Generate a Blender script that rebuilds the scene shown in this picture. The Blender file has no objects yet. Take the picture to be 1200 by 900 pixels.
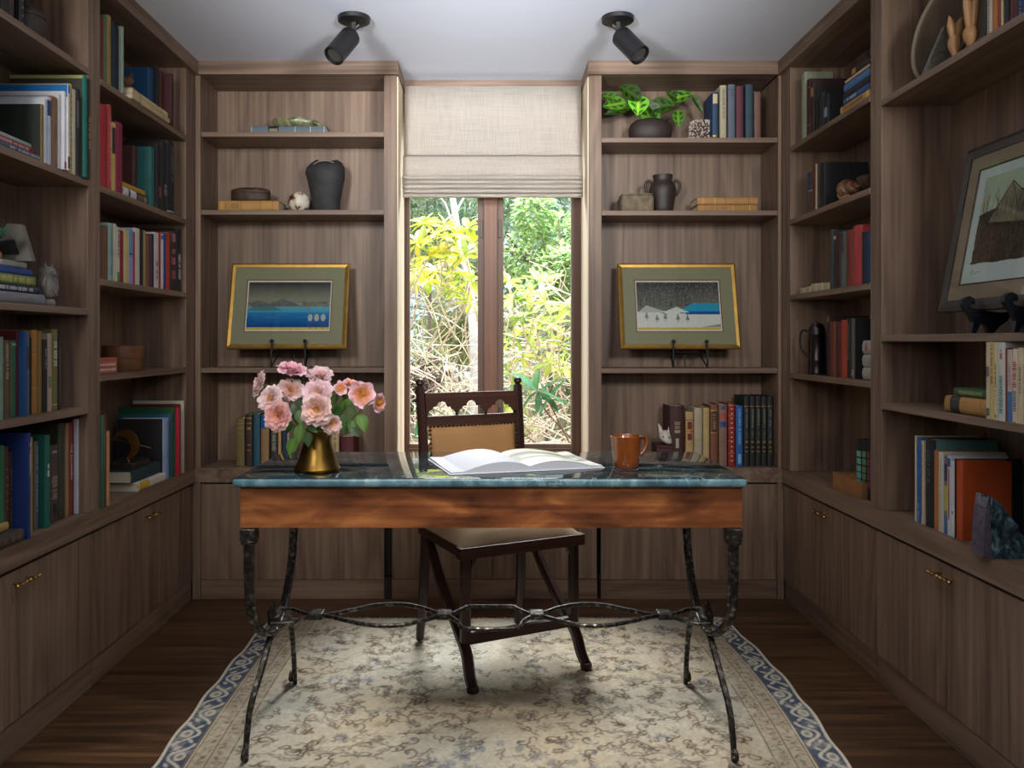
import bpy, bmesh, math, random
import numpy as np
from mathutils import Vector, Matrix, Euler
random.seed(7)
SC = bpy.context.scene
COL = SC.collection
PI = math.pi
# ------------------------------------------------------------------ camera
F = 950.0                       # focal length in pixels of the 1200 px frame
CX, CY, CH = 574.0, 400.0, 1.1735
cam_d = bpy.data.cameras.new('camera')
cam = bpy.data.objects.new('camera', cam_d); COL.objects.link(cam)
cam.location = (0, 0, CH); cam.rotation_euler = (PI/2, 0, 0)
cam_d.sensor_width = 36; cam_d.lens = F/1200*36
cam_d.shift_x = (600-CX)/1200; cam_d.shift_y = (CY-450)/1200
cam_d.clip_start = 0.05; cam_d.clip_end = 200
SC.camera = cam
vs = SC.view_settings
vs.view_transform = 'Standard'; vs.look = 'None'; vs.gamma = 1; vs.use_curve_mapping = False
vs.exposure = -0.12
SC.cycles.max_bounces = 8; SC.cycles.diffuse_bounces = 4; SC.cycles.glossy_bounces = 4
SC.cycles.transparent_max_bounces = 12; SC.cycles.sample_clamp_indirect = 4
SC.cycles.caustics_reflective = False; SC.cycles.caustics_refractive = False
# ------------------------------------------------------------------ world, sun, large lights
w = bpy.data.worlds.new('world'); SC.world = w; w.use_nodes = True
nt = w.node_tree; bg = nt.nodes['Background']
bg.inputs['Color'].default_value = (0.74, 0.87, 1.0, 1); bg.inputs['Strength'].default_value = 1.35
def light(name, kind, loc, target, power, size=(1, 1), color=(1, 1, 1), **kw):
    l = bpy.data.lights.new(name, kind); o = bpy.data.objects.new(name, l); COL.objects.link(o)
    l.energy = power; l.color = color
    if kind == 'AREA':
        l.shape = 'RECTANGLE'; l.size, l.size_y = size
    for k, v in kw.items(): setattr(l, k, v)
    o.location = loc
    o.rotation_euler = (Vector(target)-Vector(loc)).to_track_quat('-Z', 'Y').to_euler()
    return o
light('sun', 'SUN', (6, 8, 9), (0.0, 5.2, 0.6), 5.2, color=(1, .95, .86), angle=.03)
light('sky_light', 'AREA', (0.0, 6.6, 4.6), (0.0, 3.1, 0.4), 1300, (3.0, 2.4), (.95, .98, 1))
light('bounce_light', 'AREA', (0.0, -0.6, 1.5), (0, -.3, 2.44), 27, (1.4, 0.8), (1, .985, .97))  # unseen emitter added behind the camera, bounces soft light off the ceiling
light('ceiling_fill', 'AREA', (-1.2, -.4, 1.55), (-.2, 2.5, 2.44), 8, (.4, .4), (.94, .97, 1), spread=.62)  # unseen pair of fills added only to brighten the ceiling
light('ceiling_fill', 'AREA', (1.2, -.4, 1.55), (.2, 2.5, 2.44), 8, (.4, .4), (.94, .97, 1), spread=.62)
light('shelf_fill', 'AREA', (-1.15, -.4, 2.2), (-.45, 3.9, 1.95), 9, (.5, .5), (1, .96, .91), spread=1.15)  # unseen pair of softboxes added behind the camera to light the back shelves
light('shelf_fill', 'AREA', (1.15, -.4, 2.2), (.45, 3.9, 1.95), 9, (.5, .5), (1, .96, .91), spread=1.15)
light('ceiling_light', 'AREA', (0.0, 1.5, 2.42), (0, 2.3, 0), 9, (.9, .3), (1, .95, .88), spread=1.3)
# ------------------------------------------------------------------ helpers
def lin(c): return c/12.92 if c <= .04045 else ((c+.055)/1.055)**2.4
def C(r, g, b): return (lin(r/255), lin(g/255), lin(b/255), 1)
_m = {}
def mat(name, col=(.5, .5, .5, 1), rough=.6, metal=0, bump=0, bscale=60, var=0, vscale=8, spec=.5, coat=0, stretch=(1, 1, 1)):
    if name in _m: return _m[name]
    m = bpy.data.materials.new(name); m.use_nodes = True; _m[name] = m
    t = m.node_tree; n = t.nodes; L = t.links; b = n['Principled BSDF']
    b.inputs['Base Color'].default_value = col; b.inputs['Roughness'].default_value = rough
    b.inputs['Metallic'].default_value = metal; b.inputs['Specular IOR Level'].default_value = spec
    b.inputs['Coat Weight'].default_value = coat; b.inputs['Coat Roughness'].default_value = .08
    tc = n.new('ShaderNodeTexCoord'); mp = n.new('ShaderNodeMapping'); mp.inputs['Scale'].default_value = stretch
    L.new(tc.outputs['Object'], mp.inputs['Vector'])
    if var:
        no = n.new('ShaderNodeTexNoise'); no.inputs['Scale'].default_value = vscale; no.inputs['Detail'].default_value = 5
        L.new(mp.outputs[0], no.inputs['Vector'])
        r = n.new('ShaderNodeMapRange'); r.inputs['From Min'].default_value = .3; r.inputs['From Max'].default_value = .7
        r.inputs['To Min'].default_value = 1-var; r.inputs['To Max'].default_value = 1+var
        L.new(no.outputs['Fac'], r.inputs['Value'])
        v = n.new('ShaderNodeVectorMath'); v.operation = 'SCALE'; v.inputs[0].default_value = col[:3]
        L.new(r.outputs[0], v.inputs['Scale']); L.new(v.outputs[0], b.inputs['Base Color'])
    if bump:
        nb = n.new('ShaderNodeTexNoise'); nb.inputs['Scale'].default_value = bscale; nb.inputs['Detail'].default_value = 3
        L.new(mp.outputs[0], nb.inputs['Vector'])
        bu = n.new('ShaderNodeBump'); bu.inputs['Strength'].default_value = bump; bu.inputs['Distance'].default_value = .002
        L.new(nb.outputs['Fac'], bu.inputs['Height']); L.new(bu.outputs[0], b.inputs['Normal'])
    return m
def ramp(n, stops):
    r = n.new('ShaderNodeValToRGB'); e = r.color_ramp.elements
    e[0].position, e[0].color = stops[0]; e[1].position, e[1].color = stops[-1]
    for p, c in stops[1:-1]:
        k = e.new(p); k.color = c
    return r
def wood(name, axis, dark, mid, light_, rough=.45, scale=1.0, figure=1.0, spec=.4):
    """veneer with fine streaks and cathedral figure running along one axis"""
    if name in _m: return _m[name]
    m = bpy.data.materials.new(name); m.use_nodes = True; _m[name] = m
    t = m.node_tree; n = t.nodes; L = t.links; b = n['Principled BSDF']
    b.inputs['Roughness'].default_value = rough; b.inputs['Specular IOR Level'].default_value = spec
    tc = n.new('ShaderNodeTexCoord'); oi = n.new('ShaderNodeObjectInfo')
    va = n.new('ShaderNodeVectorMath'); va.operation = 'MULTIPLY_ADD'; va.inputs[1].default_value = (1, 1, 1)
    sc = n.new('ShaderNodeVectorMath'); sc.operation = 'SCALE'; sc.inputs[0].default_value = (7.3, 5.1, 3.7)
    L.new(oi.outputs['Random'], sc.inputs['Scale']); L.new(tc.outputs['Object'], va.inputs[0]); L.new(sc.outputs[0], va.inputs[2])
    def mapped(a, c):
        mp = n.new('ShaderNodeMapping'); s = [c*scale]*3; s['xyz'.index(axis)] = a*scale
        mp.inputs['Scale'].default_value = s; L.new(va.outputs[0], mp.inputs['Vector']); return mp
    big = n.new('ShaderNodeTexNoise'); big.inputs['Scale'].default_value = 1; big.inputs['Detail'].default_value = 2
    L.new(mapped(.55, 4.2).outputs[0], big.inputs['Vector'])
    mul = n.new('ShaderNodeMath'); mul.operation = 'MULTIPLY'; mul.inputs[1].default_value = 15*figure
    L.new(big.outputs['Fac'], mul.inputs[0])
    sn = n.new('ShaderNodeMath'); sn.operation = 'SINE'; m2 = n.new('ShaderNodeMath'); m2.operation = 'MULTIPLY'; m2.inputs[1].default_value = 4.2
    L.new(mul.outputs[0], m2.inputs[0]); L.new(m2.outputs[0], sn.inputs[0])
    fine = n.new('ShaderNodeTexNoise'); fine.inputs['Scale'].default_value = 1; fine.inputs['Detail'].default_value = 5
    L.new(mapped(1.6, 60).outputs[0], fine.inputs['Vector'])
    wide = n.new('ShaderNodeTexNoise'); wide.inputs['Scale'].default_value = 1; wide.inputs['Detail'].default_value = 3
    L.new(mapped(.35, 9).outputs[0], wide.inputs['Vector'])
    a1 = n.new('ShaderNodeMath'); a1.operation = 'MULTIPLY_ADD'; a1.inputs[1].default_value = .085
    L.new(sn.outputs[0], a1.inputs[0]); L.new(fine.outputs['Fac'], a1.inputs[2])
    a2 = n.new('ShaderNodeMath'); a2.operation = 'MULTIPLY_ADD'; a2.inputs[1].default_value = .8
    L.new(wide.outputs['Fac'], a2.inputs[0]); L.new(a1.outputs[0], a2.inputs[2])
    a3 = n.new('ShaderNodeMath'); a3.operation = 'MULTIPLY'; a3.inputs[1].default_value = 1/1.8
    L.new(a2.outputs[0], a3.inputs[0])
    r = ramp(n, [(.27, dark), (.5, mid), (.75, light_)])
    L.new(a3.outputs[0], r.inputs[0]); L.new(r.outputs[0], b.inputs['Base Color'])
    bu = n.new('ShaderNodeBump'); bu.inputs['Strength'].default_value = .12; bu.inputs['Distance'].default_value = .001
    L.new(a3.outputs[0], bu.inputs['Height']); L.new(bu.outputs[0], b.inputs['Normal'])
    return m
WD, WM, WL = C(78, 61, 50), C(120, 98, 82), C(148, 125, 106)
WZ = wood('walnut_upright', 'z', WD, WM, WL)
WX = wood('walnut_across', 'x', WD, WM, WL)
WY = wood('walnut_lengthwise', 'y', WD, WM, WL)
def painted(name, rough=.7, spec=.3, trans=0):
    """colour taken from the mesh's own colour attribute"""
    if name in _m: return _m[name]
    m = bpy.data.materials.new(name); m.use_nodes = True; _m[name] = m
    t = m.node_tree; n = t.nodes; b = n['Principled BSDF']
    a = n.new('ShaderNodeVertexColor'); a.layer_name = 'Col'
    t.links.new(a.outputs[0], b.inputs['Base Color'])
    b.inputs['Roughness'].default_value = rough; b.inputs['Specular IOR Level'].default_value = spec
    if trans:
        tr = n.new('ShaderNodeBsdfTranslucent'); mx = n.new('ShaderNodeMixShader'); mx.inputs[0].default_value = trans
        t.links.new(a.outputs[0], tr.inputs[0]); t.links.new(b.outputs[0], mx.inputs[1]); t.links.new(tr.outputs[0], mx.inputs[2])
        t.links.new(mx.outputs[0], n['Material Output'].inputs[0])
    return m
def glass_mat(name='clear_glass', tint=(.97, .99, .98, 1)):
    if name in _m: return _m[name]
    m = bpy.data.materials.new(name); m.use_nodes = True; _m[name] = m
    t = m.node_tree; n = t.nodes; n.remove(n['Principled BSDF'])
    tr = n.new('ShaderNodeBsdfTransparent'); tr.inputs[0].default_value = tint
    gl = n.new('ShaderNodeBsdfGlossy'); gl.inputs['Roughness'].default_value = .02
    fr = n.new('ShaderNodeFresnel'); fr.inputs[0].default_value = 1.45; mx = n.new('ShaderNodeMixShader')
    ge = n.new('ShaderNodeNewGeometry'); iv = n.new('ShaderNodeMath'); iv.operation = 'SUBTRACT'; iv.inputs[0].default_value = 1; t.links.new(ge.outputs['Backfacing'], iv.inputs[1])
    mu = n.new('ShaderNodeMath'); mu.operation = 'MULTIPLY'; fr.inputs[0].default_value = 1.2 if name == 'window_glass' else 1.45; t.links.new(fr.outputs[0], mu.inputs[0]); t.links.new(iv.outputs[0], mu.inputs[1])
    t.links.new(mu.outputs[0], mx.inputs[0]); t.links.new(tr.outputs[0], mx.inputs[1]); t.links.new(gl.outputs[0], mx.inputs[2])
    t.links.new(mx.outputs[0], n['Material Output'].inputs[0])
    return m
def BM(): return bmesh.new()
def box(bm, x0, x1, y0, y1, z0, z1, bev=0):
    if x0 > x1: x0, x1 = x1, x0
    if y0 > y1: y0, y1 = y1, y0
    v = [bm.verts.new(p) for p in ((x0,y0,z0),(x1,y0,z0),(x1,y1,z0),(x0,y1,z0),(x0,y0,z1),(x1,y0,z1),(x1,y1,z1),(x0,y1,z1))]
    fs = [bm.faces.new([v[i] for i in q]) for q in ((3,2,1,0),(4,5,6,7),(0,1,5,4),(1,2,6,5),(2,3,7,6),(3,0,4,7))]
    if bev:
        es = {e for f in fs for e in f.edges}
        bmesh.ops.bevel(bm, geom=list(es), offset=bev, segments=2, profile=.6, affect='EDGES')
    return bm
def prism(bm, pts, f0, f1):
    """outline pts pushed from f0(p) to f1(p)"""
    a = [bm.verts.new(f0(p)) for p in pts]; b = [bm.verts.new(f1(p)) for p in pts]
    bm.faces.new(a[::-1]); bm.faces.new(b); k = len(pts)
    for i in range(k): bm.faces.new((a[i], a[(i+1) % k], b[(i+1) % k], b[i]))
    return bm
def frames(pts, up=Vector((0, 0, 1))):
    out = []; n = len(pts); prev = None
    for i in range(n):
        d = (pts[min(i+1, n-1)]-pts[max(i-1, 0)]).normalized()
        if prev is None:
            u = up if abs(d.dot(up)) < .9 else Vector((1, 0, 0))
            s = d.cross(u).normalized()
        else:
            s = (prev - d*prev.dot(d)).normalized()
        prev = s; out.append((s, d.cross(s).normalized()))
    return out
def tube(bm, pts, r, n=8, sec=None, up=Vector((0, 0, 1)), cap=True):
    pts = [Vector(p) for p in pts]; fr = frames(pts, up); rings = []
    for i, p in enumerate(pts):
        rr = r[i] if isinstance(r, (list, tuple)) else r
        s, u = fr[i]
        if sec: ring = [bm.verts.new(p + s*a*rr + u*b*rr) for a, b in sec]
        else: ring = [bm.verts.new(p + s*math.cos(2*PI*k/n)*rr + u*math.sin(2*PI*k/n)*rr) for k in range(n)]
        rings.append(ring)
    m = len(rings[0])
    for a, b in zip(rings, rings[1:]):
        for k in range(m): bm.faces.new((a[k], a[(k+1) % m], b[(k+1) % m], b[k]))
    if cap:
        bm.faces.new(rings[0][::-1]); bm.faces.new(rings[-1])
    return bm
def lathe(bm, prof, n=32, c=(0, 0, 0), sx=1, sy=1):
    """prof: (radius, z) from bottom to top; radius 0 closes"""
    rings = []
    for r, z in prof:
        if r <= 1e-6: rings.append([bm.verts.new((c[0], c[1], c[2]+z))])
        else: rings.append([bm.verts.new((c[0]+r*sx*math.cos(2*PI*k/n), c[1]+r*sy*math.sin(2*PI*k/n), c[2]+z)) for k in range(n)])
    for a, b in zip(rings, rings[1:]):
        if len(a) == 1 and len(b) == 1: continue
        for k in range(n):
            k2 = (k+1) % n
            if len(a) == 1: bm.faces.new((a[0], b[k2], b[k]))
            elif len(b) == 1: bm.faces.new((a[k], a[k2], b[0]))
            else: bm.faces.new((a[k], a[k2], b[k2], b[k]))
    return bm
def smooth_curve(pts, k=6):
    """Catmull-Rom through the points"""
    P = [Vector(p) for p in pts]; P = [P[0]*2-P[1]]+P+[P[-1]*2-P[-2]]; out = []
    for i in range(1, len(P)-2):
        for j in range(k):
            t = j/k; a, b, c, d = P[i-1:i+3]
            out.append(.5*((2*b)+(c-a)*t+(2*a-5*b+4*c-d)*t*t+(3*b-a-3*c+d)*t**3))
    out.append(P[-2]); return out
def obj(name, bm, m, parent=None, smooth=False, local=False, fix=True):
    if fix: bmesh.ops.recalc_face_normals(bm, faces=bm.faces)
    me = bpy.data.meshes.new(name)
    if parent is not None and not local:
        q = parent
        off = Vector()
        while q is not None: off += q.location; q = q.parent
        bmesh.ops.translate(bm, verts=bm.verts, vec=-off)
    bm.to_mesh(me); bm.free()
    for mm in (m if isinstance(m, (list, tuple)) else [m]): me.materials.append(mm)
    if smooth:
        me.polygons.foreach_set('use_smooth', [True]*len(me.polygons))
        try: me.set_sharp_from_angle(angle=math.radians(smooth if smooth is not True else 50))
        except Exception: pass
    o = bpy.data.objects.new(name, me); COL.objects.link(o)
    if parent is not None: o.parent = parent
    return o
def thing(name, label, cat, loc=(0, 0, 0), rot=None, group=None, kind=None):
    o = bpy.data.objects.new(name, None); COL.objects.link(o); o.location = loc; o.empty_display_size = .05
    if rot is not None: o.rotation_euler = rot if not isinstance(rot, Matrix) else rot.to_euler()
    return tag(o, label, cat, group, kind)
def tag(o, label=None, cat=None, group=None, kind=None):
    if label: o['label'] = label
    if cat: o['category'] = cat
    if group: o['group'] = group
    if kind: o['kind'] = kind
    return o
def struct(name, bm, m, parent=None, label=None, **k):
    o = obj(name, bm, m, parent, **k)
    if parent is None: o['kind'] = 'structure'
    if label: o['label'] = label
    return o
def W(px, py, D): return Vector(((px-CX)*D/F, D, CH-(py-CY)*D/F))
def col_attr(me, arr):
    a = me.color_attributes.new('Col', 'FLOAT_COLOR', 'POINT')
    a.data.foreach_set('color', np.asarray(arr, dtype=np.float32).ravel())
def s2l(a):
    a = np.asarray(a, float)/255.
    return np.where(a <= .04045, a/12.92, ((a+.055)/1.055)**2.4)
def mesh_from(name, V, Fc, m, parent=None, cols=None, smooth=False):
    me = bpy.data.meshes.new(name); me.from_pydata([tuple(v) for v in V], [], [tuple(f) for f in Fc])
    if cols is not None: col_attr(me, cols)
    me.materials.append(m)
    if smooth: me.polygons.foreach_set('use_smooth', [True]*len(me.polygons))
    o = bpy.data.objects.new(name, me); COL.objects.link(o)
    if parent is not None: o.parent = parent
    return o
def grid_mesh(name, P, cols, m, parent=None, smooth=False):
    """P: (ny,nx,3) points, cols (ny,nx,3) linear"""
    ny, nx = P.shape[:2]; me = bpy.data.meshes.new(name)
    me.vertices.add(nx*ny); me.vertices.foreach_set('co', P.reshape(-1).astype(np.float32))
    i = np.arange(nx*ny).reshape(ny, nx)
    q = np.stack([i[:-1, :-1], i[:-1, 1:], i[1:, 1:], i[1:, :-1]], -1).reshape(-1, 4)
    me.loops.add(q.size); me.loops.foreach_set('vertex_index', q.reshape(-1).astype(np.int32))
    me.polygons.add(len(q)); me.polygons.foreach_set('loop_start', np.arange(0, q.size, 4, dtype=np.int32))
    me.update(calc_edges=True); me.validate()
    col_attr(me, np.concatenate([cols.reshape(-1, 3), np.ones((nx*ny, 1))], 1))
    me.materials.append(m)
    if smooth: me.polygons.foreach_set('use_smooth', [True]*len(me.polygons))
    o = bpy.data.objects.new(name, me); COL.objects.link(o)
    if parent is not None: o.parent = parent
    return o
rng = np.random.default_rng(5)
def value_noise(ny, nx, cells_y, cells_x, seed=0):
    r = np.random.default_rng(seed); g = r.random((cells_y+2, cells_x+2))
    y = np.linspace(0, cells_y, ny); x = np.linspace(0, cells_x, nx)
    yi = y.astype(int); xi = x.astype(int); fy = (y-yi)[:, None]; fx = (x-xi)[None, :]
    fy = fy*fy*(3-2*fy); fx = fx*fx*(3-2*fx)
    a = g[np.ix_(yi, xi)]; b = g[np.ix_(yi, xi+1)]; c = g[np.ix_(yi+1, xi)]; d = g[np.ix_(yi+1, xi+1)]
    return (a*(1-fx)+b*fx)*(1-fy)+(c*(1-fx)+d*fx)*fy
class Canvas:
    """a small painter on a numpy array, coordinates in metres"""
    def __init__(s, w, h, res, col):
        s.w, s.h, s.res = w, h, res; s.nx = int(w/res)+1; s.ny = int(h/res)+1
        s.a = np.zeros((s.ny, s.nx, 3)); s.a[:] = s2l(col)
        s.X, s.Y = np.meshgrid(np.linspace(0, w, s.nx), np.linspace(0, h, s.ny))
    def blend(s, m, col, sl=None):
        c = s2l(col)
        if sl is None: s.a += (c-s.a)*m[..., None]
        else: s.a[sl] += (c-s.a[sl])*m[..., None]
    def win(s, x0, y0, x1, y1):
        i0 = max(0, int(x0/s.res)); i1 = min(s.nx, int(x1/s.res)+2); j0 = max(0, int(y0/s.res)); j1 = min(s.ny, int(y1/s.res)+2)
        if i0 >= i1 or j0 >= j1: return None
        return (slice(j0, j1), slice(i0, i1))
    def line(s, pts, wd, col, al=1.):
        for (x0, y0), (x1, y1) in zip(pts, pts[1:]):
            sl = s.win(min(x0, x1)-wd-s.res, min(y0, y1)-wd-s.res, max(x0, x1)+wd+s.res, max(y0, y1)+wd+s.res)
            if sl is None: continue
            X, Y = s.X[sl], s.Y[sl]; dx, dy = x1-x0, y1-y0; q = dx*dx+dy*dy+1e-12
            t = np.clip(((X-x0)*dx+(Y-y0)*dy)/q, 0, 1)
            d = np.hypot(X-x0-t*dx, Y-y0-t*dy)
            s.blend(np.clip((wd/2-d)/s.res+.5, 0, 1)*al, col, sl)
    def ell(s, x, y, rx, ry, col, al=1., rot=0., soft=1.):
        R = max(rx, ry); sl = s.win(x-R-s.res, y-R-s.res, x+R+s.res, y+R+s.res)
        if sl is None: return
        X, Y = s.X[sl]-x, s.Y[sl]-y; c, n = math.cos(rot), math.sin(rot)
        u, v = (X*c+Y*n)/rx, (-X*n+Y*c)/ry; d = np.hypot(u, v)
        s.blend(np.clip((1-d)*min(rx, ry)/(s.res*soft)+.5, 0, 1)*al, col, sl)
    def rect(s, x0, y0, x1, y1, col, al=1.):
        sl = s.win(x0, y0, x1, y1)
        if sl is None: return
        X, Y = s.X[sl], s.Y[sl]
        s.blend(((X >= x0) & (X <= x1) & (Y >= y0) & (Y <= y1))*al*1., col, sl)
    def poly(s, pts, col, al=1.):
        xs = [p[0] for p in pts]; ys = [p[1] for p in pts]; sl = s.win(min(xs), min(ys), max(xs), max(ys))
        if sl is None: return
        X, Y = s.X[sl], s.Y[sl]; ins = np.zeros(X.shape, bool)
        for (x0, y0), (x1, y1) in zip(pts, pts[1:]+pts[:1]):
            if y0 == y1: continue
            ins ^= ((Y > min(y0, y1)) & (Y <= max(y0, y1)) & (X < x0+(Y-y0)*(x1-x0)/(y1-y0)))
        s.blend(ins*al, col, sl)
# ------------------------------------------------------------------ room shell
XL, XR, YB = -1.34, 1.325, 3.679
CEIL = 2.44
def floor_mat():
    m = bpy.data.materials.new('dark_oak_boards'); m.use_nodes = True
    t = m.node_tree; n = t.nodes; L = t.links; b = n['Principled BSDF']
    tc = n.new('ShaderNodeTexCoord')
    br = n.new('ShaderNodeTexBrick'); br.inputs['Scale'].default_value = 1; br.inputs['Brick Width'].default_value = 1.5; br.inputs['Row Height'].default_value = .125
    br.inputs['Mortar Size'].default_value = .0016; br.inputs['Color1'].default_value = (.35, .35, .35, 1); br.inputs['Color2'].default_value = (1, 1, 1, 1); br.inputs['Mortar'].default_value = (.1, .1, .1, 1)
    br.offset = .37
    L.new(tc.outputs['Object'], br.inputs['Vector'])
    mp = n.new('ShaderNodeMapping'); mp.inputs['Scale'].default_value = (2.2, 34, 1); L.new(tc.outputs['Object'], mp.inputs['Vector'])
    no = n.new('ShaderNodeTexNoise'); no.inputs['Scale'].default_value = 1; no.inputs['Detail'].default_value = 6; no.inputs['Distortion'].default_value = .6
    L.new(mp.outputs[0], no.inputs['Vector'])
    r = ramp(n, [(.3, C(48, 31, 19)), (.52, C(80, 54, 33)), (.72, C(108, 77, 48))]); L.new(no.outputs['Fac'], r.inputs[0])
    mx = n.new('ShaderNodeMix'); mx.data_type = 'RGBA'; mx.blend_type = 'MULTIPLY'; mx.inputs[0].default_value = .55
    L.new(r.outputs[0], mx.inputs[6]); L.new(br.outputs['Color'], mx.inputs[7]); L.new(mx.outputs[2], b.inputs['Base Color'])
    b.inputs['Roughness'].default_value = .42
    bu = n.new('ShaderNodeBump'); bu.inputs['Strength'].default_value = .15; L.new(no.outputs['Fac'], bu.inputs['Height']); L.new(bu.outputs[0], b.inputs['Normal'])
    return m
plaster = mat('ceiling_plaster', C(236, 241, 255), .9, bump=.05, bscale=40)
wallp = mat('wall_plaster', C(150, 145, 138), .9)
struct('floor', box(BM(), -1.7, 1.7, -1.6, 4.1, -.1, 0), floor_mat(), label='dark brown oak floorboards running across the room')
struct('ceiling', box(BM(), -1.7, 1.7, -1.6, 4.1, CEIL+.001, CEIL+.1), plaster, label='pale grey plaster ceiling')
struct('wall_left', box(BM(), -1.7, -1.6, -1.6, 4.1, 0, CEIL), wallp)
struct('wall_right', box(BM(), 1.59, 1.7, -1.6, 4.1, 0, CEIL), wallp)
struct('wall_front', box(BM(), -1.6, 1.59, -1.6, -1.5, 0, CEIL), wallp)
WX0, WX1, WZ0, WZ1 = -.436, .452, .62, 2.30
bm = BM(); box(bm, -1.6, WX0, 3.96, 4.1, 0, CEIL); box(bm, WX1, 1.59, 3.96, 4.1, 0, CEIL)
box(bm, WX0, WX1, 3.96, 4.1, 0, WZ0); box(bm, WX0, WX1, 3.96, 4.1, WZ1, CEIL)
struct('wall_back', bm, wallp)
struct('trim_1', box(BM(), -.46, .49, 3.93, 3.957, 2.385, CEIL, .001), WX, label='walnut board above the window')
jm = mat('jamb_cream', C(210, 194, 168), .7)
bm = BM(); box(bm, -.4235, -.417, 3.69, 3.955, .605, 2.378); struct('trim_2', bm, jm, label='cream painted strip on the left side of the window')
bm = BM(); box(bm, .4445, .4512, 3.69, 3.955, .605, 2.378); struct('trim_3', bm, jm, label='cream painted strip on the right side of the window')
# window
winb = wood('window_brown', 'z', C(70, 48, 40), C(98, 70, 58), C(120, 90, 74), rough=.4, figure=.3)
winm = wood('window_post', 'z', C(96, 66, 54), C(128, 92, 76), C(146, 110, 92), rough=.4, figure=.3)
wn = thing('window_1', 'tall casement window with two panes behind the desk', None, (0, 3.98, WZ0), kind='structure')
bm = BM(); Y0, Y1 = 3.962, 4.04
box(bm, WX0+.001, WX0+.036, Y0, Y1, WZ0, WZ1, .003); box(bm, WX1-.046, WX1-.001, Y0, Y1, WZ0, WZ1, .003)
box(bm, WX0+.036, WX1-.046, Y0, Y1, WZ0, WZ0+.03, .003); box(bm, WX0+.036, WX1-.046, Y0, Y1, WZ1-.05, WZ1, .003)
obj('window_frame', bm, winb, wn)
obj('mullion', box(BM(), -.029, .037, 3.955, Y1, WZ0+.03, WZ1-.05, .004), winm, wn)
alu = mat('grey_seal', C(110, 104, 98), .4)
for a, b2 in ((WX0+.036, -.029), (.037, WX1-.046)):
    bm = BM(); k = .014 if a < -.2 else .012
    wl = .006 if a < -.2 else .03; wr = .03 if a < -.2 else .006
    box(bm, a, a+wl, 3.975, 4.02, WZ0+.03, WZ1-.05); box(bm, b2-wr, b2, 3.975, 4.02, WZ0+.03, WZ1-.05)
    box(bm, a+wl, b2-wr, 3.975, 4.02, WZ0+.03, WZ0+.05); box(bm, a+wl, b2-wr, 3.975, 4.02, WZ1-.07, WZ1-.05)
    sa = obj('sash', bm, winb if False else wood('sash_brown', 'z', C(92, 74, 64), C(112, 92, 80), C(128, 108, 94), figure=.2), wn)
    obj('pane', box(BM(), a+wl, b2-wr, 3.995, 3.999, WZ0+.05, WZ1-.07), glass_mat('window_glass', (1, 1, 1, 1)), wn)
    xh = b2-.012 if a < -.2 else a+.012
    for z in (.80, 1.72):
        obj('hinge', box(BM(), xh-.006, xh+.006, 3.966, 3.975, z-.04, z+.05, .002), mat('hinge_metal', C(90, 86, 80), .5, .8), wn)
# ------------------------------------------------------------------ built-in walnut joinery
T = .022
def mk_bookcase(label, loc, cut, zs, z0, zt, w0, w1, s0, s1, group):
    """cut(u0,u1,d0,d1,z0,z1,bm) maps run coordinate u and depth d to world; inner opening w0..w1, outer s0..s1"""
    t = thing('bookcase', label, 'bookcase', loc, group=group)
    b = BM(); cut(w0, w1, .236, .25, z0, zt, b); obj('back_panel', b, WZ, t)
    for u0, u1 in ((s0, w0), (w1, s1)):
        b = BM(); cut(u0, u1, 0, .25, z0, zt, b, .0012); obj('side_panel', b, WZ, t)
    return t
GRP_B = 'walnut bookcases around the room'
def side_cut(X, sg):
    def cut(u0, u1, d0, d1, z0, z1, bm, bev=0): return box(bm, X+sg*d0, X+sg*d1, u0, u1, z0, z1, bev)
    return cut
def back_cut(u0, u1, d0, d1, z0, z1, bm, bev=0): return box(bm, u0, u1, YB+d0, YB+d1, z0, z1, bev)
LEDGE = .60
def side_unit(X, sg, y0, y1, o0, o1, zs, label):
    cut = side_cut(X, sg)
    t = mk_bookcase(label, (X+sg*.12, (y0+y1)/2, LEDGE+.001), cut, zs, LEDGE+.001, CEIL-.06, y0, y1, o0, o1, GRP_B)
    for z in zs:
        b = BM(); cut(y0+.001, y1-.001, -.002 if len(zs) else 0, .236, z-T, z, b, .0015); obj('shelf', b, WY, t)
    b = BM(); cut(o0, o1, -.022, .25, CEIL-.06, CEIL, b, .001); obj('cornice', b, WY, t)
    return t
Lf = side_unit(XL, -1, 2.787, 3.575, 2.745, 3.678, (2.078, 1.71, 1.3886, 1.058), 'walnut bookcase of five shelves on the left wall beside the window corner')
Ln = side_unit(XL, -1, 1.86, 2.704, 1.82, 2.744, (2.084, 1.711, 1.2826, .954), 'walnut bookcase nearer the camera on the left wall, holding owl figurine')
Rf = side_unit(XR, 1, 2.822, 3.575, 2.7815, 3.678, (2.03, 1.709, 1.377, 1.034), 'walnut bookcase with dark metal tankard on the right wall beside window corner')
Rn = side_unit(XR, 1, 1.86, 2.741, 1.82, 2.781, (1.99, 1.195, .9666), 'walnut bookcase on the right wall holding the large framed etching')
def back_unit(s0, w0, w1, s1, zs, label, c0, c1):
    t = mk_bookcase(label, ((w0+w1)/2, YB+.12, LEDGE+.001), back_cut, zs, LEDGE+.001, CEIL-.06, w0, w1, s0, s1, GRP_B)
    for z in zs:
        b = BM(); back_cut(w0+.001, w1-.001, .004, .236, z-T, z, b, .0015); obj('shelf', b, WX, t)
    b = BM(); back_cut(c0, c1, -.02, .25, CEIL-.06, CEIL, b, .001); obj('cornice', b, WX, t)
    return t
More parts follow.
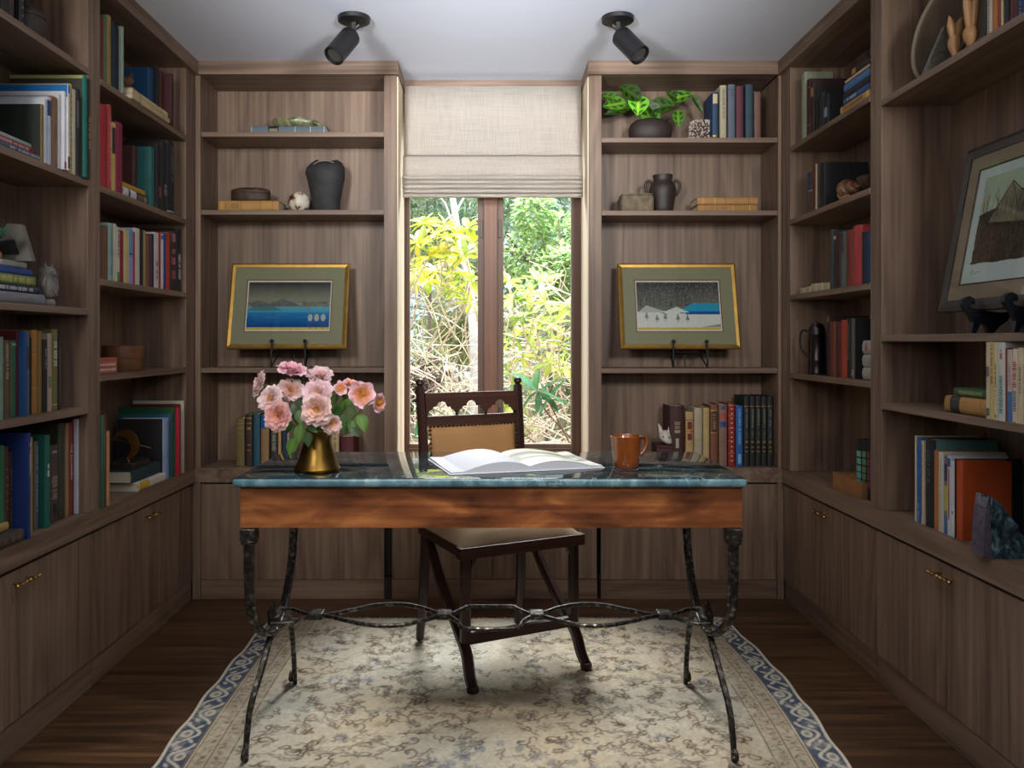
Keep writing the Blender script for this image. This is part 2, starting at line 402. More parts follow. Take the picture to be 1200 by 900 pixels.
back_unit(-1.338, -1.313, -.480, -.424, (2.125, 1.771, 1.053), 'walnut bookcase left of the window holding the river print', -1.317, -.413)
back_unit(.4515, .507, 1.309, 1.3235, (2.099, 1.768, 1.0507), 'walnut bookcase right of the window holding the snow print', .4435, 1.302)
# worktop: one continuous ledge
bm = BM(); pts = [(-1.595, 1.82), (XL-.0, 1.82), (XL, YB), (XR, YB), (XR, 1.82), (1.585, 1.82), (1.585, 3.955), (-1.595, 3.955)]
prism(bm, pts, lambda p: (p[0], p[1], .5335), lambda p: (p[0], p[1], LEDGE))
wt = obj('worktop', bm, WY); tag(wt, 'continuous walnut ledge running round the room between bookcases and base cabinets', 'ledge')
# base cabinets
brass = mat('polished_brass', C(196, 160, 104), .22, 1)
def handle(p, axis, out, parent):
    b = BM(); out = Vector(out); p = Vector(p); ax = Vector(axis)
    tube(b, [p, p+out*.024], [.0045, .0038], 10, up=Vector((0, 0, 1)))
    q = p+out*.026
    pr = [(-.030, .0035), (-.027, .0062), (-.020, .0062), (-.018, .0042), (-.004, .0036), (0, .0058), (.004, .0036), (.018, .0042), (.020, .0062), (.027, .0062), (.030, .0035)]
    tube(b, [q+ax*a for a, r in pr], [r for a, r in pr], 10)
    obj('handle', b, brass, parent, smooth=60)
dark_gap = mat('cabinet_dark_interior', C(40, 30, 26), .8)
def base_side(X, sg, ys, label):
    y0, y1 = ys[0], ys[-1]
    t = thing('base_cabinet', label, 'cabinet', (X+sg*.13, (y0+y1)/2, 0), group='walnut base cabinets under the ledge')
    cut = side_cut(X, sg)
    obj('body', cut(y0+.001, y1-.001, .03, .255, .095, .532, BM()), dark_gap, t)
    obj('plinth', cut(y0+.001, y1-.001, .012, .255, 0.001, .094, BM(), .001), WY, t)
    for i, (a, b_) in enumerate(zip(ys, ys[1:])):
        b = BM(); cut(a+.0015, b_-.0015, .008, .029, .096, .522, b, .001); d = obj('door', b, WZ, t)
        yh = (b_-.032) if i == 0 else (a+.032)
        handle((X+sg*.008, yh, .487), (0, 1, 0), (-sg, 0, 0), d)
base_side(XL, -1, (2.756, 3.207, 3.672), 'walnut base cabinet under ledge by the left corner, pair of brass handles')
base_side(XL, -1, (1.885, 2.326, 2.754), 'walnut base cabinet on the left with brass handles near the frame edge')
base_side(XR, 1, (2.798, 3.225, 3.672), 'walnut base cabinet under ledge by the right corner, small brass handles')
base_side(XR, 1, (1.93, 2.363, 2.796), 'walnut base cabinet on the right below the orange book, brass handles')
def base_back(xs, label, d=.0):
    t = thing('base_cabinet', label, 'cabinet', ((xs[0]+xs[-1])/2, YB+.13, 0), group='walnut base cabinets under the ledge')
    obj('body', back_cut(xs[0]+.001, xs[-1]-.001, .03+d, .255, .095, .532, BM()), dark_gap, t)
    obj('plinth', back_cut(xs[0]+.001, xs[-1]-.001, .012, .255, .001, .088, BM(), .001), WX, t)
    for a, b_ in zip(xs, xs[1:]):
        b = BM(); back_cut(a+.0015, b_-.0015, .008+d, .029+d, .090, .524, b, .001); obj('door', b, WZ, t)
base_back((-1.315, -.9, -.480), 'walnut base cabinet with plain doors left of the chair, behind the desk')
base_back((-.447, .012, .490), 'walnut base cabinet with plain doors under the window, behind the chair', .012)
base_back((.505, .905, 1.308), 'walnut base cabinet with plain doors right of the chair, behind the desk')
bm = BM(); box(bm, -.479, -.448, YB+.06, YB+.25, .095, .532); box(bm, -.479, -.448, YB+.012, YB+.25, .001, .09)
struct('trim_4', bm, dark_gap, label='dark filler gap between the back base cabinets')
for a, b_, n_ in ((XL-.012, -1.3155, 5), (1.3085, XR+.012, 6)):
    struct('trim_%d' % n_, box(BM(), a, b_, YB+.006, YB+.2, .001, .532), WZ)
# ------------------------------------------------------------------ roman shade
def linen():
    m = bpy.data.materials.new('linen'); m.use_nodes = True; t = m.node_tree; n = t.nodes; L = t.links; b = n['Principled BSDF']
    tc = n.new('ShaderNodeTexCoord'); w1 = n.new('ShaderNodeTexNoise'); mp = n.new('ShaderNodeMapping'); mp.inputs['Scale'].default_value = (260, 260, 6)
    w2 = n.new('ShaderNodeTexNoise'); mp2 = n.new('ShaderNodeMapping'); mp2.inputs['Scale'].default_value = (6, 6, 320)
    for w_, q in ((w1, mp), (w2, mp2)):
        w_.inputs['Scale'].default_value = 1; L.new(tc.outputs['Object'], q.inputs[0]); L.new(q.outputs[0], w_.inputs['Vector'])
    a = n.new('ShaderNodeMath'); a.operation = 'ADD'; L.new(w1.outputs[0], a.inputs[0]); L.new(w2.outputs[0], a.inputs[1])
    h = n.new('ShaderNodeMath'); h.operation = 'MULTIPLY'; h.inputs[1].default_value = .5; L.new(a.outputs[0], h.inputs[0])
    r = ramp(n, [(.3, C(172, 163, 152)), (.7, C(202, 194, 184))]); L.new(h.outputs[0], r.inputs[0]); L.new(r.outputs[0], b.inputs['Base Color'])
    b.inputs['Roughness'].default_value = .95; b.inputs['Specular IOR Level'].default_value = .1
    tr = n.new('ShaderNodeBsdfTranslucent'); L.new(r.outputs[0], tr.inputs[0]); mx = n.new('ShaderNodeMixShader'); mx.inputs[0].default_value = .22
    L.new(b.outputs[0], mx.inputs[1]); L.new(tr.outputs[0], mx.inputs[2]); L.new(mx.outputs[0], n['Material Output'].inputs[0])
    bu = n.new('ShaderNodeBump'); bu.inputs['Strength'].default_value = .15; bu.inputs['Distance'].default_value = .001; L.new(h.outputs[0], bu.inputs['Height']); L.new(bu.outputs[0], b.inputs['Normal'])
    return m
lm = linen()
sh = thing('roman_shade', 'cream linen roman shade drawn partly down over the window', 'window shade', (.01, 3.86, 2.38))
def zat(py, D): return CH-(py-CY)*D/F
x0s, x1s = -.404, .433
def sheet(name, prof, xa, xb, m, parent, thick=.002):
    bm = BM(); n = 24
    rows = [[bm.verts.new((xa+(xb-xa)*i/n, y+.0015*math.sin(i*1.1+z*9), z)) for i in range(n+1)] for y, z in prof]
    for a, b in zip(rows, rows[1:]):
        for i in range(n): bm.faces.new((a[i], a[i+1], b[i+1], b[i]))
    o = obj(name, bm, m, parent, smooth=70)
    s = o.modifiers.new('thickness', 'SOLIDIFY'); s.thickness = thick
    return o
zt, z1, z2, z3 = 2.385, zat(185, 3.83), zat(206, 3.81), zat(231, 3.80)
sheet('fabric_panel', [(3.85, zt), (3.845, z1+.2), (3.84, z1+.05), (3.835, z1)], x0s, x1s, lm, sh)
obj('head_rail', box(BM(), x0s+.01, x1s-.01, 3.86, 3.9, zt-.03, zt), mat('rail_white', C(210, 205, 200), .5), sh)
sheet('fold', [(3.832, z1+.012), (3.815, z1-.002), (3.805, z1-.05), (3.80, z2+.006), (3.812, z2-.002), (3.83, z2+.004)], x0s-.004, x1s+.002, lm, sh)
nf = 5; dz = (z2-z3)/nf
for i in range(nf):
    zz = z2-i*dz
    sheet('fold', [(3.83, zz+.004), (3.803+.002*i, zz-.001), (3.797+.001*i, zz-dz*.5), (3.803, zz-dz*.92), (3.83, zz-dz*.9)], x0s-.008+.001*i, x1s+.004, lm, sh)
# ------------------------------------------------------------------ rug
RX0, RX1, RY0, RY1 = -.93, .99, .95, 3.41
cv = Canvas(RX1-RX0, RY1-RY0, .004, (168, 160, 142))
ny, nx = cv.ny, cv.nx
n1 = value_noise(ny, nx, 9, 7, 1); n2 = value_noise(ny, nx, 40, 32, 2); n3 = value_noise(ny, nx, 300, 240, 3)
cv.a *= (0.9+.2*n1+.1*n2)[..., None]
cv.blend(np.clip((n1-.55)*2.2, 0, .5), (178, 160, 130)); cv.blend(np.clip((.4-n1)*1.6, 0, .35), (160, 162, 156))
R = random.Random(11)
BR_, BL_, GR_, TN_ = (74, 56, 44), (58, 78, 106), (96, 94, 88), (134, 96, 70)
def curl(x, y, r, a, turns, col, wd=.006, sg=1):
    pts = []
    for k in range(16):
        t = k/15; rr = r*(1-.85*t); th = a+sg*turns*2*PI*t; pts.append((x+rr*math.cos(th), y+rr*math.sin(th)))
    cv.line(pts, wd, col, .62)
def vine(x, y, a, ln, col, sg=1):
    pts = []
    for k in range(12):
        t = k/11; pts.append((x, y)); x += ln/11*math.cos(a); y += ln/11*math.sin(a); a += sg*.32*math.cos(t*5)
        if k in (3, 6, 9): cv.ell(x+.012*math.cos(a+1.5*sg), y+.012*math.sin(a+1.5*sg), .011, .0045, col, .6, a+.8*sg)
    cv.line(pts, .0052, col, .6)
def palmette(x, y, s, col, a=0):
    for k in range(7):
        th = a+PI/2+(k-3)*.42; rx = s*(1-.1*abs(k-3))
        cv.ell(x+rx*.55*math.cos(th), y+rx*.55*math.sin(th), rx*.5, s*.13, col, .55, th)
    cv.ell(x, y, s*.3, s*.24, (196, 184, 160), .8); cv.ell(x, y, s*.16, s*.12, col, .6)
    for sg in (-1, 1): curl(x+sg*s*.55, y-s*.3, s*.4, PI/2 if sg < 0 else PI/2, .6, BR_, .005, sg)
def rosette(x, y, s, col):
    for k in range(8):
        th = k*PI/4; cv.ell(x+s*.6*math.cos(th), y+s*.6*math.sin(th), s*.36, s*.16, col, .5, th)
    cv.ell(x, y, s*.25, s*.25, BR_, .5)
FX0, FX1 = .205, cv.w-.205; mid = cv.w/2
yy = .12; row = 0
while yy < cv.h-.06:
    xx = .06+(row % 2)*.07
    while xx < mid-.205+.02:
        jx, jy = R.uniform(-.02, .02), R.uniform(-.02, .02); k = R.random(); c = R.choice([BR_, BR_, GR_, TN_, BL_]); s = R.uniform(.028, .05); a = R.uniform(0, 6.28); sg = R.choice([-1, 1])
        for m_ in (-1, 1):
            X = mid+m_*(xx+jx); Y = yy+jy
            if k < .24: palmette(X, Y, s, BL_ if R.random() < .5 else GR_, 0)
            elif k < .38: rosette(X, Y, s*.7, c)
            elif k < .7:
                vine(X, Y, a if m_ > 0 else PI-a, .11, BR_, sg*m_); curl(X, Y, s*.6, a if m_ > 0 else PI-a, .8, c, .005, sg*m_)
            else:
                curl(X, Y, s*.8, a if m_ > 0 else PI-a, .75, BR_, .0055, sg*m_); curl(X+m_*.03, Y+.02, s*.5, -a if m_ > 0 else PI+a, .7, BR_, .005, -sg*m_)
                cv.ell(X, Y, .014, .007, BL_ if k > .85 else c, .6, a)
            for q in range(3):
                u, v = X+R.uniform(-.07, .07), Y+R.uniform(-.05, .05); vine(u, v, R.uniform(0, 6.28), R.uniform(.03, .06), R.choice([BR_, GR_]), R.choice([-1, 1]))
        xx += R.uniform(.095, .125)
    yy += R.uniform(.074, .09); row += 1
# medallion outline towards the near end
for k in range(40):
    th = k*2*PI/40; r = .33+.03*math.cos(8*th)
    cv.ell(mid+r*1.0*math.cos(th), .95+r*1.25*math.sin(th), .02, .012, BL_, .45, th)
# borders, all four sides
def border(d0, d1, col, al=1.):
    D_ = np.minimum(np.minimum(cv.X, cv.w-cv.X), np.minimum(cv.Y, 9.))
    cv.blend(((D_ >= d0) & (D_ < d1))*al, col)
border(0, .205, (166, 153, 130), .9)
cv.blend(np.clip((n2-.45), 0, .3)*(np.minimum(cv.X, cv.w-cv.X) < .2), (150, 130, 104))
border(0, .014, (196, 188, 168)); border(.014, .088, (50, 66, 92), .92)
def along(fn, d, step):
    """place fn(point, tangent angle, index) round the border at inset d"""
    i = 0
    for (ax, ay, bx_, by) in ((d, cv.h, d, d), (cv.w-d, d, cv.w-d, cv.h), (d, d, cv.w-d, d)):
        ln = math.hypot(bx_-ax, by-ay); k = int(ln/step); th = math.atan2(by-ay, bx_-ax)
        for j in range(k):
            t = (j+.5)/k; fn(ax+(bx_-ax)*t, ay+(by-ay)*t, th, i); i += 1
CRM = (194, 186, 166)
def bl(x, y, th, i):
    sg = 1 if i % 2 else -1; c, s_ = math.cos(th), math.sin(th); P_ = lambda u, v: (x+u*c-v*s_, y+u*s_+v*c)
    pts = [P_(-.07+.14*t/14, sg*(.026*math.cos(PI*(t/14-.5)*2)-.004)) for t in range(15)]
    cv.line(pts, .010, CRM, .75)
    q = P_(0, -sg*.012); cv.ell(q[0], q[1], .024, .016, CRM, .85, th); cv.ell(q[0], q[1], .012, .008, (112, 102, 92), .8, th)
    for u in (-.045, .045):
        q = P_(u, sg*.012); cv.ell(q[0], q[1], .014, .006, CRM, .8, th+u*14)
along(bl, .051, .13)
for d0, d1 in ((.088, .0925), (.0975, .1015), (.146, .150), (.198, .203)): border(d0, d1, (84, 66, 54), .75)
border(.0925, .0975, (190, 180, 158))
def sm(x, y, th, i):
    c, s_ = math.cos(th), math.sin(th)
    for k in range(4):
        u, v = R.uniform(-.014, .014), R.uniform(-.014, .014); cv.ell(x+u*c-v*s_, y+u*s_+v*c, .009, .003, R.choice([BR_, BR_, (98, 100, 108)]), .6, R.uniform(0, 3))
along(sm, .124, .038); along(sm, .174, .034)
# wear and weave
cv.blend(np.clip((value_noise(ny, nx, 60, 50, 9)-.45)*1.1, 0, .55)*np.clip(n3*1.3, 0, 1), (190, 182, 162))
cv.a *= (.88+.24*n3)[..., None]
X = cv.X+RX0; Yg = cv.Y+RY0
bow = .035*np.sin(np.clip((Yg-2.2)/1.2, 0, 1)*PI)
Xw = X + np.where(X > 0, bow, -bow*.35)*np.abs(X)/.95 + .004*np.sin(Yg*23)*(np.abs(X) > .9)
Zg = .009+.0008*np.sin(X*60)*np.sin(Yg*47)
edge = (cv.X <= 0) | (cv.X >= cv.w-1e-6) | (cv.Y <= 0) | (cv.Y >= cv.h-1e-6)
edge[0, :] = edge[-1, :] = edge[:, 0] = edge[:, -1] = True
Zg = np.where(edge, .001, Zg)
rug_m = mat('rug_wool', C(190, 180, 160), .97, spec=.05)
rug_m = painted('rug_wool_pattern', .97, .05)
rug = grid_mesh('rug', np.stack([Xw, Yg, Zg], -1), cv.a, rug_m, smooth=True)
tag(rug, 'faded cream oriental rug with navy blue floral border under the desk', 'rug')
V, Fc = [], []; r2 = random.Random(3)
for i in range(900):
    x = RX0+.01+(RX1-RX0-.02)*i/900; l = r2.uniform(.012, .03); dx = r2.uniform(-.01, .01); wd = .0012; k = len(V)
    V += [(x-wd, RY1-.002, .007), (x+wd, RY1-.002, .007), (x+dx+wd*.5, RY1+l, r2.uniform(.002, .008)), (x+dx-wd*.5, RY1+l, .002)]; Fc.append((k, k+1, k+2, k+3))
mesh_from('fringe', V, Fc, mat('fringe_wool', C(190, 182, 165), .95), rug)
# ------------------------------------------------------------------ desk
DZ = .79
dk = thing('desk', 'writing desk with dark marble top, orange-brown wooden apron and forged iron legs', 'desk', (0, 2.54, 0))
def marble(name, c0, c1, c2, rough):
    m = bpy.data.materials.new(name); m.use_nodes = True; t = m.node_tree; n = t.nodes; L = t.links; b = n['Principled BSDF']
    tc = n.new('ShaderNodeTexCoord'); no = n.new('ShaderNodeTexNoise'); no.inputs['Scale'].default_value = 9; no.inputs['Detail'].default_value = 8; no.inputs['Distortion'].default_value = 1.6
    L.new(tc.outputs['Object'], no.inputs['Vector']); r = ramp(n, [(.35, c0), (.55, c1), (.72, c2)]); L.new(no.outputs[0], r.inputs[0])
    n2_ = n.new('ShaderNodeTexNoise'); n2_.inputs['Scale'].default_value = 4; n2_.inputs['Detail'].default_value = 3; n2_.inputs['Distortion'].default_value = 2.5; L.new(tc.outputs['Object'], n2_.inputs['Vector'])
    a = n.new('ShaderNodeMath'); a.operation = 'SUBTRACT'; a.inputs[1].default_value = .5; L.new(n2_.outputs[0], a.inputs[0]); ab = n.new('ShaderNodeMath'); ab.operation = 'ABSOLUTE'; L.new(a.outputs[0], ab.inputs[0])
    vr = ramp(n, [(.0, (1, 1, 1, 1)), (.006, (0, 0, 0, 1))]); L.new(ab.outputs[0], vr.inputs[0])
    mx = n.new('ShaderNodeMix'); mx.data_type = 'RGBA'; L.new(vr.outputs[0], mx.inputs[0]); L.new(r.outputs[0], mx.inputs[6]); mx.inputs[7].default_value = C(130, 160, 165); L.new(mx.outputs[2], b.inputs['Base Color'])
    b.inputs['Roughness'].default_value = rough; b.inputs['IOR'].default_value = 1.55
    return m
bm = BM(); box(bm, -.722, .722, 2.267, 2.822, DZ-.026, DZ)
bmesh.ops.bevel(bm, geom=[e for e in bm.edges], offset=.009, segments=4, profile=.5, affect='EDGES')
top_m = marble('green_black_marble', C(22, 30, 33), C(36, 48, 52), C(62, 78, 80), .03); edge_m = marble('honed_teal_edge', C(60, 92, 104), C(92, 130, 142), C(140, 172, 180), .3)
o = obj('desk_top', bm, [top_m, edge_m], dk, smooth=40)
for p in o.data.polygons:
    if p.normal.z < .6: p.material_index = 1
apw = wood('apron_wood', 'x', C(70, 38, 24), C(130, 76, 44), C(180, 116, 66), rough=.35, scale=.9, figure=.7)
ap = apw.node_tree; cr = [q for q in ap.nodes if q.type == 'VALTORGB'][0]
tc_ = [q for q in ap.nodes if q.type == 'TEX_COORD'][0]; bl_ = ap.nodes.new('ShaderNodeTexNoise'); bl_.inputs['Scale'].default_value = 1; bl_.inputs['Detail'].default_value = 6; bl_.inputs['Distortion'].default_value = .7; bm_ = ap.nodes.new('ShaderNodeMapping'); bm_.inputs['Scale'].default_value = (5, 9, 15)
ap.links.new(tc_.outputs['Object'], bm_.inputs[0]); ap.links.new(bm_.outputs[0], bl_.inputs['Vector']); old = cr.inputs[0].links[0].from_socket
mm_ = ap.nodes.new('ShaderNodeMath'); mm_.operation = 'MULTIPLY_ADD'; mm_.inputs[1].default_value = .40; sc_ = ap.nodes.new('ShaderNodeMath'); sc_.operation = 'MULTIPLY'; sc_.inputs[1].default_value = .60
ap.links.new(old, mm_.inputs[0]); ap.links.new(bl_.outputs[0], sc_.inputs[0]); ap.links.new(sc_.outputs[0], mm_.inputs[2]); ap.links.new(mm_.outputs[0], cr.inputs[0])
cr.color_ramp.elements[0].position = .36; cr.color_ramp.elements[2].position = .62
bm = BM()
for q in ((-.705, .714, 2.29, 2.312), (-.705, .714, 2.778, 2.80), (-.705, -.683, 2.312, 2.778), (.692, .714, 2.312, 2.778)): box(bm, q[0], q[1], q[2], q[3], .646, DZ-.0265, .0015)
obj('apron', bm, apw, dk)
bm = BM(); box(bm, -.683, .692, 2.312, 2.778, .66, .672); obj('underside_board', bm, mat('underside', C(60, 40, 28), .8), dk)
def iron_m():
    m = bpy.data.materials.new('worn_wrought_iron'); m.use_nodes = True; t = m.node_tree; n = t.nodes; L = t.links; b = n['Principled BSDF']
    tc = n.new('ShaderNodeTexCoord'); no = n.new('ShaderNodeTexNoise'); no.inputs['Scale'].default_value = 70; no.inputs['Detail'].default_value = 8; L.new(tc.outputs['Object'], no.inputs['Vector'])
    r = ramp(n, [(.38, C(52, 48, 45)), (.56, C(84, 80, 76)), (.70, C(160, 156, 148))]); L.new(no.outputs[0], r.inputs[0]); L.new(r.outputs[0], b.inputs['Base Color'])
    r2_ = ramp(n, [(.4, (.55, .55, .55, 1)), (.65, (.28, .28, .28, 1))]); L.new(no.outputs[0], r2_.inputs[0]); L.new(r2_.outputs[0], b.inputs['Roughness'])
    b.inputs['Metallic'].default_value = .9
    bu = n.new('ShaderNodeBump'); bu.inputs['Strength'].default_value = .25; bu.inputs['Distance'].default_value = .001; L.new(no.outputs[0], bu.inputs['Height']); L.new(bu.outputs[0], b.inputs['Normal'])
    return m
IR = iron_m()
def bar(bm, pts, wd, th, scl=None, k=5, up=Vector((1, 0, 0))):
    P = smooth_curve(pts, k); n = len(P)
    r = [1.0]*n if scl is None else [np.interp(i/(n-1), *zip(*scl)) for i in range(n)]
    sec = [(-wd/2, -th/2), (wd/2, -th/2), (wd/2+.0, th/2), (-wd/2, th/2)]
    c = .25*min(wd, th); h, v = wd/2, th/2
    sec = [(-h+c, -v), (h-c, -v), (h, -v+c), (h, v-c), (h-c, v), (-h+c, v), (-h, v-c), (-h, -v+c)]
    tube(bm, P, r, sec=sec, up=up)
for sx, xt, xf, xc in ((-1, -.682, -.676, -.655), (1, .690, .676, .658)):
    YF = lambda y: y
    # crossing pair: U-shaped upper member, arched lower member
    up_pts = [(xt, 2.300, .640), (xt, 2.298, .56), (xt, 2.303, .46), (xt*.995, 2.325, .375), (xc*1.01, 2.38, .315), (xc, 2.46, .298), (xc, 2.55, .318), (xc, 2.63, .378), (xc*1.005, 2.70, .46), (xc*1.01, 2.742, .55), (xc*1.01, 2.757, .640)]
    # side section: width across X, thin along the curve normal; tube's first axis is d x up
    b = BM(); bar(b, up_pts, .017, .030, [(0, 1), (.45, .82), (1, .9)], 6, up=Vector((1, 0, 0))); obj('upper_leg', b, IR, dk, smooth=35)
    lo_pts = [(xf, 2.245, .0115), (xf, 2.252, .06), (xf*.998, 2.285, .14), (xc*1.01, 2.345, .22), (xc, 2.42, .29), (xc, 2.50, .330), (xc, 2.58, .322), (xc, 2.655, .262), (xc*1.005, 2.71, .17), (xc*1.01, 2.742, .08), (xc*1.01, 2.75, .0115)]
    b = BM(); bar(b, lo_pts, .016, .0205, [(0, .72), (.5, 1), (1, .72)], 6, up=Vector((1, 0, 0))); obj('lower_leg', b, IR, dk, smooth=35)
    for (y, sg) in ((2.243, -1), (2.752, 1)):
        b = BM(); pts = [(xf, y-.0*sg+.014*math.cos(a)*sg*-1+sg*.012, .0335+.012*math.sin(a)) for a in np.linspace(-PI/2, PI*1.2, 12)]
        tube(b, [Vector(p) for p in pts], [.0085-.0003*i for i in range(12)], 8); obj('foot_scroll', b, IR, dk, smooth=60)
        zc = .6275; yy_ = 2.300 if sg < 0 else 2.757; xx_ = xt if sg < 0 else xc*1.01
        b = BM(); box(b, xx_-.022, xx_+.022, yy_-.022, yy_+.022, .61, .6455, .003); box(b, xx_-.019, xx_+.019, yy_-.019, yy_+.019, .600, .61, .002); obj('leg_cap', b, IR, dk)
    b = BM(); tube(b, [(xc+sx*.012, 2.478, .31), (xc+sx*.012, 2.478, .345), (xc+sx*.006, 2.478, .37), (xc+sx*.014, 2.478, .378)], [.013, .014, .007, .009], 8); lathe(b, [(0, -.02), (.026, -.016), (.028, 0), (.022, .016), (0, .02)], 12, (xc, 2.478, .318), .5, 1); obj('crossing_boss', b, IR, dk, smooth=50)
def rod(pts):
    out = []
    for px, py in pts:
        D = .8365*F/(py-CY); out.append(((px-CX)*D/F, D, .337))
    return out
A = [(-.650, 2.52), (-.62, 2.530), (-.575, 2.495), (-.53, 2.478), (-.49, 2.482), (-.42, 2.530), (-.355, 2.572), (-.28, 2.578), (-.215, 2.545), (-.165, 2.497), (-.140, 2.484), (-.115, 2.492), (-.074, 2.552), (-.070, 2.556)]
Bq = [(-.650, 2.40), (-.60, 2.405), (-.555, 2.455), (-.52, 2.473), (-.47, 2.452), (-.40, 2.41), (-.33, 2.385), (-.26, 2.392), (-.20, 2.432), (-.155, 2.466), (-.125, 2.464), (-.095, 2.415), (-.070, 2.362)]
for P_, fl in ((A, .556+2), (Bq, .362+2)):
    full = P_ + [(-x, y) for x, y in P_[::-1]]
    full = [(x+.002, y, .337) for x, y in full]
    b = BM(); bar(b, full, .0118, .0118, None, 4, up=Vector((0, 0, 1))); obj('stretcher', b, IR, dk, smooth=35)
b = BM()
for x in (-.53, -.140, .144, .534): box(b, x-.022, x+.022, 2.455, 2.505, .328, .347, .004)
obj('collars', b, IR, dk)['kind'] = 'stuff'
# ------------------------------------------------------------------ chair (turned a little to the left)
CHM = wood('dark_mahogany', 'z', C(26, 14, 11), C(46, 25, 19), C(70, 40, 29), rough=.35, figure=.4)
CHX = wood('dark_mahogany_rail', 'x', C(34, 18, 13), C(62, 33, 24), C(92, 52, 35), rough=.5, figure=.4)
leather = mat('tan_leather', C(160, 134, 104), .85, spec=.12, bump=.15, bscale=90, var=.12, vscale=7)
ca = math.radians(26)
ch = thing('chair', 'carved dark wooden armless chair with studded tan leather seat and back', 'chair', (-.065, 3.21, .0105), (0, 0, ca))
# local: x to the right, y away from the camera (front of the seat is -y); z up
def pz(pts3, wd, th, k=4, scl=None, up=Vector((0, 1, 0))):
    b = BM(); bar(b, pts3, wd, th, scl, k, up=up); return b
hb = .205
for s in (-1, 1):
    b = BM(); bar(b, [(s*.215, .03, .008), (s*.212, .0, .2), (s*.208, -.012, .42), (s*.210, -.002, .7), (s*.214, .03, .985)], .036, .034, [(0, .8), (.3, 1), (1, .9)], 4, up=Vector((0, 1, 0)))
    obj('back_post', b, CHM, ch, smooth=40, local=True)
    b = BM(); lathe(b, [(0, -.004), (.014, 0), (.010, .006), (.018, .014), (.016, .024), (.008, .031), (0, .033)], 14, (s*.214, .03, .985)); obj('finial', b, CHM, ch, smooth=50, local=True)
    b = BM(); bar(b, [(s*.215, -.40, .45), (s*.215, -.40, .28), (s*.215, -.398, .14)], .034, .036, None, 3, up=Vector((0, 1, 0))); obj('front_post', b, CHM, ch, smooth=40, local=True)
    b = BM(); bar(b, [(s*.213, -.03, .45), (s*.214, -.17, .30), (s*.215, -.33, .17), (s*.217, -.41, .11), (s*.220, -.445, .045), (s*.222, -.472, .016)], .034, .036, [(0, .95), (.7, 1.05), (1, .95)], 4, up=Vector((0, 1, 0))); obj('diagonal_leg', b, CHM, ch, smooth=40, local=True)
    b = BM(); lathe(b, [(0, 0), (.020, .001), (.022, .012), (.018, .022), (0, .026)], 14, (s*.222, -.474, 0)); obj('foot', b, CHM, ch, smooth=50, local=True)
    b = BM(); box(b, s*.197, s*.233, -.41, .0, .425, .465, .003); obj('side_rail', b, CHX, ch, local=True)
    b = BM(); prism(b, [(s*.197, .45), (s*.197, .395), (s*.178, .425), (s*.15, .432), (s*.15, .45)], lambda p: (p[0], -.415, p[1]), lambda p: (p[0], -.39, p[1])); obj('bracket', b, CHM, ch, local=True)
b = BM(); box(b, -.246, .250, -.425, -.385, .425, .465, .004); obj('front_rail', b, CHX, ch, local=True)
b = BM(); box(b, -.20, .20, -.408, -.384, .13, .165, .003); obj('front_stretcher', b, CHX, ch, local=True)
b = BM(); box(b, -.20, .20, -.02, .004, .425, .465, .003); obj('rear_rail', b, CHX, ch, local=True)
# seat cushion
V = []; N = 14; b = BM()
rows = []
for j in range(N+1):
    r_ = []
    for i in range(N+1):
        u, v = i/N*2-1, j/N*2-1; d = (1-abs(u)**5)*(1-abs(v)**5)
        r_.append(b.verts.new((u*.238+.003, -.205+v*.21, .466+.045*d**.5)))
    rows.append(r_)
for j in range(N):
    for i in range(N): b.faces.new((rows[j][i], rows[j][i+1], rows[j+1][i+1], rows[j+1][i]))
ring = [rows[0][i] for i in range(N+1)]+[rows[j][N] for j in range(1, N+1)]+[rows[N][i] for i in range(N-1, -1, -1)]+[rows[j][0] for j in range(N-1, 0, -1)]
lo = [b.verts.new((v.co.x*.985, v.co.y*.985-.003, .457)) for v in ring]
for i in range(len(ring)): b.faces.new((ring[i], lo[i], lo[(i+1) % len(ring)], ring[(i+1) % len(ring)]))
b.faces.new(lo)
obj('seat', b, leather, ch, smooth=60, local=True)
# back: heights from the photo: top rail .965, arches .915-.87, lower rail .87-.835, leather below
def yb(z): return np.interp(z, [.42, .7, .985], [-.012, -.002, .03])
def plate(pts, name, m, y0=-.011, y1=.011):
    b = BM(); prism(b, pts, lambda p: (p[0], yb(p[1])+y0, p[1]), lambda p: (p[0], yb(p[1])+y1, p[1])); return obj(name, b, m, ch, local=True)
xl_, xr_ = -.197, .197; ZT, ZA, ZB2, ZL = .962, .925, .872, .835
bot = []
opn = [(-.187, -.068), (-.059, .059), (.068, .187)]
for a, c_ in opn[::-1]:
    m_ = (a+c_)/2; h_ = (c_-a)/2; prof = []
    lob = [(-1, .0), (-.96, .16), (-.86, .28), (-.78, .24), (-.72, .44), (-.58, .56), (-.46, .5), (-.38, .78), (-.2, .96), (0, 1.0), (.2, .96), (.38, .78), (.46, .5), (.58, .56), (.72, .44), (.78, .24), (.86, .28), (.96, .16), (1, 0)]
    for u, v in lob[::-1]: prof.append((m_+u*h_, ZB2+.012+v*(ZA-ZB2-.008)))
    bot += prof
plate([(xl_, ZT), (xr_, ZT), (xr_, ZB2+.012)]+bot+[(xl_, ZB2+.012)], 'top_rail', CHX)
plate([(xl_, ZB2), (xr_, ZB2), (xr_, ZL), (xl_, ZL)], 'middle_rail', CHX)
for x in (-.192, -.0635, .0635, .192):
    b = BM(); lathe(b, [(.009, 0), (.004, .003), (.007, .007), (.004, .010), (.009, .0135)], 10, (x, yb(ZB2), ZB2-.0005)); obj('spindle', b, CHM, ch, smooth=50, local=True)
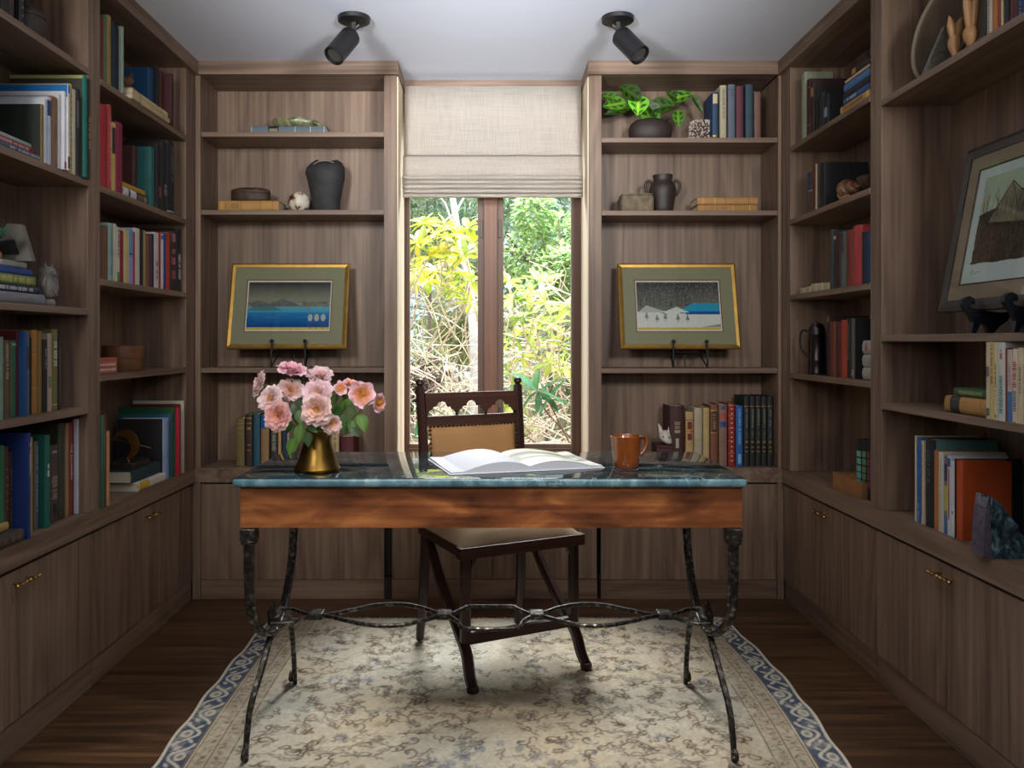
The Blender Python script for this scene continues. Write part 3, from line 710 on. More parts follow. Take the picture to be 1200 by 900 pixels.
plate([(xl_, .60), (xr_, .60), (xr_, .56), (xl_, .56)], 'bottom_rail', CHX)
b = BM(); rows = []
for j in range(13):
    z = .60+.235*j/12; r_ = []
    for i in range(17):
        u, v = i/8-1, j/6-1; r_.append(b.verts.new((u*.186, yb(z)-.012-.014*((1-u**6)*(1-v**6))**.5, z)))
    rows.append(r_)
for j in range(12):
    for i in range(16): b.faces.new((rows[j][i], rows[j][i+1], rows[j+1][i+1], rows[j+1][i]))
bp = obj('back_pad', b, mat('tan_back_leather', C(172, 130, 84), .6, spec=.3, bump=.15, bscale=90, var=.12, vscale=7), ch, smooth=60, local=True)
sd = bp.modifiers.new('thickness', 'SOLIDIFY'); sd.thickness = .02; sd.offset = -1
b = BM(); studs = [(x, .833) for x in np.linspace(-.184, .184, 24)]+[(sx*.187, z) for z in np.linspace(.62, .82, 13) for sx in (-1, 1)]
for x, z in studs: lathe(b, [(0, -.004), (.0062, -.002), (.0062, .002), (0, .004)], 6, (x, yb(z)-.016, z), 1, .8)
obj('upholstery_nails', b, mat('dark_bronze', C(70, 52, 36), .35, .9), ch, local=True, smooth=60)['kind'] = 'stuff'
# ------------------------------------------------------------------ ceiling spot lamps
blk = mat('matt_black_metal', C(22, 22, 24), .45, .2)
def spot(x, D, tgt, sgn, label):
    t = thing('ceiling_spotlight', label, 'spotlight', (x, D, CEIL), group='black ceiling spotlights')
    b = BM(); lathe(b, [(0, -.022), (.050, -.022), (.062, -.016), (.063, 0), (0, 0)], 40, (x, D, CEIL)); obj('canopy', b, blk, t, smooth=40)
    j = Vector((x-sgn*.012, D-.005, CEIL-.075))
    b = BM(); box(b, j.x+sgn*.012-.009, j.x+sgn*.012+.009, D-.012, D+.004, CEIL-.085, CEIL-.02, .002); tube(b, [(x, D, CEIL-.045), (x+sgn*.02, D, CEIL-.03)], .009, 10); obj('bracket', b, blk, t)
    a = (Vector(tgt)-j).normalized(); q = a.to_track_quat('Z', 'X').to_matrix().to_4x4()
    b = BM(); lathe(b, [(0, -.028), (.024, -.028), (.030, -.022), (.033, -.012), (.0395, -.010), (.040, -.004), (.040, .126), (.036, .128), (.035, .112), (0, .11)], 40)
    bmesh.ops.transform(b, matrix=Matrix.Translation(j+a*.012)@q, verts=b.verts); obj('lamp_head', b, blk, t, smooth=40)
    b = BM(); lathe(b, [(0, .1135), (.033, .1135), (.033, .1115), (0, .1115)], 30); bmesh.ops.transform(b, matrix=Matrix.Translation(j+a*.012)@q, verts=b.verts); obj('lens', b, mat('lens_dark', C(60, 58, 55), .15), t)
spot(-.531, 3.17, (-.615, 3.06, 2.22), 1, 'black cylindrical ceiling spotlight tilted left, above left bookcase')
spot(.500, 3.17, (.60, 3.06, 2.22), -1, 'black cylindrical ceiling spotlight tilted right, above right bookcase')
# ------------------------------------------------------------------ books
def cloth(c, rough=.62):
    key = 'cover_%02x%02x%02x' % tuple(int(v) for v in c)
    return mat(key, C(*c), rough, bump=.12, bscale=160, var=.10, vscale=14)
paper = mat('page_edges', C(206, 196, 172), .85, bump=.2, bscale=30, stretch=(1, 40, 1))
paperw = mat('white_page_edges', C(222, 220, 214), .85, bump=.2, bscale=30, stretch=(1, 40, 1))
def booklocal(t, h, d, style='hard', rounded=.35):
    """spine at x=0 facing +x, thickness along y centred on 0, height along z"""
    k = .0028 if style == 'hard' else .0008; ins = .0035 if style == 'hard' else .0
    th = t/2-.0003; a = rounded*th if style == 'hard' else .12*th
    n = 7; arc = [(-a+a*math.cos(q), th*math.sin(q)) for q in np.linspace(-PI/2, PI/2, n)]
    inn = [(x-k, y*(th-k)/th) for x, y in arc]
    outl = [(-d, -th)]+arc+[(-d, th), (-d, th-k)]+inn[::-1]+[(-d, -th+k)]
    b = BM(); prism(b, outl, lambda p: (p[0], p[1], 0), lambda p: (p[0], p[1], h))
    pg = BM(); x1 = -a-k-.0002; box(pg, -d+ins, x1, -th+k+.0001, th-k-.0001, ins+.0002, h-ins-.0002)
    return b, pg, arc, th, a
def strip(bm, arc, th, z0, z1, f=1., off=.0005):
    pts = [(x, y) for x, y in arc if abs(y) <= th*f+1e-9]
    if f < .999:
        pts = [(float(np.interp(y, [p[1] for p in arc], [p[0] for p in arc])), y) for y in np.linspace(-th*f, th*f, 5)]
    v0 = [bm.verts.new((x+off, y*1.004, z0)) for x, y in pts]; v1 = [bm.verts.new((x+off, y*1.004, z1)) for x, y in pts]
    for i in range(len(pts)-1): bm.faces.new((v0[i], v0[i+1], v1[i+1], v1[i]))
ORI = {}
def ori(S, T_):
    S = Vector(S); T_ = Vector(T_); H = S.cross(T_); return Matrix((S, T_, H)).transposed()
ORI['stand_left'] = ori((1, 0, 0), (0, 1, 0)); ORI['stand_right'] = ori((-1, 0, 0), (0, -1, 0)); ORI['stand_back'] = ori((0, -1, 0), (1, 0, 0))
ORI['lie_left'] = ori((1, 0, 0), (0, 0, 1)); ORI['lie_right'] = ori((-1, 0, 0), (0, 0, 1)); ORI['lie_back'] = ori((0, -1, 0), (0, 0, 1))
NLAB = set()
def text_marks(bm, arc, th, z0, z1, seed, f=.5):
    """rows of small letter-like flecks"""
    r = random.Random(seed); z = z0
    while z < z1:
        q = r.uniform(.003, .006)
        if r.random() < .85: strip(bm, arc, th, z, min(z+q*.6, z1), r.uniform(f*.6, f), .0007)
        z += q
def book(o, loc, t, h, d, col, label, group, marks=(), style='hard', tilt=0, pages=None, spin=0, face=None):
    assert label not in NLAB, label
    lim = {'left': 1.573+loc[0], 'right': 1.558-loc[0], 'back': 3.912-loc[1]}[o.split('_')[1]]
    if not spin: d = min(d, lim)
    NLAB.add(label)
    M = ORI[o].copy()
    if tilt: M = Matrix.Rotation(tilt, 3, 'X' if o.endswith('back') is False else 'Y') @ M
    if spin: M = Matrix.Rotation(spin, 3, 'Z') @ M
    root = thing('book', label, 'book', loc, M, group)
    b, pg, arc, th, a = booklocal(t, h, d, style)
    obj('cover', b, cloth(col) if not isinstance(col, bpy.types.Material) else col, root, local=True)
    obj('page_block', pg, pages or (paper if style == 'hard' else paperw), root, local=True)
    if face:
        sy = -1 if o.endswith('left') else 1; u = th*1.0; fb = BM()
        for (c, f0, f1) in (face if isinstance(face, list) else [(face, 0., 1.)]):
            fb = BM(); box(fb, -d+.001, -a-.0015, sy*(u+.0001), sy*(u+.0005), f0*h+.0008, f1*h-.0008); obj('cover_panel', fb, cloth(c), root, local=True)
    for i, mk in enumerate(marks):
        kind, z0, z1, c = mk[:4]; bm = BM(); mm = mat('ink_%02x%02x%02x' % c, C(*c), .45, .0) if kind != 'gold' else mat('gilt', C(190, 150, 80), .35, .8)
        if kind in ('band', 'gold'): strip(bm, arc, th, z0*h, z1*h, mk[4] if len(mk) > 4 else 1.); nm = 'spine_band'
        elif kind == 'label': strip(bm, arc, th, z0*h, z1*h, mk[4] if len(mk) > 4 else .8, .0004); nm = 'spine_label'
        elif kind == 'dots':
            k = max(3, int((z1-z0)*h/.02)); nm = 'spine_lettering'
            for j in range(k): zc = h*(z0+(z1-z0)*(j+.5)/k); strip(bm, arc, th, zc-.003, zc+.003, .3, .0007)
        else: text_marks(bm, arc, th, z0*h, z1*h, len(label)+i*7+int(h*1e4), mk[4] if len(mk) > 4 else .45); nm = 'spine_lettering'
        p = obj(nm, bm, mm, root, local=True, fix=False)
        if kind in ('dots', 'text'): p['kind'] = 'stuff'
    return root
def words_on_spine(root, txt, h, t, c, z0, size, reading=-1, x=.0012):
    """real lettering laid on a standing book's spine, reading downwards"""
    cu = bpy.data.curves.new('lettering', 'FONT'); cu.body = txt; cu.size = size; cu.extrude = .0001; cu.align_x = 'CENTER'; cu.align_y = 'CENTER'
    tmp = bpy.data.objects.new('tmp', cu); COL.objects.link(tmp); bpy.context.view_layer.update()
    me = bpy.data.meshes.new_from_object(tmp.evaluated_get(bpy.context.evaluated_depsgraph_get())); bpy.data.objects.remove(tmp)
    me.materials.append(mat('ink_%02x%02x%02x' % c, C(*c), .45))
    ob = bpy.data.objects.new('spine_lettering', me); COL.objects.link(ob); ob.parent = root
    # text x -> -z (downwards), text y -> +y, normal -> +x
    M = Matrix(((0, 0, 1), (0, 1, 0), (-1, 0, 0))); ob.rotation_euler = M.to_euler(); ob.location = (x, 0, z0)
    return ob
def yat(px, X):
    return F*abs(X)/abs(px-CX)
def row_side(sd, inset, zs, items, where, group, dep=.17):
    """items: (px0, px1, ytop, colour, words, marks, extra)"""
    X = (XL-inset) if sd == 'left' else (XR+inset); out = []; prev = None
    for it in items:
        p0, p1, yt, c, desc = it[:5]; mk = it[5] if len(it) > 5 else (); ex = dict(it[6]) if len(it) > 6 else {}
        Xi = X + ((ex.pop('out', 0)) * (1 if sd == 'left' else -1))
        ya, yb_ = yat(p0, Xi), yat(p1, Xi); lo_, hi_ = min(ya, yb_), max(ya, yb_)
        if prev is not None:
            if sd == 'left' and lo_ < prev: hi_ = max(hi_, prev+min(hi_-lo_, .012)); lo_ = prev
            if sd == 'right' and hi_ > prev: lo_ = min(lo_, prev-min(hi_-lo_, .012)); hi_ = prev
        front = p0 < 112 if sd == 'left' else p0 > 1030
        mn, mx = ((1.862, 2.702) if sd == 'left' else (1.862, 2.739)) if front else ((2.789, 3.572) if sd == 'left' else (2.824, 3.572))
        if lo_ < mn: hi_ = max(hi_, mn+.010); lo_ = mn
        if hi_ > mx: lo_ = min(lo_, mx-.012); hi_ = mx
        prev = hi_ if sd == 'left' else lo_
        t = (hi_-lo_)*.985; ym = (lo_+hi_)/2; s = F/lo_
        h = CH+(CY-yt)/s-zs
        h = max(.05, h)
        d = ex.pop('d', dep)
        out.append(book('stand_'+sd, (Xi, ym, zs+.0008), t, h, d, c, desc+' '+where, group, mk, **ex))
    return out
G_ = ('gold', .88, .90, (1, 1, 1)); G2 = ('gold', .10, .12, (1, 1, 1)); GB = (G_, G2, ('gold', .70, .71, (1, 1, 1)))
def tx(a, b, c=(200, 180, 130), f=.45): return ('text', a, b, c, f)
# --- left wall, front bookcase
LNw = 'of the front bookcase on the left wall'
row_side('left', .035, 2.084, [(4, 11, -70, (30, 26, 24), 'thick black book'), (11, 18, -60, (52, 34, 26), 'dark brown book'), (24, 29, -50, (24, 24, 26), 'slim silver-dotted black book', (('dots', .05, .5, (150, 150, 150)),))], 'on the top shelf of the front left bookcase', 'books on the top shelf of the front left bookcase')
w2 = 'on the second shelf of the front left bookcase'; g2 = 'books on the second shelf of the front left bookcase'
row_side('left', -.012, 1.711, [
 (98.6, 103.2, 88, (20, 118, 106), 'tall teal book with pale edges', (), {'d': .245, 'face': [((60, 58, 48), 0., .965), ((176, 166, 96), .965, 1.)]}),
 (103.4, 106.4, 92, (24, 24, 24), 'tall black book with yellow lettering', (tx(.3, .62, (190, 160, 50), .6),), {'d': .23}),
], w2, g2)
row_side('left', .0, 1.711, [
 (48.6, 51.4, 122, (128, 96, 40), 'thin dark green book with gold spine', (), {'d': .18, 'face': (26, 34, 28)}),
 (52.0, 55.6, 115, (196, 200, 206), 'off-white slipcased book'),
 (56.0, 61.2, 113, (178, 186, 204), 'pale blue book with navy patch', (('label', .72, .95, (24, 50, 100), .9),)),
 (61.5, 68.2, 112, (128, 92, 62), 'brown cloth book'),
 (68.8, 71.8, 110, (196, 194, 196), 'slim white book'),
 (72.0, 77.3, 107, (206, 206, 210), 'white book with red foot on spine', (('label', .01, .1, (150, 30, 60), 1.),), {'d': .22, 'style': 'soft', 'out': .01}),
 (77.5, 81.8, 99, (212, 212, 214), 'white book with blue top edge', (('label', .02, .16, (40, 44, 70), 1.), ('band', .9, 1., (20, 110, 168))), {'face': [((206, 208, 210), 0., .85), ((16, 104, 170), .85, 1.)], 'd': .235, 'style': 'soft', 'out': .015}),
 (82.0, 85.0, 98, (186, 160, 90), 'slim yellow patterned book', (('dots', .05, .9, (60, 60, 50)),), {'d': .24}),
 (85.2, 89.3, 104, (206, 198, 176), 'cream book in paper jacket', (), {'d': .2}),
 (89.5, 94.0, 103, (52, 48, 52), 'charcoal book with grey panel', (('label', .55, .86, (96, 96, 100), .7),), {'d': .2}),
], w2, g2)
def lying(sd, X, y0, y1, z, t, d, c, label, group, marks=(), pages=None, style='hard', spin=0):
    o = 'lie_'+sd
    if sd == 'left': loc = (X, y1, z+t/2)      # height axis runs towards -y
    elif sd == 'right': loc = (X, y0, z+t/2)
    else: loc = (y1, X, z+t/2)                 # back: y0,y1 are x range, X is the y of the spine
    return book(o, loc, t, abs(y1-y0), d, c, label, group, marks, style, pages=pages, spin=spin)
gl = 'books lying on the second shelf of the front left bookcase'
z = 1.712
lying('left', XL-.004, 2.20, 2.545, z, .016, .15, (70, 82, 100), 'grey-blue book lying at the bottom of the pile on second shelf of front left bookcase', gl, (tx(.2, .8, (190, 190, 190)),)); z += .0165
lying('left', XL-.02, 2.14, 2.46, z, .022, .15, (132, 44, 50), 'dark red book lying in the pile on second shelf of front left bookcase', gl, (tx(.2, .7, (210, 170, 170)),)); z += .0225
lying('left', XL-.03, 2.12, 2.44, z, .012, .14, (150, 170, 160), 'pale green slim book on the dark red one, second shelf of front left bookcase', gl)
fl = painted('floral_jacket', .6)
book('stand_left', (XL-.015, 2.235, 1.762), .02, .20, .16, (124, 130, 112), 'grey-green patterned book standing on the pile, second shelf of front left bookcase', gl, (('dots', .1, .9, (60, 84, 60)),))
# third shelf: pile, owl, frame, green ornament
w3 = 'in the pile beside the stone owl'; g3 = 'books piled beside the stone owl'
z = 1.2834; X0 = XL-.006; PILE = []
for t, y1, c, desc, mk in (
 (.034, 2.455, (120, 126, 134), 'pale grey thick book at the bottom', (tx(.25, .8, (160, 130, 130), .4),)),
 (.023, 2.43, (40, 46, 66), 'navy book with white lettering', (tx(.1, .75, (206, 206, 210), .6),)),
 (.033, 2.42, (104, 122, 60), 'green book with yellow lettering', (tx(.05, .78, (196, 190, 120), .7), ('band', .94, .97, (60, 70, 40)))),
 (.022, 2.41, (36, 66, 132), 'bright blue book with orange marks', (('label', .5, .66, (176, 130, 60), .8),)),
 (.020, 2.385, (150, 152, 142), 'pale grey-green slim book', (('label', .4, .6, (190, 176, 172), .8),)),
 (.022, 2.27, (160, 112, 70), 'orange-brown book on top', ())):
    t *= .9; lying('left', X0, 2.08, y1, z, t, .17, c, desc+' '+w3, g3, mk); z += t+.0006; PILE.append(z); X0 -= .004
w4 = 'on the fourth shelf of the front left bookcase'; g4 = 'books on the fourth shelf of the front left bookcase'
row_side('left', .03, .954, [
 (.0, 4.9, 395, (110, 138, 122), 'pale green cloth book', (), {'out': .01}), (5.6, 11.8, 399, (96, 78, 58), 'brown book with flecked gilt spine', (tx(.5, .95, (170, 150, 110), .6),)),
 (12.2, 14.6, 400, (84, 88, 62), 'slim olive book'), (14.9, 19.4, 399, (44, 98, 66), 'green book with pale edge', (('band', .93, .96, (150, 160, 130)),)),
 (19.7, 21.6, 388, (92, 24, 26), 'thin crimson book'), (22, 30.6, 388, (20, 62, 112), 'large blue cloth book', (), {'out': .02}), (30.9, 35.4, 389, (92, 102, 118), 'slate blue book with brown patch', (('label', .55, .82, (70, 50, 50), .9),)),
 (35.7, 37.8, 396, (34, 26, 24), 'thin black book'), (38.1, 44.8, 387, (164, 112, 46), 'ochre book with raised bands', (('gold', .3, .31, (1, 1, 1)), ('gold', .7, .71, (1, 1, 1)))), (45.1, 49.8, 388, (130, 100, 52), 'tan book with paper edge'),
 (50.8, 56.6, 398, (28, 28, 32), 'black jacketed book', (tx(.6, .9, (150, 150, 150), .3),)), (56.9, 61.6, 391, (176, 150, 138), 'pinkish cream book with green base', (('label', .3, .45, (110, 120, 90), .8),)),
 (62.0, 68.9, 386, (112, 108, 60), 'tall olive book with white title', (tx(.55, .85, (206, 206, 190), .7), ('band', .07, .08, (200, 190, 130)))), (69.3, 71.6, 394, (50, 40, 38), 'thin dark brown book with flecks', (tx(.1, .9, (150, 140, 130), .3),)),
], w4, g4, .19)
w5 = 'on the ledge of the front left bookcase'; g5 = 'books on the ledge of the front left bookcase'
rr = row_side('left', .04, LEDGE, [
 (1.5, 6, 523, (40, 108, 72), 'leaning green slim book'), (6.3, 11, 524, (86, 50, 38), 'reddish brown book with dark bands', (('dots', .3, .8, (150, 120, 90)),)), (11.3, 15.5, 530, (40, 36, 34), 'thin blackish book', (tx(.1, .8, (120, 110, 60), .4),)),
 (23.5, 31.5, 508, (18, 44, 104), 'big navy blue book with white lettering', (tx(.6, .92, (190, 196, 210), .4),), {'out': .045, 'd': .22}),
 (32, 40, 514, (164, 134, 72), 'mustard yellow cloth book', (), {'out': .02}), (41, 46, 518, (96, 94, 96), 'grey speckled book', (tx(.2, .95, (150, 150, 150), .5),)),
 (46.5, 60, 511, (22, 96, 86), 'broad teal book with white emblem', (('label', .55, .62, (190, 206, 200), .35), ('label', .64, .69, (190, 206, 200), .3)), {'out': .02, 'd': .2}),
 (60.5, 69.5, 523, (78, 62, 60), 'mottled brown and black pictorial book', (('label', .9, .93, (170, 140, 130), .9), tx(.3, .6, (160, 130, 120), .8), ('label', .1, .24, (26, 24, 28), .9)),),
 (70, 77.3, 497, (58, 58, 40), 'tall dark olive book', (), {'d': .22}), (77.6, 81.2, 497, (150, 122, 88), 'slim buff book'),
 (81.4, 85.4, 496, (126, 56, 38), 'rust brown book titled in white'), (85.6, 88.4, 492, (112, 26, 54), 'slim maroon book', (tx(.3, .9, (180, 120, 130), .4),)),
 (88.7, 99.3, 492, (196, 202, 212), 'broad white book', (('band', .08, .085, (150, 160, 170)),), {'d': .2, 'out': .012}), (99.6, 102.4, 516, (44, 42, 52), 'thin dark blue book with pale flecks', (tx(.3, .9, (150, 150, 170), .5),)),
], w5, g5, .19)
words_on_spine(rr[10], 'THE ALHAMBRA', .3, .02, (222, 206, 190), .175, .0165)
lying('left', XL+.0, 2.04, 2.335, LEDGE+.001, .034, .17, (66, 54, 46), 'dark brown book lying at the front edge of the left ledge', g5, (tx(.05, .95, (110, 92, 74), .5),))
lying('left', XL-.03, 2.03, 2.31, LEDGE+.036, .024, .14, (168, 134, 78), 'tan book with ribbed pages lying on the dark brown one', g5, (('gold', .5, .52, (1, 1, 1)),))
# --- left wall, rear bookcase
a1 = 'on the top shelf of the rear left bookcase'; q1 = 'books on the top shelf of the rear left bookcase'
row_side('left', .02, 2.078, [
 (118.2, 122.3, 20, (112, 38, 34), 'dark red book'), (122.6, 126.3, 17, (92, 118, 74), 'light green book'), (126.7, 131, 17, (168, 140, 78), 'yellow cloth book', (tx(.2, .8, (110, 90, 50), .3),)),
 (131.8, 135.4, 24, (20, 46, 58), 'petrol blue book'), (135.7, 140.2, 30, (18, 24, 40), 'blackish navy book'), (140.8, 145.6, 31, (138, 156, 140), 'pale sage book', (), {'out': .01}),
 (175.6, 181.5, 79, (16, 66, 108), 'large royal blue book', (), {'out': -.045, 'd': .19}), (182.5, 187, 79, (30, 32, 40), 'dark slate book', (), {'out': -.035}), (187.4, 192.8, 82, (70, 30, 28), 'deep maroon book', (), {'out': -.03, 'd': .18}), (193.2, 197.6, 86, (74, 34, 34), 'plum brown book'), (198, 201.5, 87, (24, 30, 30), 'slim black book with pale edge', (('band', .93, .96, (90, 100, 100)),)),
], a1, q1, .19)
for k, (zz, desc) in enumerate(((2.079, 'cream vellum book lying underneath'), (2.101, 'cream vellum book lying uppermost'))):
    lying('left', XL+.01-.004*k, 3.02+.01*k, 3.37-.01*k, zz, .0215, .11, (190, 172, 132), desc+', '+a1[3:], q1, (('band', .18, .2, (130, 110, 80)), ('band', .5, .51, (130, 110, 80)), ('band', .8, .82, (130, 110, 80))))
a2 = 'on the second shelf of the rear left bookcase'; q2 = 'books on the second shelf of the rear left bookcase'
row_side('left', .01, 1.71, [
 (118.4, 127, 121, (162, 26, 38), 'bright red thick book', (), {'out': .012}), (127.2, 131.5, 122, (172, 62, 60), 'faded red book', (tx(.1, .9, (200, 140, 130), .4),), {'out': .01}), (131.8, 136.6, 143, (196, 168, 96), 'yellow book with black spine patch', (('label', .55, .93, (34, 30, 30), .85),)),
 (137.2, 145.4, 142, (134, 34, 60), 'raspberry pink cloth book', (tx(.7, .9, (100, 20, 40), .3),)),
 (184.6, 190.5, 168, (20, 20, 24), 'tall black book with pink marks', (tx(.2, .36, (170, 80, 90), .6),)), (190.9, 197.5, 166, (26, 24, 28), 'tall black book with white flecks', (tx(.25, .4, (170, 170, 180), .6),)), (197.9, 206.8, 164, (30, 30, 34), 'broad black book with pale line', (tx(.45, .95, (90, 90, 96), .5), ('band', .03, .05, (160, 170, 180))),),
], a2, q2, .19)
lying('left', XL-.004, 2.98, 3.095, 1.711, .032, .13, (196, 200, 204), 'white and black boxed book lying '+a2, q2, (('label', .55, .66, (26, 30, 44), 1.), ('label', .0, .08, (60, 40, 34), 1.)))
lying('left', XL-.004, 3.10, 3.18, 1.711, .028, .13, (96, 84, 70), 'brown marbled book lying '+a2, q2, (('label', .1, .3, (150, 130, 100), .7),))
lying('left', XL-.012, 2.985, 3.183, 1.744, .02, .13, (172, 136, 52), 'mustard book lying on top of two others '+a2[3:], q2)
book('stand_left', (-1.40, 3.212, 1.711), .040, .235, .16, (70, 40, 32), 'brown book standing beyond the lying books '+a2[3:], q2)
book('stand_left', (-1.352, 3.258, 1.711), .045, .24, .18, (34, 96, 92), 'teal book standing beyond the lying books '+a2[3:], q2)
a3 = 'on the third shelf of the rear left bookcase'; q3 = 'books on the third shelf of the rear left bookcase'
row_side('left', .012, 1.3886, [
 (117.6, 120.2, 264, (112, 64, 48), 'russet book'), (120.4, 122.2, 264, (84, 82, 62), 'thin olive book'), (122.4, 127.8, 264, (116, 76, 58), 'cinnamon brown book'),
 (128.1, 133.7, 261, (140, 172, 164), 'pale aqua book', (tx(.1, .95, (100, 130, 124), .5),)), (133.9, 136.9, 262, (196, 190, 170), 'ivory book', (), {'style': 'soft'}), (137.1, 140.8, 266, (206, 200, 180), 'cream book with black title', (tx(.45, .95, (50, 50, 46), .5), ('label', .0, .18, (60, 130, 60), .8)), {'style': 'soft'}),
 (141.2, 145.6, 270, (134, 22, 26), 'crimson book'), (145.8, 147.6, 268, (190, 180, 150), 'thin buff book', (), {'style': 'soft'}), (147.8, 151.2, 270, (196, 180, 96), 'lemon yellow book', (), {'style': 'soft'}),
 (151.5, 156.4, 268, (98, 150, 184), 'sky blue book with lilac lower half', (('label', .0, .5, (140, 140, 190), 1.), ('label', .53, .56, (70, 60, 90), .9)), {'style': 'soft'}), (156.6, 158.8, 272, (160, 46, 72), 'thin rose red book'), (159, 164.2, 267, (196, 188, 172), 'broad off-white book', (), {'style': 'soft'}),
 (164.5, 168.8, 269, (28, 30, 30), 'black book'), (169.0, 171.2, 270, (150, 126, 86), 'thin tan book'), (171.5, 176.4, 275, (112, 78, 60), 'walnut brown book'), (176.6, 178.2, 274, (90, 40, 56), 'thin plum book'), (178.4, 180.9, 274, (22, 28, 52), 'midnight blue book'),
 (181.2, 186.5, 272, (196, 194, 190), 'white book with black title', (tx(.15, .5, (60, 56, 56), .5),), {'style': 'soft'}), (186.8, 188.9, 272, (160, 34, 34), 'thin scarlet book'), (189.1, 191.9, 274, (206, 210, 214), 'snow white book', (('label', .9, .98, (60, 90, 150), 1.),), {'style': 'soft'}), (192.1, 195.2, 273, (34, 60, 128), 'cobalt blue book'),
 (195.5, 200.3, 272, (172, 58, 32), 'orange-red book'), (200.6, 208.0, 270, (52, 36, 40), 'black book with pink flower spine', (('label', .82, .96, (170, 110, 116), .7), ('label', .62, .7, (150, 96, 80), .6), ('label', .44, .56, (170, 90, 120), .7), ('label', .2, .34, (150, 80, 90), .7)),), (208.3, 213.2, 268, (26, 26, 28), 'black book with white script', (tx(.2, .6, (200, 200, 190), .7),)),
], a3, q3, .19)
a5 = 'on the ledge of the rear left bookcase'; q5 = 'books on the ledge of the rear left bookcase'
row_side('left', .0, LEDGE, [
 (115.2, 119.2, 487, (46, 84, 60), 'slim dark green book with floral spine', (tx(.4, .8, (150, 150, 120), .5),), {'out': .012}), (119.5, 123.8, 486, (110, 26, 40), 'burgundy book', (), {'out': .012}), (125, 129.6, 506, (196, 150, 104), 'short peach coloured book', (), {'out': .01}),
 (193.4, 199.6, 491, (138, 158, 184), 'pale blue book with black picture cover', (), {'d': .2, 'face': [((26, 20, 20), 0., 1.)]}), (200, 203.4, 486, (34, 88, 112), 'light blue slim book', (), {'d': .225}), (203.7, 206.0, 478, (24, 84, 46), 'bright green book', (), {'d': .235}), (206.2, 209.8, 478, (172, 22, 44), 'scarlet cloth book', (), {'d': .2, 'out': .015}),
 (210, 212.4, 474, (88, 26, 26), 'oxblood book', (), {'d': .2}), (212.6, 216.6, 470, (190, 184, 164), 'tall cream book', (), {'d': .22, 'out': .01}),
], a5, q5, .19)
lying('left', XL+.005, 3.085, 3.34, LEDGE+.001, .032, .2, (206, 200, 190), 'white-paged book with yellow label lying at bottom of ledge pile', q5, (('label', .62, .98, (196, 160, 40), 1.),))
lying('left', XL-.012, 3.07, 3.33, LEDGE+.0338, .048, .2, (24, 56, 58), 'dark petrol green book lying under the brass ornament', q5)
# --- right wall, rear bookcase
b1 = 'on the top shelf of the rear right bookcase'; p1 = 'books on the top shelf of the rear right bookcase'
row_side('right', .012, 2.03, [
 (938.2, 942.8, 84, (140, 146, 122), 'pale khaki book', (), {'d': .12}), (944.4, 948.4, 92, (62, 26, 26), 'dark red book', (('gold', .85, .86, (1, 1, 1)), ('gold', .2, .21, (1, 1, 1)))), (948.7, 952.6, 93, (46, 30, 28), 'brown-black book with gold label', (('label', .7, .86, (150, 110, 60), .8),)),
 (953, 957.6, 104, (24, 28, 26), 'dark black-green book', (tx(.4, .8, (90, 90, 80), .3),), {'out': -.01}), (958, 963.5, 108, (30, 30, 30), 'plain black book'), (964, 969.5, 110, (24, 26, 30), 'blue-black book with white label', (('label', .3, .6, (130, 150, 170), .7),)),
], b1, p1, .16)
z = 2.031; p1b = 'books in the lying pile on the top shelf of the rear right bookcase'
for t, y1, c, desc, mk in (
 (.030, 3.075, (188, 148, 84), 'tan patterned book at the bottom', (('band', .0, .1, (206, 170, 110)), tx(.2, .9, (130, 84, 40), .6))), (.022, 3.05, (52, 84, 130), 'blue book with white title', (tx(.5, .85, (190, 196, 210), .5),)),
 (.022, 3.05, (24, 26, 34), 'black book', ()), (.030, 3.045, (70, 112, 158), 'sky blue thick book', ()), (.010, 3.035, (190, 170, 140), 'thin cream book', ()), (.026, 2.99, (34, 28, 26), 'black book with orange patch on top', (('label', .7, .9, (170, 110, 60), .8),))):
    lying('right', XR+.004, 2.84, y1, z, t, .15, c, desc+' of the pile on the rear right top shelf', p1b, mk, pages=paperw); z += t+.0006
b2 = 'on the second shelf of the rear right bookcase'; p2 = 'books on the second shelf of the rear right bookcase'
row_side('right', .02, 1.709, [
 (944.6, 950.8, 201, (74, 66, 54), 'drab book with blue upper spine', (('label', .58, .98, (26, 52, 84), .98), ('band', .54, .57, (150, 150, 130)))), (951.4, 954.8, 193, (96, 42, 28), 'chestnut brown book'), (955, 957, 192, (190, 170, 150), 'thin cream book'), (957.3, 959.8, 191, (60, 58, 34), 'thin dark olive book'), (960.1, 965.4, 190, (24, 24, 28), 'large black book', (), {'d': .18}),
], b2, p2, .15)
b3 = 'on the third shelf of the rear right bookcase'; p3 = 'books on the third shelf of the rear right bookcase'
row_side('right', .02, 1.377, [
 (971.8, 975.8, 269, (52, 68, 68), 'slate green book'), (976.1, 979.4, 271, (36, 30, 30), 'near-black book', (('label', .86, .92, (170, 160, 140), .8),)), (979.7, 983.6, 272, (66, 18, 22), 'wine red book'), (983.9, 989.6, 271, (82, 100, 94), 'grey-green book with dark top', (('label', .62, .98, (40, 56, 62), .9),)),
 (990, 997.4, 269, (134, 56, 42), 'brick red book', (tx(.2, .9, (90, 40, 30), .5),)), (997.7, 1007.6, 263, (176, 62, 60), 'broad coral red book', (('label', .36, .39, (110, 30, 30), .2),), {'out': .006}), (1008, 1011.4, 272, (42, 34, 44), 'dark aubergine book'), (1011.7, 1015, 272, (28, 44, 62), 'ink blue book'), (1015.3, 1019.4, 272, (24, 56, 104), 'royal blue book'),
], b3, p3, .16)
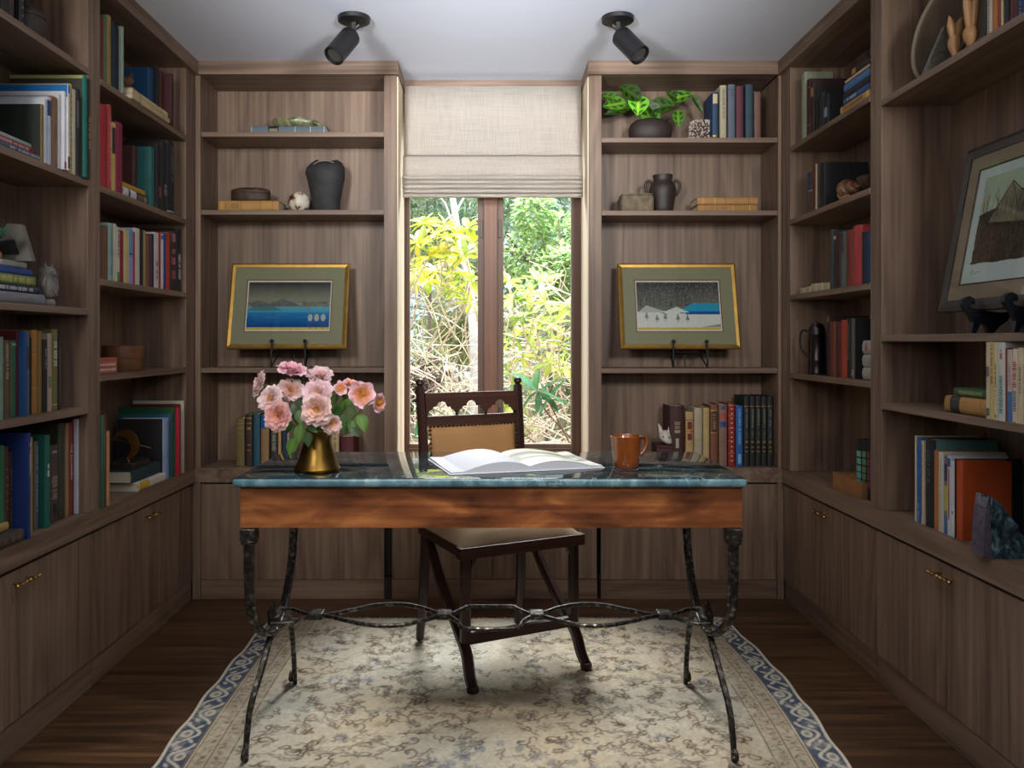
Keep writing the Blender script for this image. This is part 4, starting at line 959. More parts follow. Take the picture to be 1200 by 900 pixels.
b4 = 'on the fourth shelf of the rear right bookcase'; p4 = 'books on the fourth shelf of the rear right bookcase'
row_side('right', .02, 1.034, [
 (968.4, 971.4, 370, (44, 22, 22), 'black-red book with silver mark', (('label', .9, .98, (150, 150, 150), .3),)), (971.6, 975.6, 377, (104, 40, 30), 'rust red book'), (975.8, 978.4, 377, (110, 70, 46), 'thin brown book with pale edge'), (978.6, 983.6, 378, (84, 26, 28), 'garnet red book'), (983.9, 991.2, 375, (164, 62, 34), 'bright orange book'), (991.5, 996.6, 373, (30, 32, 34), 'black book with faint lettering', (tx(.3, .9, (80, 90, 90), .5),)), (996.9, 1000.4, 373, (96, 82, 76), 'taupe book', (('label', .05, .15, (150, 140, 130), .8),), {'face': (28, 30, 34)}),
], b4, p4, .16)
z = 1.035
for t, desc in ((.045, 'pale grey book lying lowest'), (.045, 'pale grey book lying in the middle'), (.050, 'pale grey book with red emblem lying topmost')):
    lying('right', XR+.025, 2.83, 2.94, z, t, .16, (166, 164, 158), desc+' of three beside the dark books', p4, (('label', .62, .8, (150, 90, 86), .7),) if 'red' in desc else (tx(.3, .6, (140, 140, 136), .4),)); z += t+.001
p5 = 'books on the ledge of the rear right bookcase'
row_side('right', .04, LEDGE, [
 (1002.2, 1008.6, 516, (24, 26, 28), 'black book with turquoise spine squares', tuple(('label', a, a+.1, (96, 176, 160), .8) for a in (.2, .32, .44, .57, .7)),), (1008.9, 1014.4, 516, (24, 26, 28), 'black book with green spine squares', tuple(('label', a, a+.1, (96, 132, 90), .8) for a in (.2, .32, .44, .57, .7)),), (1014.7, 1019.8, 516, (26, 24, 28), 'black book with purple spine squares', tuple(('label', a, a+.1, (110, 50, 76), .8) for a in (.2, .32, .44, .57, .7)),),
], 'on the rear right ledge', p5, .15)
# --- right wall, front bookcase
c1 = 'on the top shelf of the front right bookcase'; o1 = 'books on the top shelf of the front right bookcase'
row_side('right', .03, 1.99, [
 (1147, 1155, -40, (40, 32, 30), 'very dark brown book'), (1155.5, 1161.8, -46, (184, 176, 156), 'cream book with tiny lettering', (tx(.05, .9, (100, 90, 70), .3),)), (1162.2, 1168.4, -40, (178, 104, 46), 'orange book'), (1168.8, 1172.2, -30, (130, 62, 38), 'red-brown book'), (1172.5, 1174.8, -36, (200, 180, 140), 'thin ivory book'),
 (1175.5, 1181, -34, (28, 30, 34), 'black cloth book'), (1181.4, 1191.5, -50, (72, 28, 40), 'maroon book with red flecks', (tx(.05, .5, (120, 50, 50), .3),)), (1192, 1199, -50, (36, 50, 80), 'navy book with blue pattern', (tx(.05, .5, (90, 120, 160), .4),)),
], c1, o1, .17)
c3 = 'beside the tan book on the third front right shelf'; c3 = 'on the shelf below the etching'; o3 = 'paperbacks on the shelf below the large etching'
rr = row_side('right', -.0, .9666, [
 (1155.2, 1159.6, 401, (206, 190, 160), 'worn cream book with tape patch', (('label', .55, .68, (110, 110, 110), .9), ('label', .04, .14, (90, 96, 104), .9)), {'style': 'soft'}), (1159.9, 1164.6, 400, (206, 184, 116), 'pale yellow book with red title', (tx(.45, .98, (140, 50, 40), .5),), {'style': 'soft'}), (1164.9, 1168.2, 401, (212, 200, 166), 'cream book with black title', (tx(.3, .72, (46, 40, 36), .5), ('label', .03, .07, (60, 40, 30), .4)), {'style': 'soft'}),
 (1168.5, 1177.6, 401, (212, 210, 200), 'white book with turquoise title', (('label', .78, .86, (180, 110, 104), .3), ('label', .88, .9, (60, 60, 60), .15)), {'style': 'soft'}), (1177.9, 1179.6, 408, (120, 60, 44), 'thin red-brown book', (), {'style': 'soft'}), (1179.9, 1186.0, 410, (196, 180, 168), 'book with pink top and blue foot', (('label', .0, .42, (60, 110, 160), .95), tx(.5, .8, (170, 120, 160), .4)), {'style': 'soft'}),
 (1186.3, 1192.0, 409, (214, 202, 176), 'cream book with red and navy title', (tx(.0, .02, (170, 40, 50), .55),), {'style': 'soft'}), (1192.3, 1198.6, 408, (208, 190, 158), 'buff book with fine lettering', (tx(.4, .8, (60, 50, 44), .3),), {'style': 'soft'}), (1198.9, 1206, 408, (212, 196, 150), 'cream book with green leaf mark', (('label', .3, .45, (60, 120, 60), .5),), {'style': 'soft'}), (1206.5, 1214, 409, (200, 196, 190), 'pale grey paperback', (), {'style': 'soft'}),
], c3, o3, .15)
hh = .19
b = BM(); 
text_marks_root = rr[3]
def letters_block(root, t, col, za, zb, seed, f):
    n = 7; th = t/2; arc = [(0, th*math.sin(q)) for q in np.linspace(-PI/2, PI/2, n)]; bm = BM(); text_marks(bm, arc, th, za, zb, seed, f)
    p = obj('spine_lettering', bm, mat('ink_%02x%02x%02x' % col, C(*col), .45), root, local=True, fix=False); p['kind'] = 'stuff'
letters_block(rr[3], .03, (30, 130, 140), .02, .12, 4, .6); letters_block(rr[6], .02, (180, 40, 50), .09, .155, 5, .7); letters_block(rr[6], .02, (50, 70, 120), .03, .08, 6, .7)
lying('right', XR+.012, 2.185, 2.385, .9676, .048, .13, (176, 130, 72), 'tan mottled book with black label lying below the etching', o3, (('label', .62, .86, (34, 32, 30), 1.), ('band', .12, .13, (130, 90, 50)), ('band', .95, .96, (90, 50, 40))))
lying('right', XR+.02, 2.20, 2.35, 1.0164, .024, .11, (54, 88, 46), 'small green book lying on the tan mottled book', o3, (tx(.1, .85, (150, 160, 110), .5),))
c4 = 'beside the rock bookend'; o4 = 'books beside the rock bookend'
row_side('right', .03, LEDGE, [
 (1071.6, 1073.4, 511, (206, 200, 160), 'thin pale yellow book', (), {'d': .2}), (1073.6, 1078.8, 514, (34, 92, 164), 'bright blue book', (tx(.0, .3, (150, 180, 200), .3),), {'d': .19}), (1079, 1082, 517, (206, 190, 160), 'thin buff flecked book', (tx(.1, .95, (130, 100, 80), .5),), {'d': .18}),
 (1082.4, 1093.2, 516, (30, 30, 36), 'thick black book with sea green cover', (tx(.5, .9, (80, 80, 84), .4),), {'d': .2, 'face': (92, 140, 136)}), (1093.5, 1099.2, 529, (176, 110, 54), 'amber orange book', (), {'d': .16}), (1099.4, 1105.2, 531, (206, 202, 190), 'ivory white book', (tx(.1, .9, (170, 166, 150), .4),), {'d': .19, 'style': 'soft'}),
 (1105.4, 1109.6, 535, (130, 122, 110), 'multicoloured picture-spined book', (('label', .3, .62, (190, 176, 70), .9), ('label', .0, .24, (70, 110, 150), .9), ('label', .68, .9, (60, 50, 70), .9)), {'d': .18}), (1109.9, 1114.0, 535, (206, 210, 216), 'white book with blue and red spine', (('label', .86, .97, (40, 80, 170), .8), ('label', .2, .84, (150, 60, 60), .35)), {'d': .17, 'style': 'soft'}), (1114.2, 1118.2, 541, (212, 208, 204), 'white book', (('label', .3, .34, (90, 90, 90), .4),), {'d': .15, 'style': 'soft'}), (1118.3, 1119.2, 538, (30, 38, 58), 'slim navy book', (), {'d': .195}),
 (1119.3, 1126.6, 541, (178, 74, 28), 'orange cloth book with rock leaning on its cover', (tx(.6, .62, (130, 50, 20), .3),), {'d': .145}),
], c4, o4, .18)
# --- back wall
def row_back(items, zs, where, group, D=3.72, dep=.15):
    out = []
    for it in items:
        p0, p1, yt, c, desc = it[:5]; mk = it[5] if len(it) > 5 else (); ex = dict(it[6]) if len(it) > 6 else {}
        Di = D+ex.pop('back', 0); x0_, x1_ = (p0-CX)*Di/F, (p1-CX)*Di/F; h = CH+(CY-yt)*Di/F-zs
        out.append(book('stand_back', ((x0_+x1_)/2, Di, zs+.0008), (x1_-x0_)*.985, h, ex.pop('d', dep), c, desc+' '+where, group, mk, **ex))
    return out
row_back([
 (276, 286.3, 491, (112, 96, 56), 'olive-tan book with gold bands', (('gold', .9, .91, (1, 1, 1)), ('gold', .8, .81, (1, 1, 1)), ('gold', .68, .685, (1, 1, 1)))), (287, 295.8, 486, (52, 38, 32), 'dark brown book with gold lettering', (('gold', .92, .94, (1, 1, 1), .8), ('gold', .82, .84, (1, 1, 1), .7), ('gold', .7, .76, (1, 1, 1), .5), ('gold', .4, .42, (1, 1, 1), .6), ('gold', .3, .32, (1, 1, 1), .5))),
 (296.4, 304.6, 485, (30, 82, 96), 'teal book', (('band', .9, .91, (20, 60, 70)),)), (305.1, 315, 487, (146, 114, 76), 'tan book with bright blue top', (('label', .74, .99, (20, 92, 160), 1.),)), (316.2, 325.3, 487, (46, 40, 38), 'black book with white floral spine', (tx(.3, .85, (150, 150, 140), .6),)), (325.8, 329.2, 489, (190, 150, 86), 'thin golden yellow book'), (329.6, 335.6, 489, (24, 44, 70), 'navy book'), (336.2, 339, 495, (160, 150, 126), 'thin pale book'),
 (388, 397, 504, (182, 160, 120), 'cream book with brown lettering', (tx(.3, .9, (110, 80, 50), .4),)), (398, 415, 512, (84, 30, 38), 'broad burgundy book'),
], LEDGE, 'behind the rose vase', 'books behind the rose vase')
row_back([
 (784.4, 803.2, 476, (64, 32, 34), 'broad maroon book with pale initials', (('label', .55, .6, (150, 140, 120), .35), tx(.62, .74, (150, 140, 110), .5), ('label', .3, .46, (170, 160, 140), .2))), (803.6, 813, 483, (176, 146, 96), 'cream book with red labels', (('label', .68, .82, (110, 30, 36), .98), ('label', .48, .6, (110, 30, 36), .98), ('gold', .62, .66, (1, 1, 1)), ('band', .84, .86, (120, 90, 60)), ('band', .18, .19, (130, 100, 60)))),
 (813.5, 823.5, 478, (168, 156, 132), 'plain stone-coloured book', (('band', .44, .45, (140, 128, 104)),)), (824, 831.8, 478, (174, 152, 104), 'light gold book', (tx(.2, .65, (206, 190, 120), .2), ('gold', .9, .92, (1, 1, 1)))), (832.5, 842, 475, (120, 72, 50), 'brown leather book with dark title panel', (('label', .56, .9, (48, 34, 26), .98), ('gold', .9, .92, (1, 1, 1)), ('gold', .54, .56, (1, 1, 1)), tx(.6, .86, (150, 120, 80), .5))),
 (842.8, 852.5, 474, (130, 106, 90), 'buff patterned book with red and blue squares', (('label', .76, .86, (176, 70, 60), .75), ('label', .63, .72, (50, 66, 130), .8), ('label', .91, .98, (70, 74, 90), .6), ('dots', .05, .58, (150, 70, 50)))), (853.4, 861.8, 473, (140, 28, 30), 'scarlet book with gold ornaments', (('dots', .05, .95, (206, 176, 110)), ('gold', .96, .98, (1, 1, 1)), ('gold', .8, .81, (1, 1, 1)), ('gold', .6, .61, (1, 1, 1)), ('gold', .4, .41, (1, 1, 1)), ('gold', .2, .21, (1, 1, 1)))),
 (862.4, 871, 476, (34, 88, 156), 'bright blue book with pale title', (tx(.35, .95, (120, 170, 210), .4), ('label', .04, .2, (130, 180, 210), .4))),
], LEDGE, 'beside the black set', 'books on the right of the mug')
blackm = (('gold', .85, .86, (1, 1, 1)), tx(.55, .82, (110, 124, 104), .4), tx(.4, .5, (96, 100, 86), .4), ('gold', .33, .36, (1, 1, 1), .5), ('gold', .26, .28, (1, 1, 1), .5), ('gold', .2, .22, (1, 1, 1), .5))
for i, (p0, p1) in enumerate(((871.8, 878.4), (878.9, 885.3), (885.8, 892.2), (892.7, 899.1), (899.6, 906.2))):
    nm = ('first black volume of the matching set, next to the bright blue book', 'second black volume of the matching set, after the one by the blue book', 'middle black volume of the matching set of five', 'fourth black volume of the matching set, next to the last', 'last black volume of the matching set, nearest the side panel')[i]
    row_back([(p0, p1, 464.5, (26, 30, 30), nm, blackm)], LEDGE, 'right of the mug'[:0], 'matching black volumes')
for o_ in COL.objects:
    if o_.get('label', '').endswith(' '): o_['label'] = o_['label'].strip()
row_back([
 (834.9, 841.8, 108, (36, 66, 96), 'navy book with cream label', (('label', .76, .96, (190, 176, 140), .8), ('gold', .06, .09, (1, 1, 1)))), (843.8, 851.8, 100, (170, 160, 134), 'pale stone book with faded title', (tx(.4, .95, (120, 110, 90), .5),)), (853.2, 862, 99, (88, 98, 112), 'slate blue book', (('band', .8, .81, (60, 70, 90)), ('band', .9, .91, (60, 70, 90)), tx(.83, .89, (60, 70, 90), .5))), (862.7, 872, 101, (88, 42, 50), 'plain maroon cloth book'), (873.8, 883.2, 99, (40, 66, 80), 'dark teal cloth book'), (884, 891.8, 108, (112, 82, 74), 'dusty pink-brown book'),
], 2.099, 'right of the potted plant', 'books right of the potted plant')
gb = 'volumes lying on the upper shelves of the back wall'
def lieb(p0, p1, z, t, c, label, marks=(), D=3.73, dep=.14): lying('back', D, (p0-CX)*D/F, (p1-CX)*D/F, z, t, dep, c, label, gb, marks)
lieb(292.5, 382, 2.126, .040, (92, 104, 114), 'grey-blue book with black label lying under the green dish', (('label', .62, .76, (26, 28, 30), 1.), tx(.64, .74, (150, 140, 110), .5), ('band', .2, .21, (170, 170, 150)), ('band', .4, .41, (170, 170, 150)), ('band', .02, .03, (170, 170, 150)), ('band', .97, .98, (170, 170, 150))))
lieb(256, 326.5, 1.772, .050, (176, 132, 66), 'ochre leather book lying under the dark carved box', (('band', .1, .11, (120, 84, 40)), ('band', .3, .31, (120, 84, 40)), ('band', .62, .63, (120, 84, 40)), tx(.66, .9, (130, 90, 40), .6), ('band', .94, .95, (206, 170, 100))))
lieb(817.6, 887.4, 1.769, .034, (164, 120, 66), 'tan book lying lower of the pair right of the jug', (('band', .12, .13, (206, 180, 120)), ('band', .4, .41, (206, 180, 120)), ('band', .86, .87, (120, 80, 40)), tx(.5, .8, (130, 90, 50), .5)))
lieb(817.2, 888, 1.8035, .033, (172, 128, 74), 'tan book lying upper of the pair right of the jug', (('band', .14, .15, (120, 80, 40)), ('band', .52, .53, (120, 80, 40)), ('band', .7, .71, (206, 180, 120)), ('band', .9, .91, (206, 180, 120))))
# ------------------------------------------------------------------ framed pictures and easels
FW, FH = .5525, .412
gold = mat('gilt_frame', C(176, 138, 66), .38, .75, var=.15, vscale=20); khaki = mat('khaki_mat_board', C(132, 128, 102), .9, bump=.1, bscale=300)
def frame_ring(b, w, h, t, y0, y1, inner_drop=.004):
    """mitred moulding lying in x-z, front towards -y"""
    o_ = [(-w/2, 0), (w/2, 0), (w/2, h), (-w/2, h)]; m_ = [(-w/2+t*.35, t*.35), (w/2-t*.35, t*.35), (w/2-t*.35, h-t*.35), (-w/2+t*.35, h-t*.35)]; i_ = [(-w/2+t, t), (w/2-t, t), (w/2-t, h-t), (-w/2+t, h-t)]
    R_ = [[b.verts.new((x, y, z)) for x, z in q] for q, y in ((o_, y1), (o_, y0+.004), (m_, y0), (m_, y0+.0), (i_, y0+inner_drop), (i_, y1))]
    del_ = R_.pop(3)
    for v in del_: b.verts.remove(v)
    R_.append(R_[0])
    for A_, B_ in zip(R_, R_[1:]):
        for k in range(4): b.faces.new((A_[k], A_[(k+1) % 4], B_[(k+1) % 4], B_[k]))
def framed(label, loc, rot, w, h, t, fm, mm, margin, art, group=None, liner=None, name='framed_print'):
    r_ = thing(name, label, 'framed picture', loc, rot, group)
    b = BM(); frame_ring(b, w, h, t, -.012, .010); obj('frame', b, fm, r_, local=True)
    mx_, mz0, mz1 = margin
    b = BM(); o_ = [(-w/2+t, t), (w/2-t, t), (w/2-t, h-t), (-w/2+t, h-t)]; i_ = [(-w/2+mx_, mz0), (w/2-mx_, mz0), (w/2-mx_, h-mz1), (-w/2+mx_, h-mz1)]
    vo = [b.verts.new((x, -.004, z)) for x, z in o_]; vi = [b.verts.new((x, -.004, z)) for x, z in i_]; vd = [b.verts.new((x, -.0018, z)) for x, z in i_]
    for k in range(4): b.faces.new((vo[k], vo[(k+1) % 4], vi[(k+1) % 4], vi[k])); b.faces.new((vi[k], vi[(k+1) % 4], vd[(k+1) % 4], vd[k]))
    obj('mat_board', b, mm, r_, local=True)
    if liner:
        b = BM(); q = .0035
        for (xa, xb, za, zb) in ((i_[0][0]-q, i_[1][0]+q, i_[0][1]-q, i_[0][1]), (i_[0][0]-q, i_[1][0]+q, i_[2][1], i_[2][1]+q), (i_[0][0]-q, i_[0][0], i_[0][1], i_[2][1]), (i_[1][0], i_[1][0]+q, i_[0][1], i_[2][1])): box(b, xa, xb, -.0050, -.0041, za, zb)
        obj('mat_liner', b, liner, r_, local=True)
    aw, ah = w-2*mx_, h-mz0-mz1; ny_, nx_ = art.a.shape[:2]
    Xg, Zg_ = np.meshgrid(np.linspace(-aw/2, aw/2, nx_), np.linspace(mz0, mz0+ah, ny_))
    grid_mesh('picture_sheet', np.stack([Xg, np.full_like(Xg, -.0012), Zg_], -1), art.a, painted('printed_paper', .85, .1), r_)
    obj('glazing', box(BM(), -w/2+t+.001, w/2-t-.001, -.0072, -.0060, t+.001, h-t-.001), glass_mat(), r_, local=True)
    obj('backing_board', box(BM(), -w/2+.006, w/2-.006, .0, .009, .006, h-.006), mat('brown_board', C(90, 70, 52), .9), r_, local=True)
    return r_
def art_river():
    c = Canvas(.395, .245, .0013, (206, 196, 184)); n = value_noise(c.ny, c.nx, 30, 8, 21); n_ = value_noise(c.ny, c.nx, 60, 70, 22)
    def band(y0, y1, c0, c1):
        t = np.clip((c.Y-y0)/(y1-y0), 0, 1)[..., None]; m_ = ((c.Y >= y0) & (c.Y < y1) & (c.X > .006) & (c.X < .389))[..., None]
        c.a[:] = np.where(m_, s2l(c0)*(1-t)+s2l(c1)*t, c.a)
    band(.018, .10, (10, 62, 132), (40, 120, 178)); band(.09, .125, (60, 140, 178), (96, 160, 178)); band(.125, .16, (120, 126, 112), (126, 124, 110)); band(.15, .237, (128, 126, 112), (44, 44, 50))
    band(.008, .020, (190, 170, 84), (190, 170, 84))
    r = random.Random(2)
    for k in range(60): x = r.uniform(.01, .385); c.ell(x, .128+r.uniform(-.008, .012), r.uniform(.006, .016), r.uniform(.002, .006), r.choice([(84, 60, 56), (150, 144, 132), (60, 70, 66), (120, 70, 62)]), .7)
    c.poly([(.0, .10), (.06, .135), (.13, .12), (.17, .10)], (70, 108, 106), .8)
    c.poly([(.006, .118), (.05, .150), (.11, .132), (.17, .158), (.25, .126), (.30, .118)], (92, 98, 96), .8); c.poly([(.24, .118), (.31, .145), (.389, .128), (.389, .118)], (112, 116, 108), .8)
    for k in range(3): x = .30+.03*k; c.line([(x, .012), (x, .055)], .003, (84, 62, 52), .9); c.ell(x, .066, .011, .017, (176, 176, 160), .85)
    for k in range(14): y = r.uniform(.03, .11); x = r.uniform(.02, .33); c.line([(x, y), (x+r.uniform(.02, .05), y)], .0016, (110, 160, 190), .5)
    c.a *= (.92+.16*n_)[..., None]; return c
def art_snow():
    c = Canvas(.395, .245, .0013, (206, 190, 184)); r = random.Random(4); n_ = value_noise(c.ny, c.nx, 70, 100, 24)
    t = np.clip((c.Y-.13)/.107, 0, 1)[..., None]; m_ = ((c.Y >= .08) & (c.Y < .237) & (c.X > .006) & (c.X < .389))[..., None]
    c.a[:] = np.where(m_, s2l((104, 102, 96))*(1-t)+s2l((52, 54, 60))*t, c.a)
    for k in range(46): x = r.uniform(.01, .26); c.line([(x, .12), (x, .15+r.uniform(0, .03))], .0028, (52, 48, 46), .6)
    c.rect(.006, .02, .389, .095, (204, 202, 198)); c.rect(.006, .008, .389, .019, (196, 172, 84)); c.poly([(.30, .02), (.389, .022), (.389, .036)], (110, 110, 90), .8)
    c.poly([(.20, .085), (.389, .085), (.389, .135), (.27, .135), (.23, .118)], (44, 142, 178)); c.rect(.23, .082, .389, .096, (20, 80, 150)); c.poly([(.07, .09), (.13, .09), (.15, .075), (.09, .1), (.07, .112)], (40, 120, 166))
    c.poly([(.006, .09), (.05, .125), (.12, .10), (.17, .09)], (176, 178, 174), .9); c.poly([(.12, .09), (.19, .118), (.25, .09)], (206, 206, 202), .9)
    for k in range(5): x = .05+.045*k+r.uniform(-.008, .008); y = .045+r.uniform(-.008, .01); c.line([(x, y), (x, y+.012)], .003, (84, 64, 50), .9); c.poly([(x-.010, y+.010), (x, y+.040), (x+.010, y+.010)], r.choice([(92, 112, 104), (112, 116, 90), (120, 96, 76)]), .9)
    for k in range(260): c.ell(r.uniform(.01, .385), r.uniform(.13, .235), .0016, .0016, (170, 170, 168), .6)
    c.a *= (.92+.16*n_)[..., None]; return c
lean = math.atan2(.1, .4)
mar = (.079, .0825, .0825)
red_l = mat('red_brown_liner', C(104, 56, 40), .8)
zb_ = 1.1385
framed('gold-framed print of a blue river under grey sky, leaning left of window', (-.935, 3.722, zb_), (-lean, 0, 0), FW, FH, .020, gold, khaki, mar, art_river(), 'gold-framed landscape prints', red_l)
framed('gold-framed print of a snowy shore and blue lake, leaning right of window', (.8765, 3.722, zb_), (-lean, 0, .0), FW, FH, .020, gold, khaki, mar, art_snow(), 'gold-framed landscape prints', red_l)
def wire_easel(x, zs, label):
    t = thing('display_easel', label, 'easel', (x, 3.78, zs), group='black metal easels behind the gold frames')
    for dx in (-.078, .078):
        b = BM(); tube(b, smooth_curve([(x+dx, 3.70, zs+.001), (x+dx, 3.695, zs+.03), (x+dx*.99, 3.700, zs+.075), (x+dx*.97, 3.702, zs+.115)], 5), .0042, 8)
        lathe(b, [(0, -.009), (.007, -.006), (.0095, 0), (.007, .006), (0, .009)], 12, (x+dx*.97, 3.702, zs+.122)); obj('hook', b, blk, t, smooth=60)
        b = BM(); tube(b, [(x+dx, 3.697, zs+.055), (x+dx, 3.735, zs+.07), (x+dx*.8, 3.775, zs+.073)], .0035, 8); obj('ledge_arm', b, blk, t, smooth=60)
        b = BM(); tube(b, [(x+dx, 3.70, zs+.004), (x+dx*.9, 3.78, zs+.05), (x+dx*.5, 3.85, zs+.30)], .0035, 8); obj('upright', b, blk, t, smooth=60)
    b = BM(); tube(b, [(x, 3.80, zs+.004), (x+.0, 3.85, zs+.30)], .0035, 8); tube(b, [(x-.07, 3.775, zs+.073), (x+.07, 3.775, zs+.073)], .0035, 8); obj('rear_strut', b, blk, t, smooth=60)
wire_easel(-.92, 1.0535, 'black wire easel under the river print')
wire_easel(.915, 1.0512, 'black wire easel under the snow print')
def art_etching():
    c = Canvas(.50, .36, .0014, (196, 204, 200)); r = random.Random(9); n_ = value_noise(c.ny, c.nx, 50, 70, 25); n5 = value_noise(c.ny, c.nx, 14, 9, 26)
    x0, x1, y0, y1 = .035, .47, .055, .33
    m_ = ((c.X > x0+.006*n_) & (c.X < x1) & (c.Y > y0+.006*n5) & (c.Y < y1))
    sky = s2l((182, 176, 146))*(1-n5[..., None])+s2l((168, 186, 170))*n5[..., None]; c.a[:] = np.where(m_[..., None], sky, c.a)
    hill = .205+.03*np.sin(c.X*9)-.06*c.X; g = m_ & (c.Y < hill)
    dark = s2l((74, 60, 50))*(.6+.8*n_[..., None]); c.a[:] = np.where(g[..., None], dark, c.a)
    c.poly([(.09, .185), (.19, .292), (.235, .26), (.24, .17)], (132, 122, 102), .95); c.poly([(.235, .17), (.235, .262), (.40, .272), (.43, .235), (.42, .16)], (112, 104, 88), .95); c.line([(.085, .18), (.19, .296), (.24, .262), (.40, .275), (.435, .232)], .004, (46, 38, 34), .95); c.line([(.19, .292), (.225, .235), (.235, .17)], .003, (50, 42, 38), .8); c.rect(.27, .19, .30, .225, (50, 42, 38), .8); c.rect(.34, .185, .37, .22, (50, 42, 38), .8); c.rect(.395, .268, .41, .292, (60, 50, 44), .9)
    for k in range(70):
        x = r.uniform(.05, .46); y = r.uniform(.19, .23); pts = [(x, y)]
        for q in range(4): x += r.uniform(-.012, .012); y += r.uniform(.008, .022); pts.append((x, y))
        c.line(pts, .0016, (60, 50, 42), .7)
    for k in range(160): x = r.uniform(x0, x1); y = r.uniform(y0+.01, .2); c.line([(x, y), (x+r.uniform(-.012, .012), y+r.uniform(.01, .04))], .002, r.choice([(46, 36, 32), (120, 106, 90)]), .5)
    for k in range(60): x = r.uniform(.12, .36); c.line([(x, r.uniform(.19, .22)), (x+r.uniform(-.004, .004), r.uniform(.23, .26))], .0014, (54, 46, 38), .7)
    c.line([(.04, .03), (.05, .045), (.052, .024), (.06, .04), (.066, .028), (.085, .036), (.10, .032)], .0015, (60, 60, 60), .8); return c
dkf = wood('dark_frame_wood', 'y', C(40, 36, 32), C(58, 52, 46), C(74, 66, 58), rough=.4, figure=.2)
lean2 = math.atan2(.09, .49)
rt = Matrix.Rotation(-PI/2, 3, 'Z') @ Matrix.Rotation(-lean2, 3, 'X')
framed('large dark-framed etching of a barn on a hill, leaning on the right wall', (XR+.055, 2.182, 1.262), rt, .60, .50, .032, dkf, mat('tan_mat_board', C(142, 122, 100), .9), (.082, .080, .078), art_etching(), None, mat('black_liner', C(40, 34, 30), .8), name='framed_etching')
te = thing('display_easel', 'black cast easel with curled lips holding the large etching', 'easel', (XR+.08, 2.15, 1.196))
for y in (2.285, 2.10):
    x0 = XR+.006; z0 = 1.1965
    pts = [(-.002, .092), (.006, .100), (.018, .104), (.030, .098), (.034, .088), (.030, .080), (.026, .088), (.018, .090), (.022, .072), (.05, .064), (.105, .058), (.135, .06), (.125, .035), (.10, .018), (.085, .0), (.072, .0), (.066, .020), (.050, .030), (.040, .010), (.034, .0), (.022, .0), (.028, .030), (.016, .052), (.002, .070), (-.004, .080)]
    b = BM(); prism(b, pts, lambda p: (x0+p[0], y-.008, z0+p[1]), lambda p: (x0+p[0], y+.008, z0+p[1])); obj('cast_foot', b, mat('black_blue_cast_iron', C(24, 30, 40), .4, .4), te)
b = BM(); box(b, XR+.135, XR+.145, 2.09, 2.295, 1.24, 1.25); box(b, XR+.12, XR+.13, 2.18, 2.20, 1.197, 1.26)
obj('crossbar', b, blk, te)
# ------------------------------------------------------------------ things on the desk
DT = DZ+.0006
def px_desk(px, py, D): return (px-CX)*D/F
brs = mat('aged_brass', C(122, 94, 44), .36, 1, bump=.25, bscale=45, var=.28, vscale=18)
vx, vy = (372-CX)*2.40/F, 2.40
va = thing('vase', 'bell-shaped aged brass vase of roses on the desk', 'vase', (vx, vy, DT))
b = BM(); lathe(b, [(0, .002), (.056, .002), (.0615, 0), (.065, .004), (.0655, .010), (.062, .016), (.057, .030), (.051, .050), (.045, .068), (.0405, .086), (.0385, .100), (.0395, .112), (.0425, .120), (.0415, .122), (.0375, .114), (.036, .10), (.038, .08), (.04, .05), (.04, .012), (0, .01)], 48, (vx, vy, DT)); obj('body', b, brs, va, smooth=60)
b = BM(); lathe(b, [(.0648, .0125), (.0668, .0095), (.0668, .006), (.0652, .004)], 48, (vx, vy, DT)); obj('base_ring', b, brs, va, smooth=60)
mx_, my_ = (733.5-CX)*2.47/F, 2.47
mg = thing('mug', 'amber brown glazed mug on the right of the desk', 'mug', (mx_, my_, DT))
am = mat('amber_glaze', C(124, 64, 24), .12, coat=.6, var=.35, vscale=26, stretch=(1, 1, .35))
b = BM(); lathe(b, [(0, .003), (.034, .003), (.036, 0), (.0385, .004), (.040, .02), (.0435, .055), (.0475, .092), (.0482, .0945), (.0465, .0955), (.0445, .092), (.040, .05), (.036, .014), (0, .012)], 48, (mx_, my_, DT)); obj('body', b, am, mg, smooth=60)
b = BM(); tube(b, smooth_curve([(mx_+.044, my_+.012, DT+.086), (mx_+.058, my_+.018, DT+.090), (mx_+.066, my_+.022, DT+.078), (mx_+.064, my_+.021, DT+.058), (mx_+.052, my_+.016, DT+.040), (mx_+.041, my_+.012, DT+.032)], 5), .0062, 10); obj('handle', b, am, mg, smooth=60)
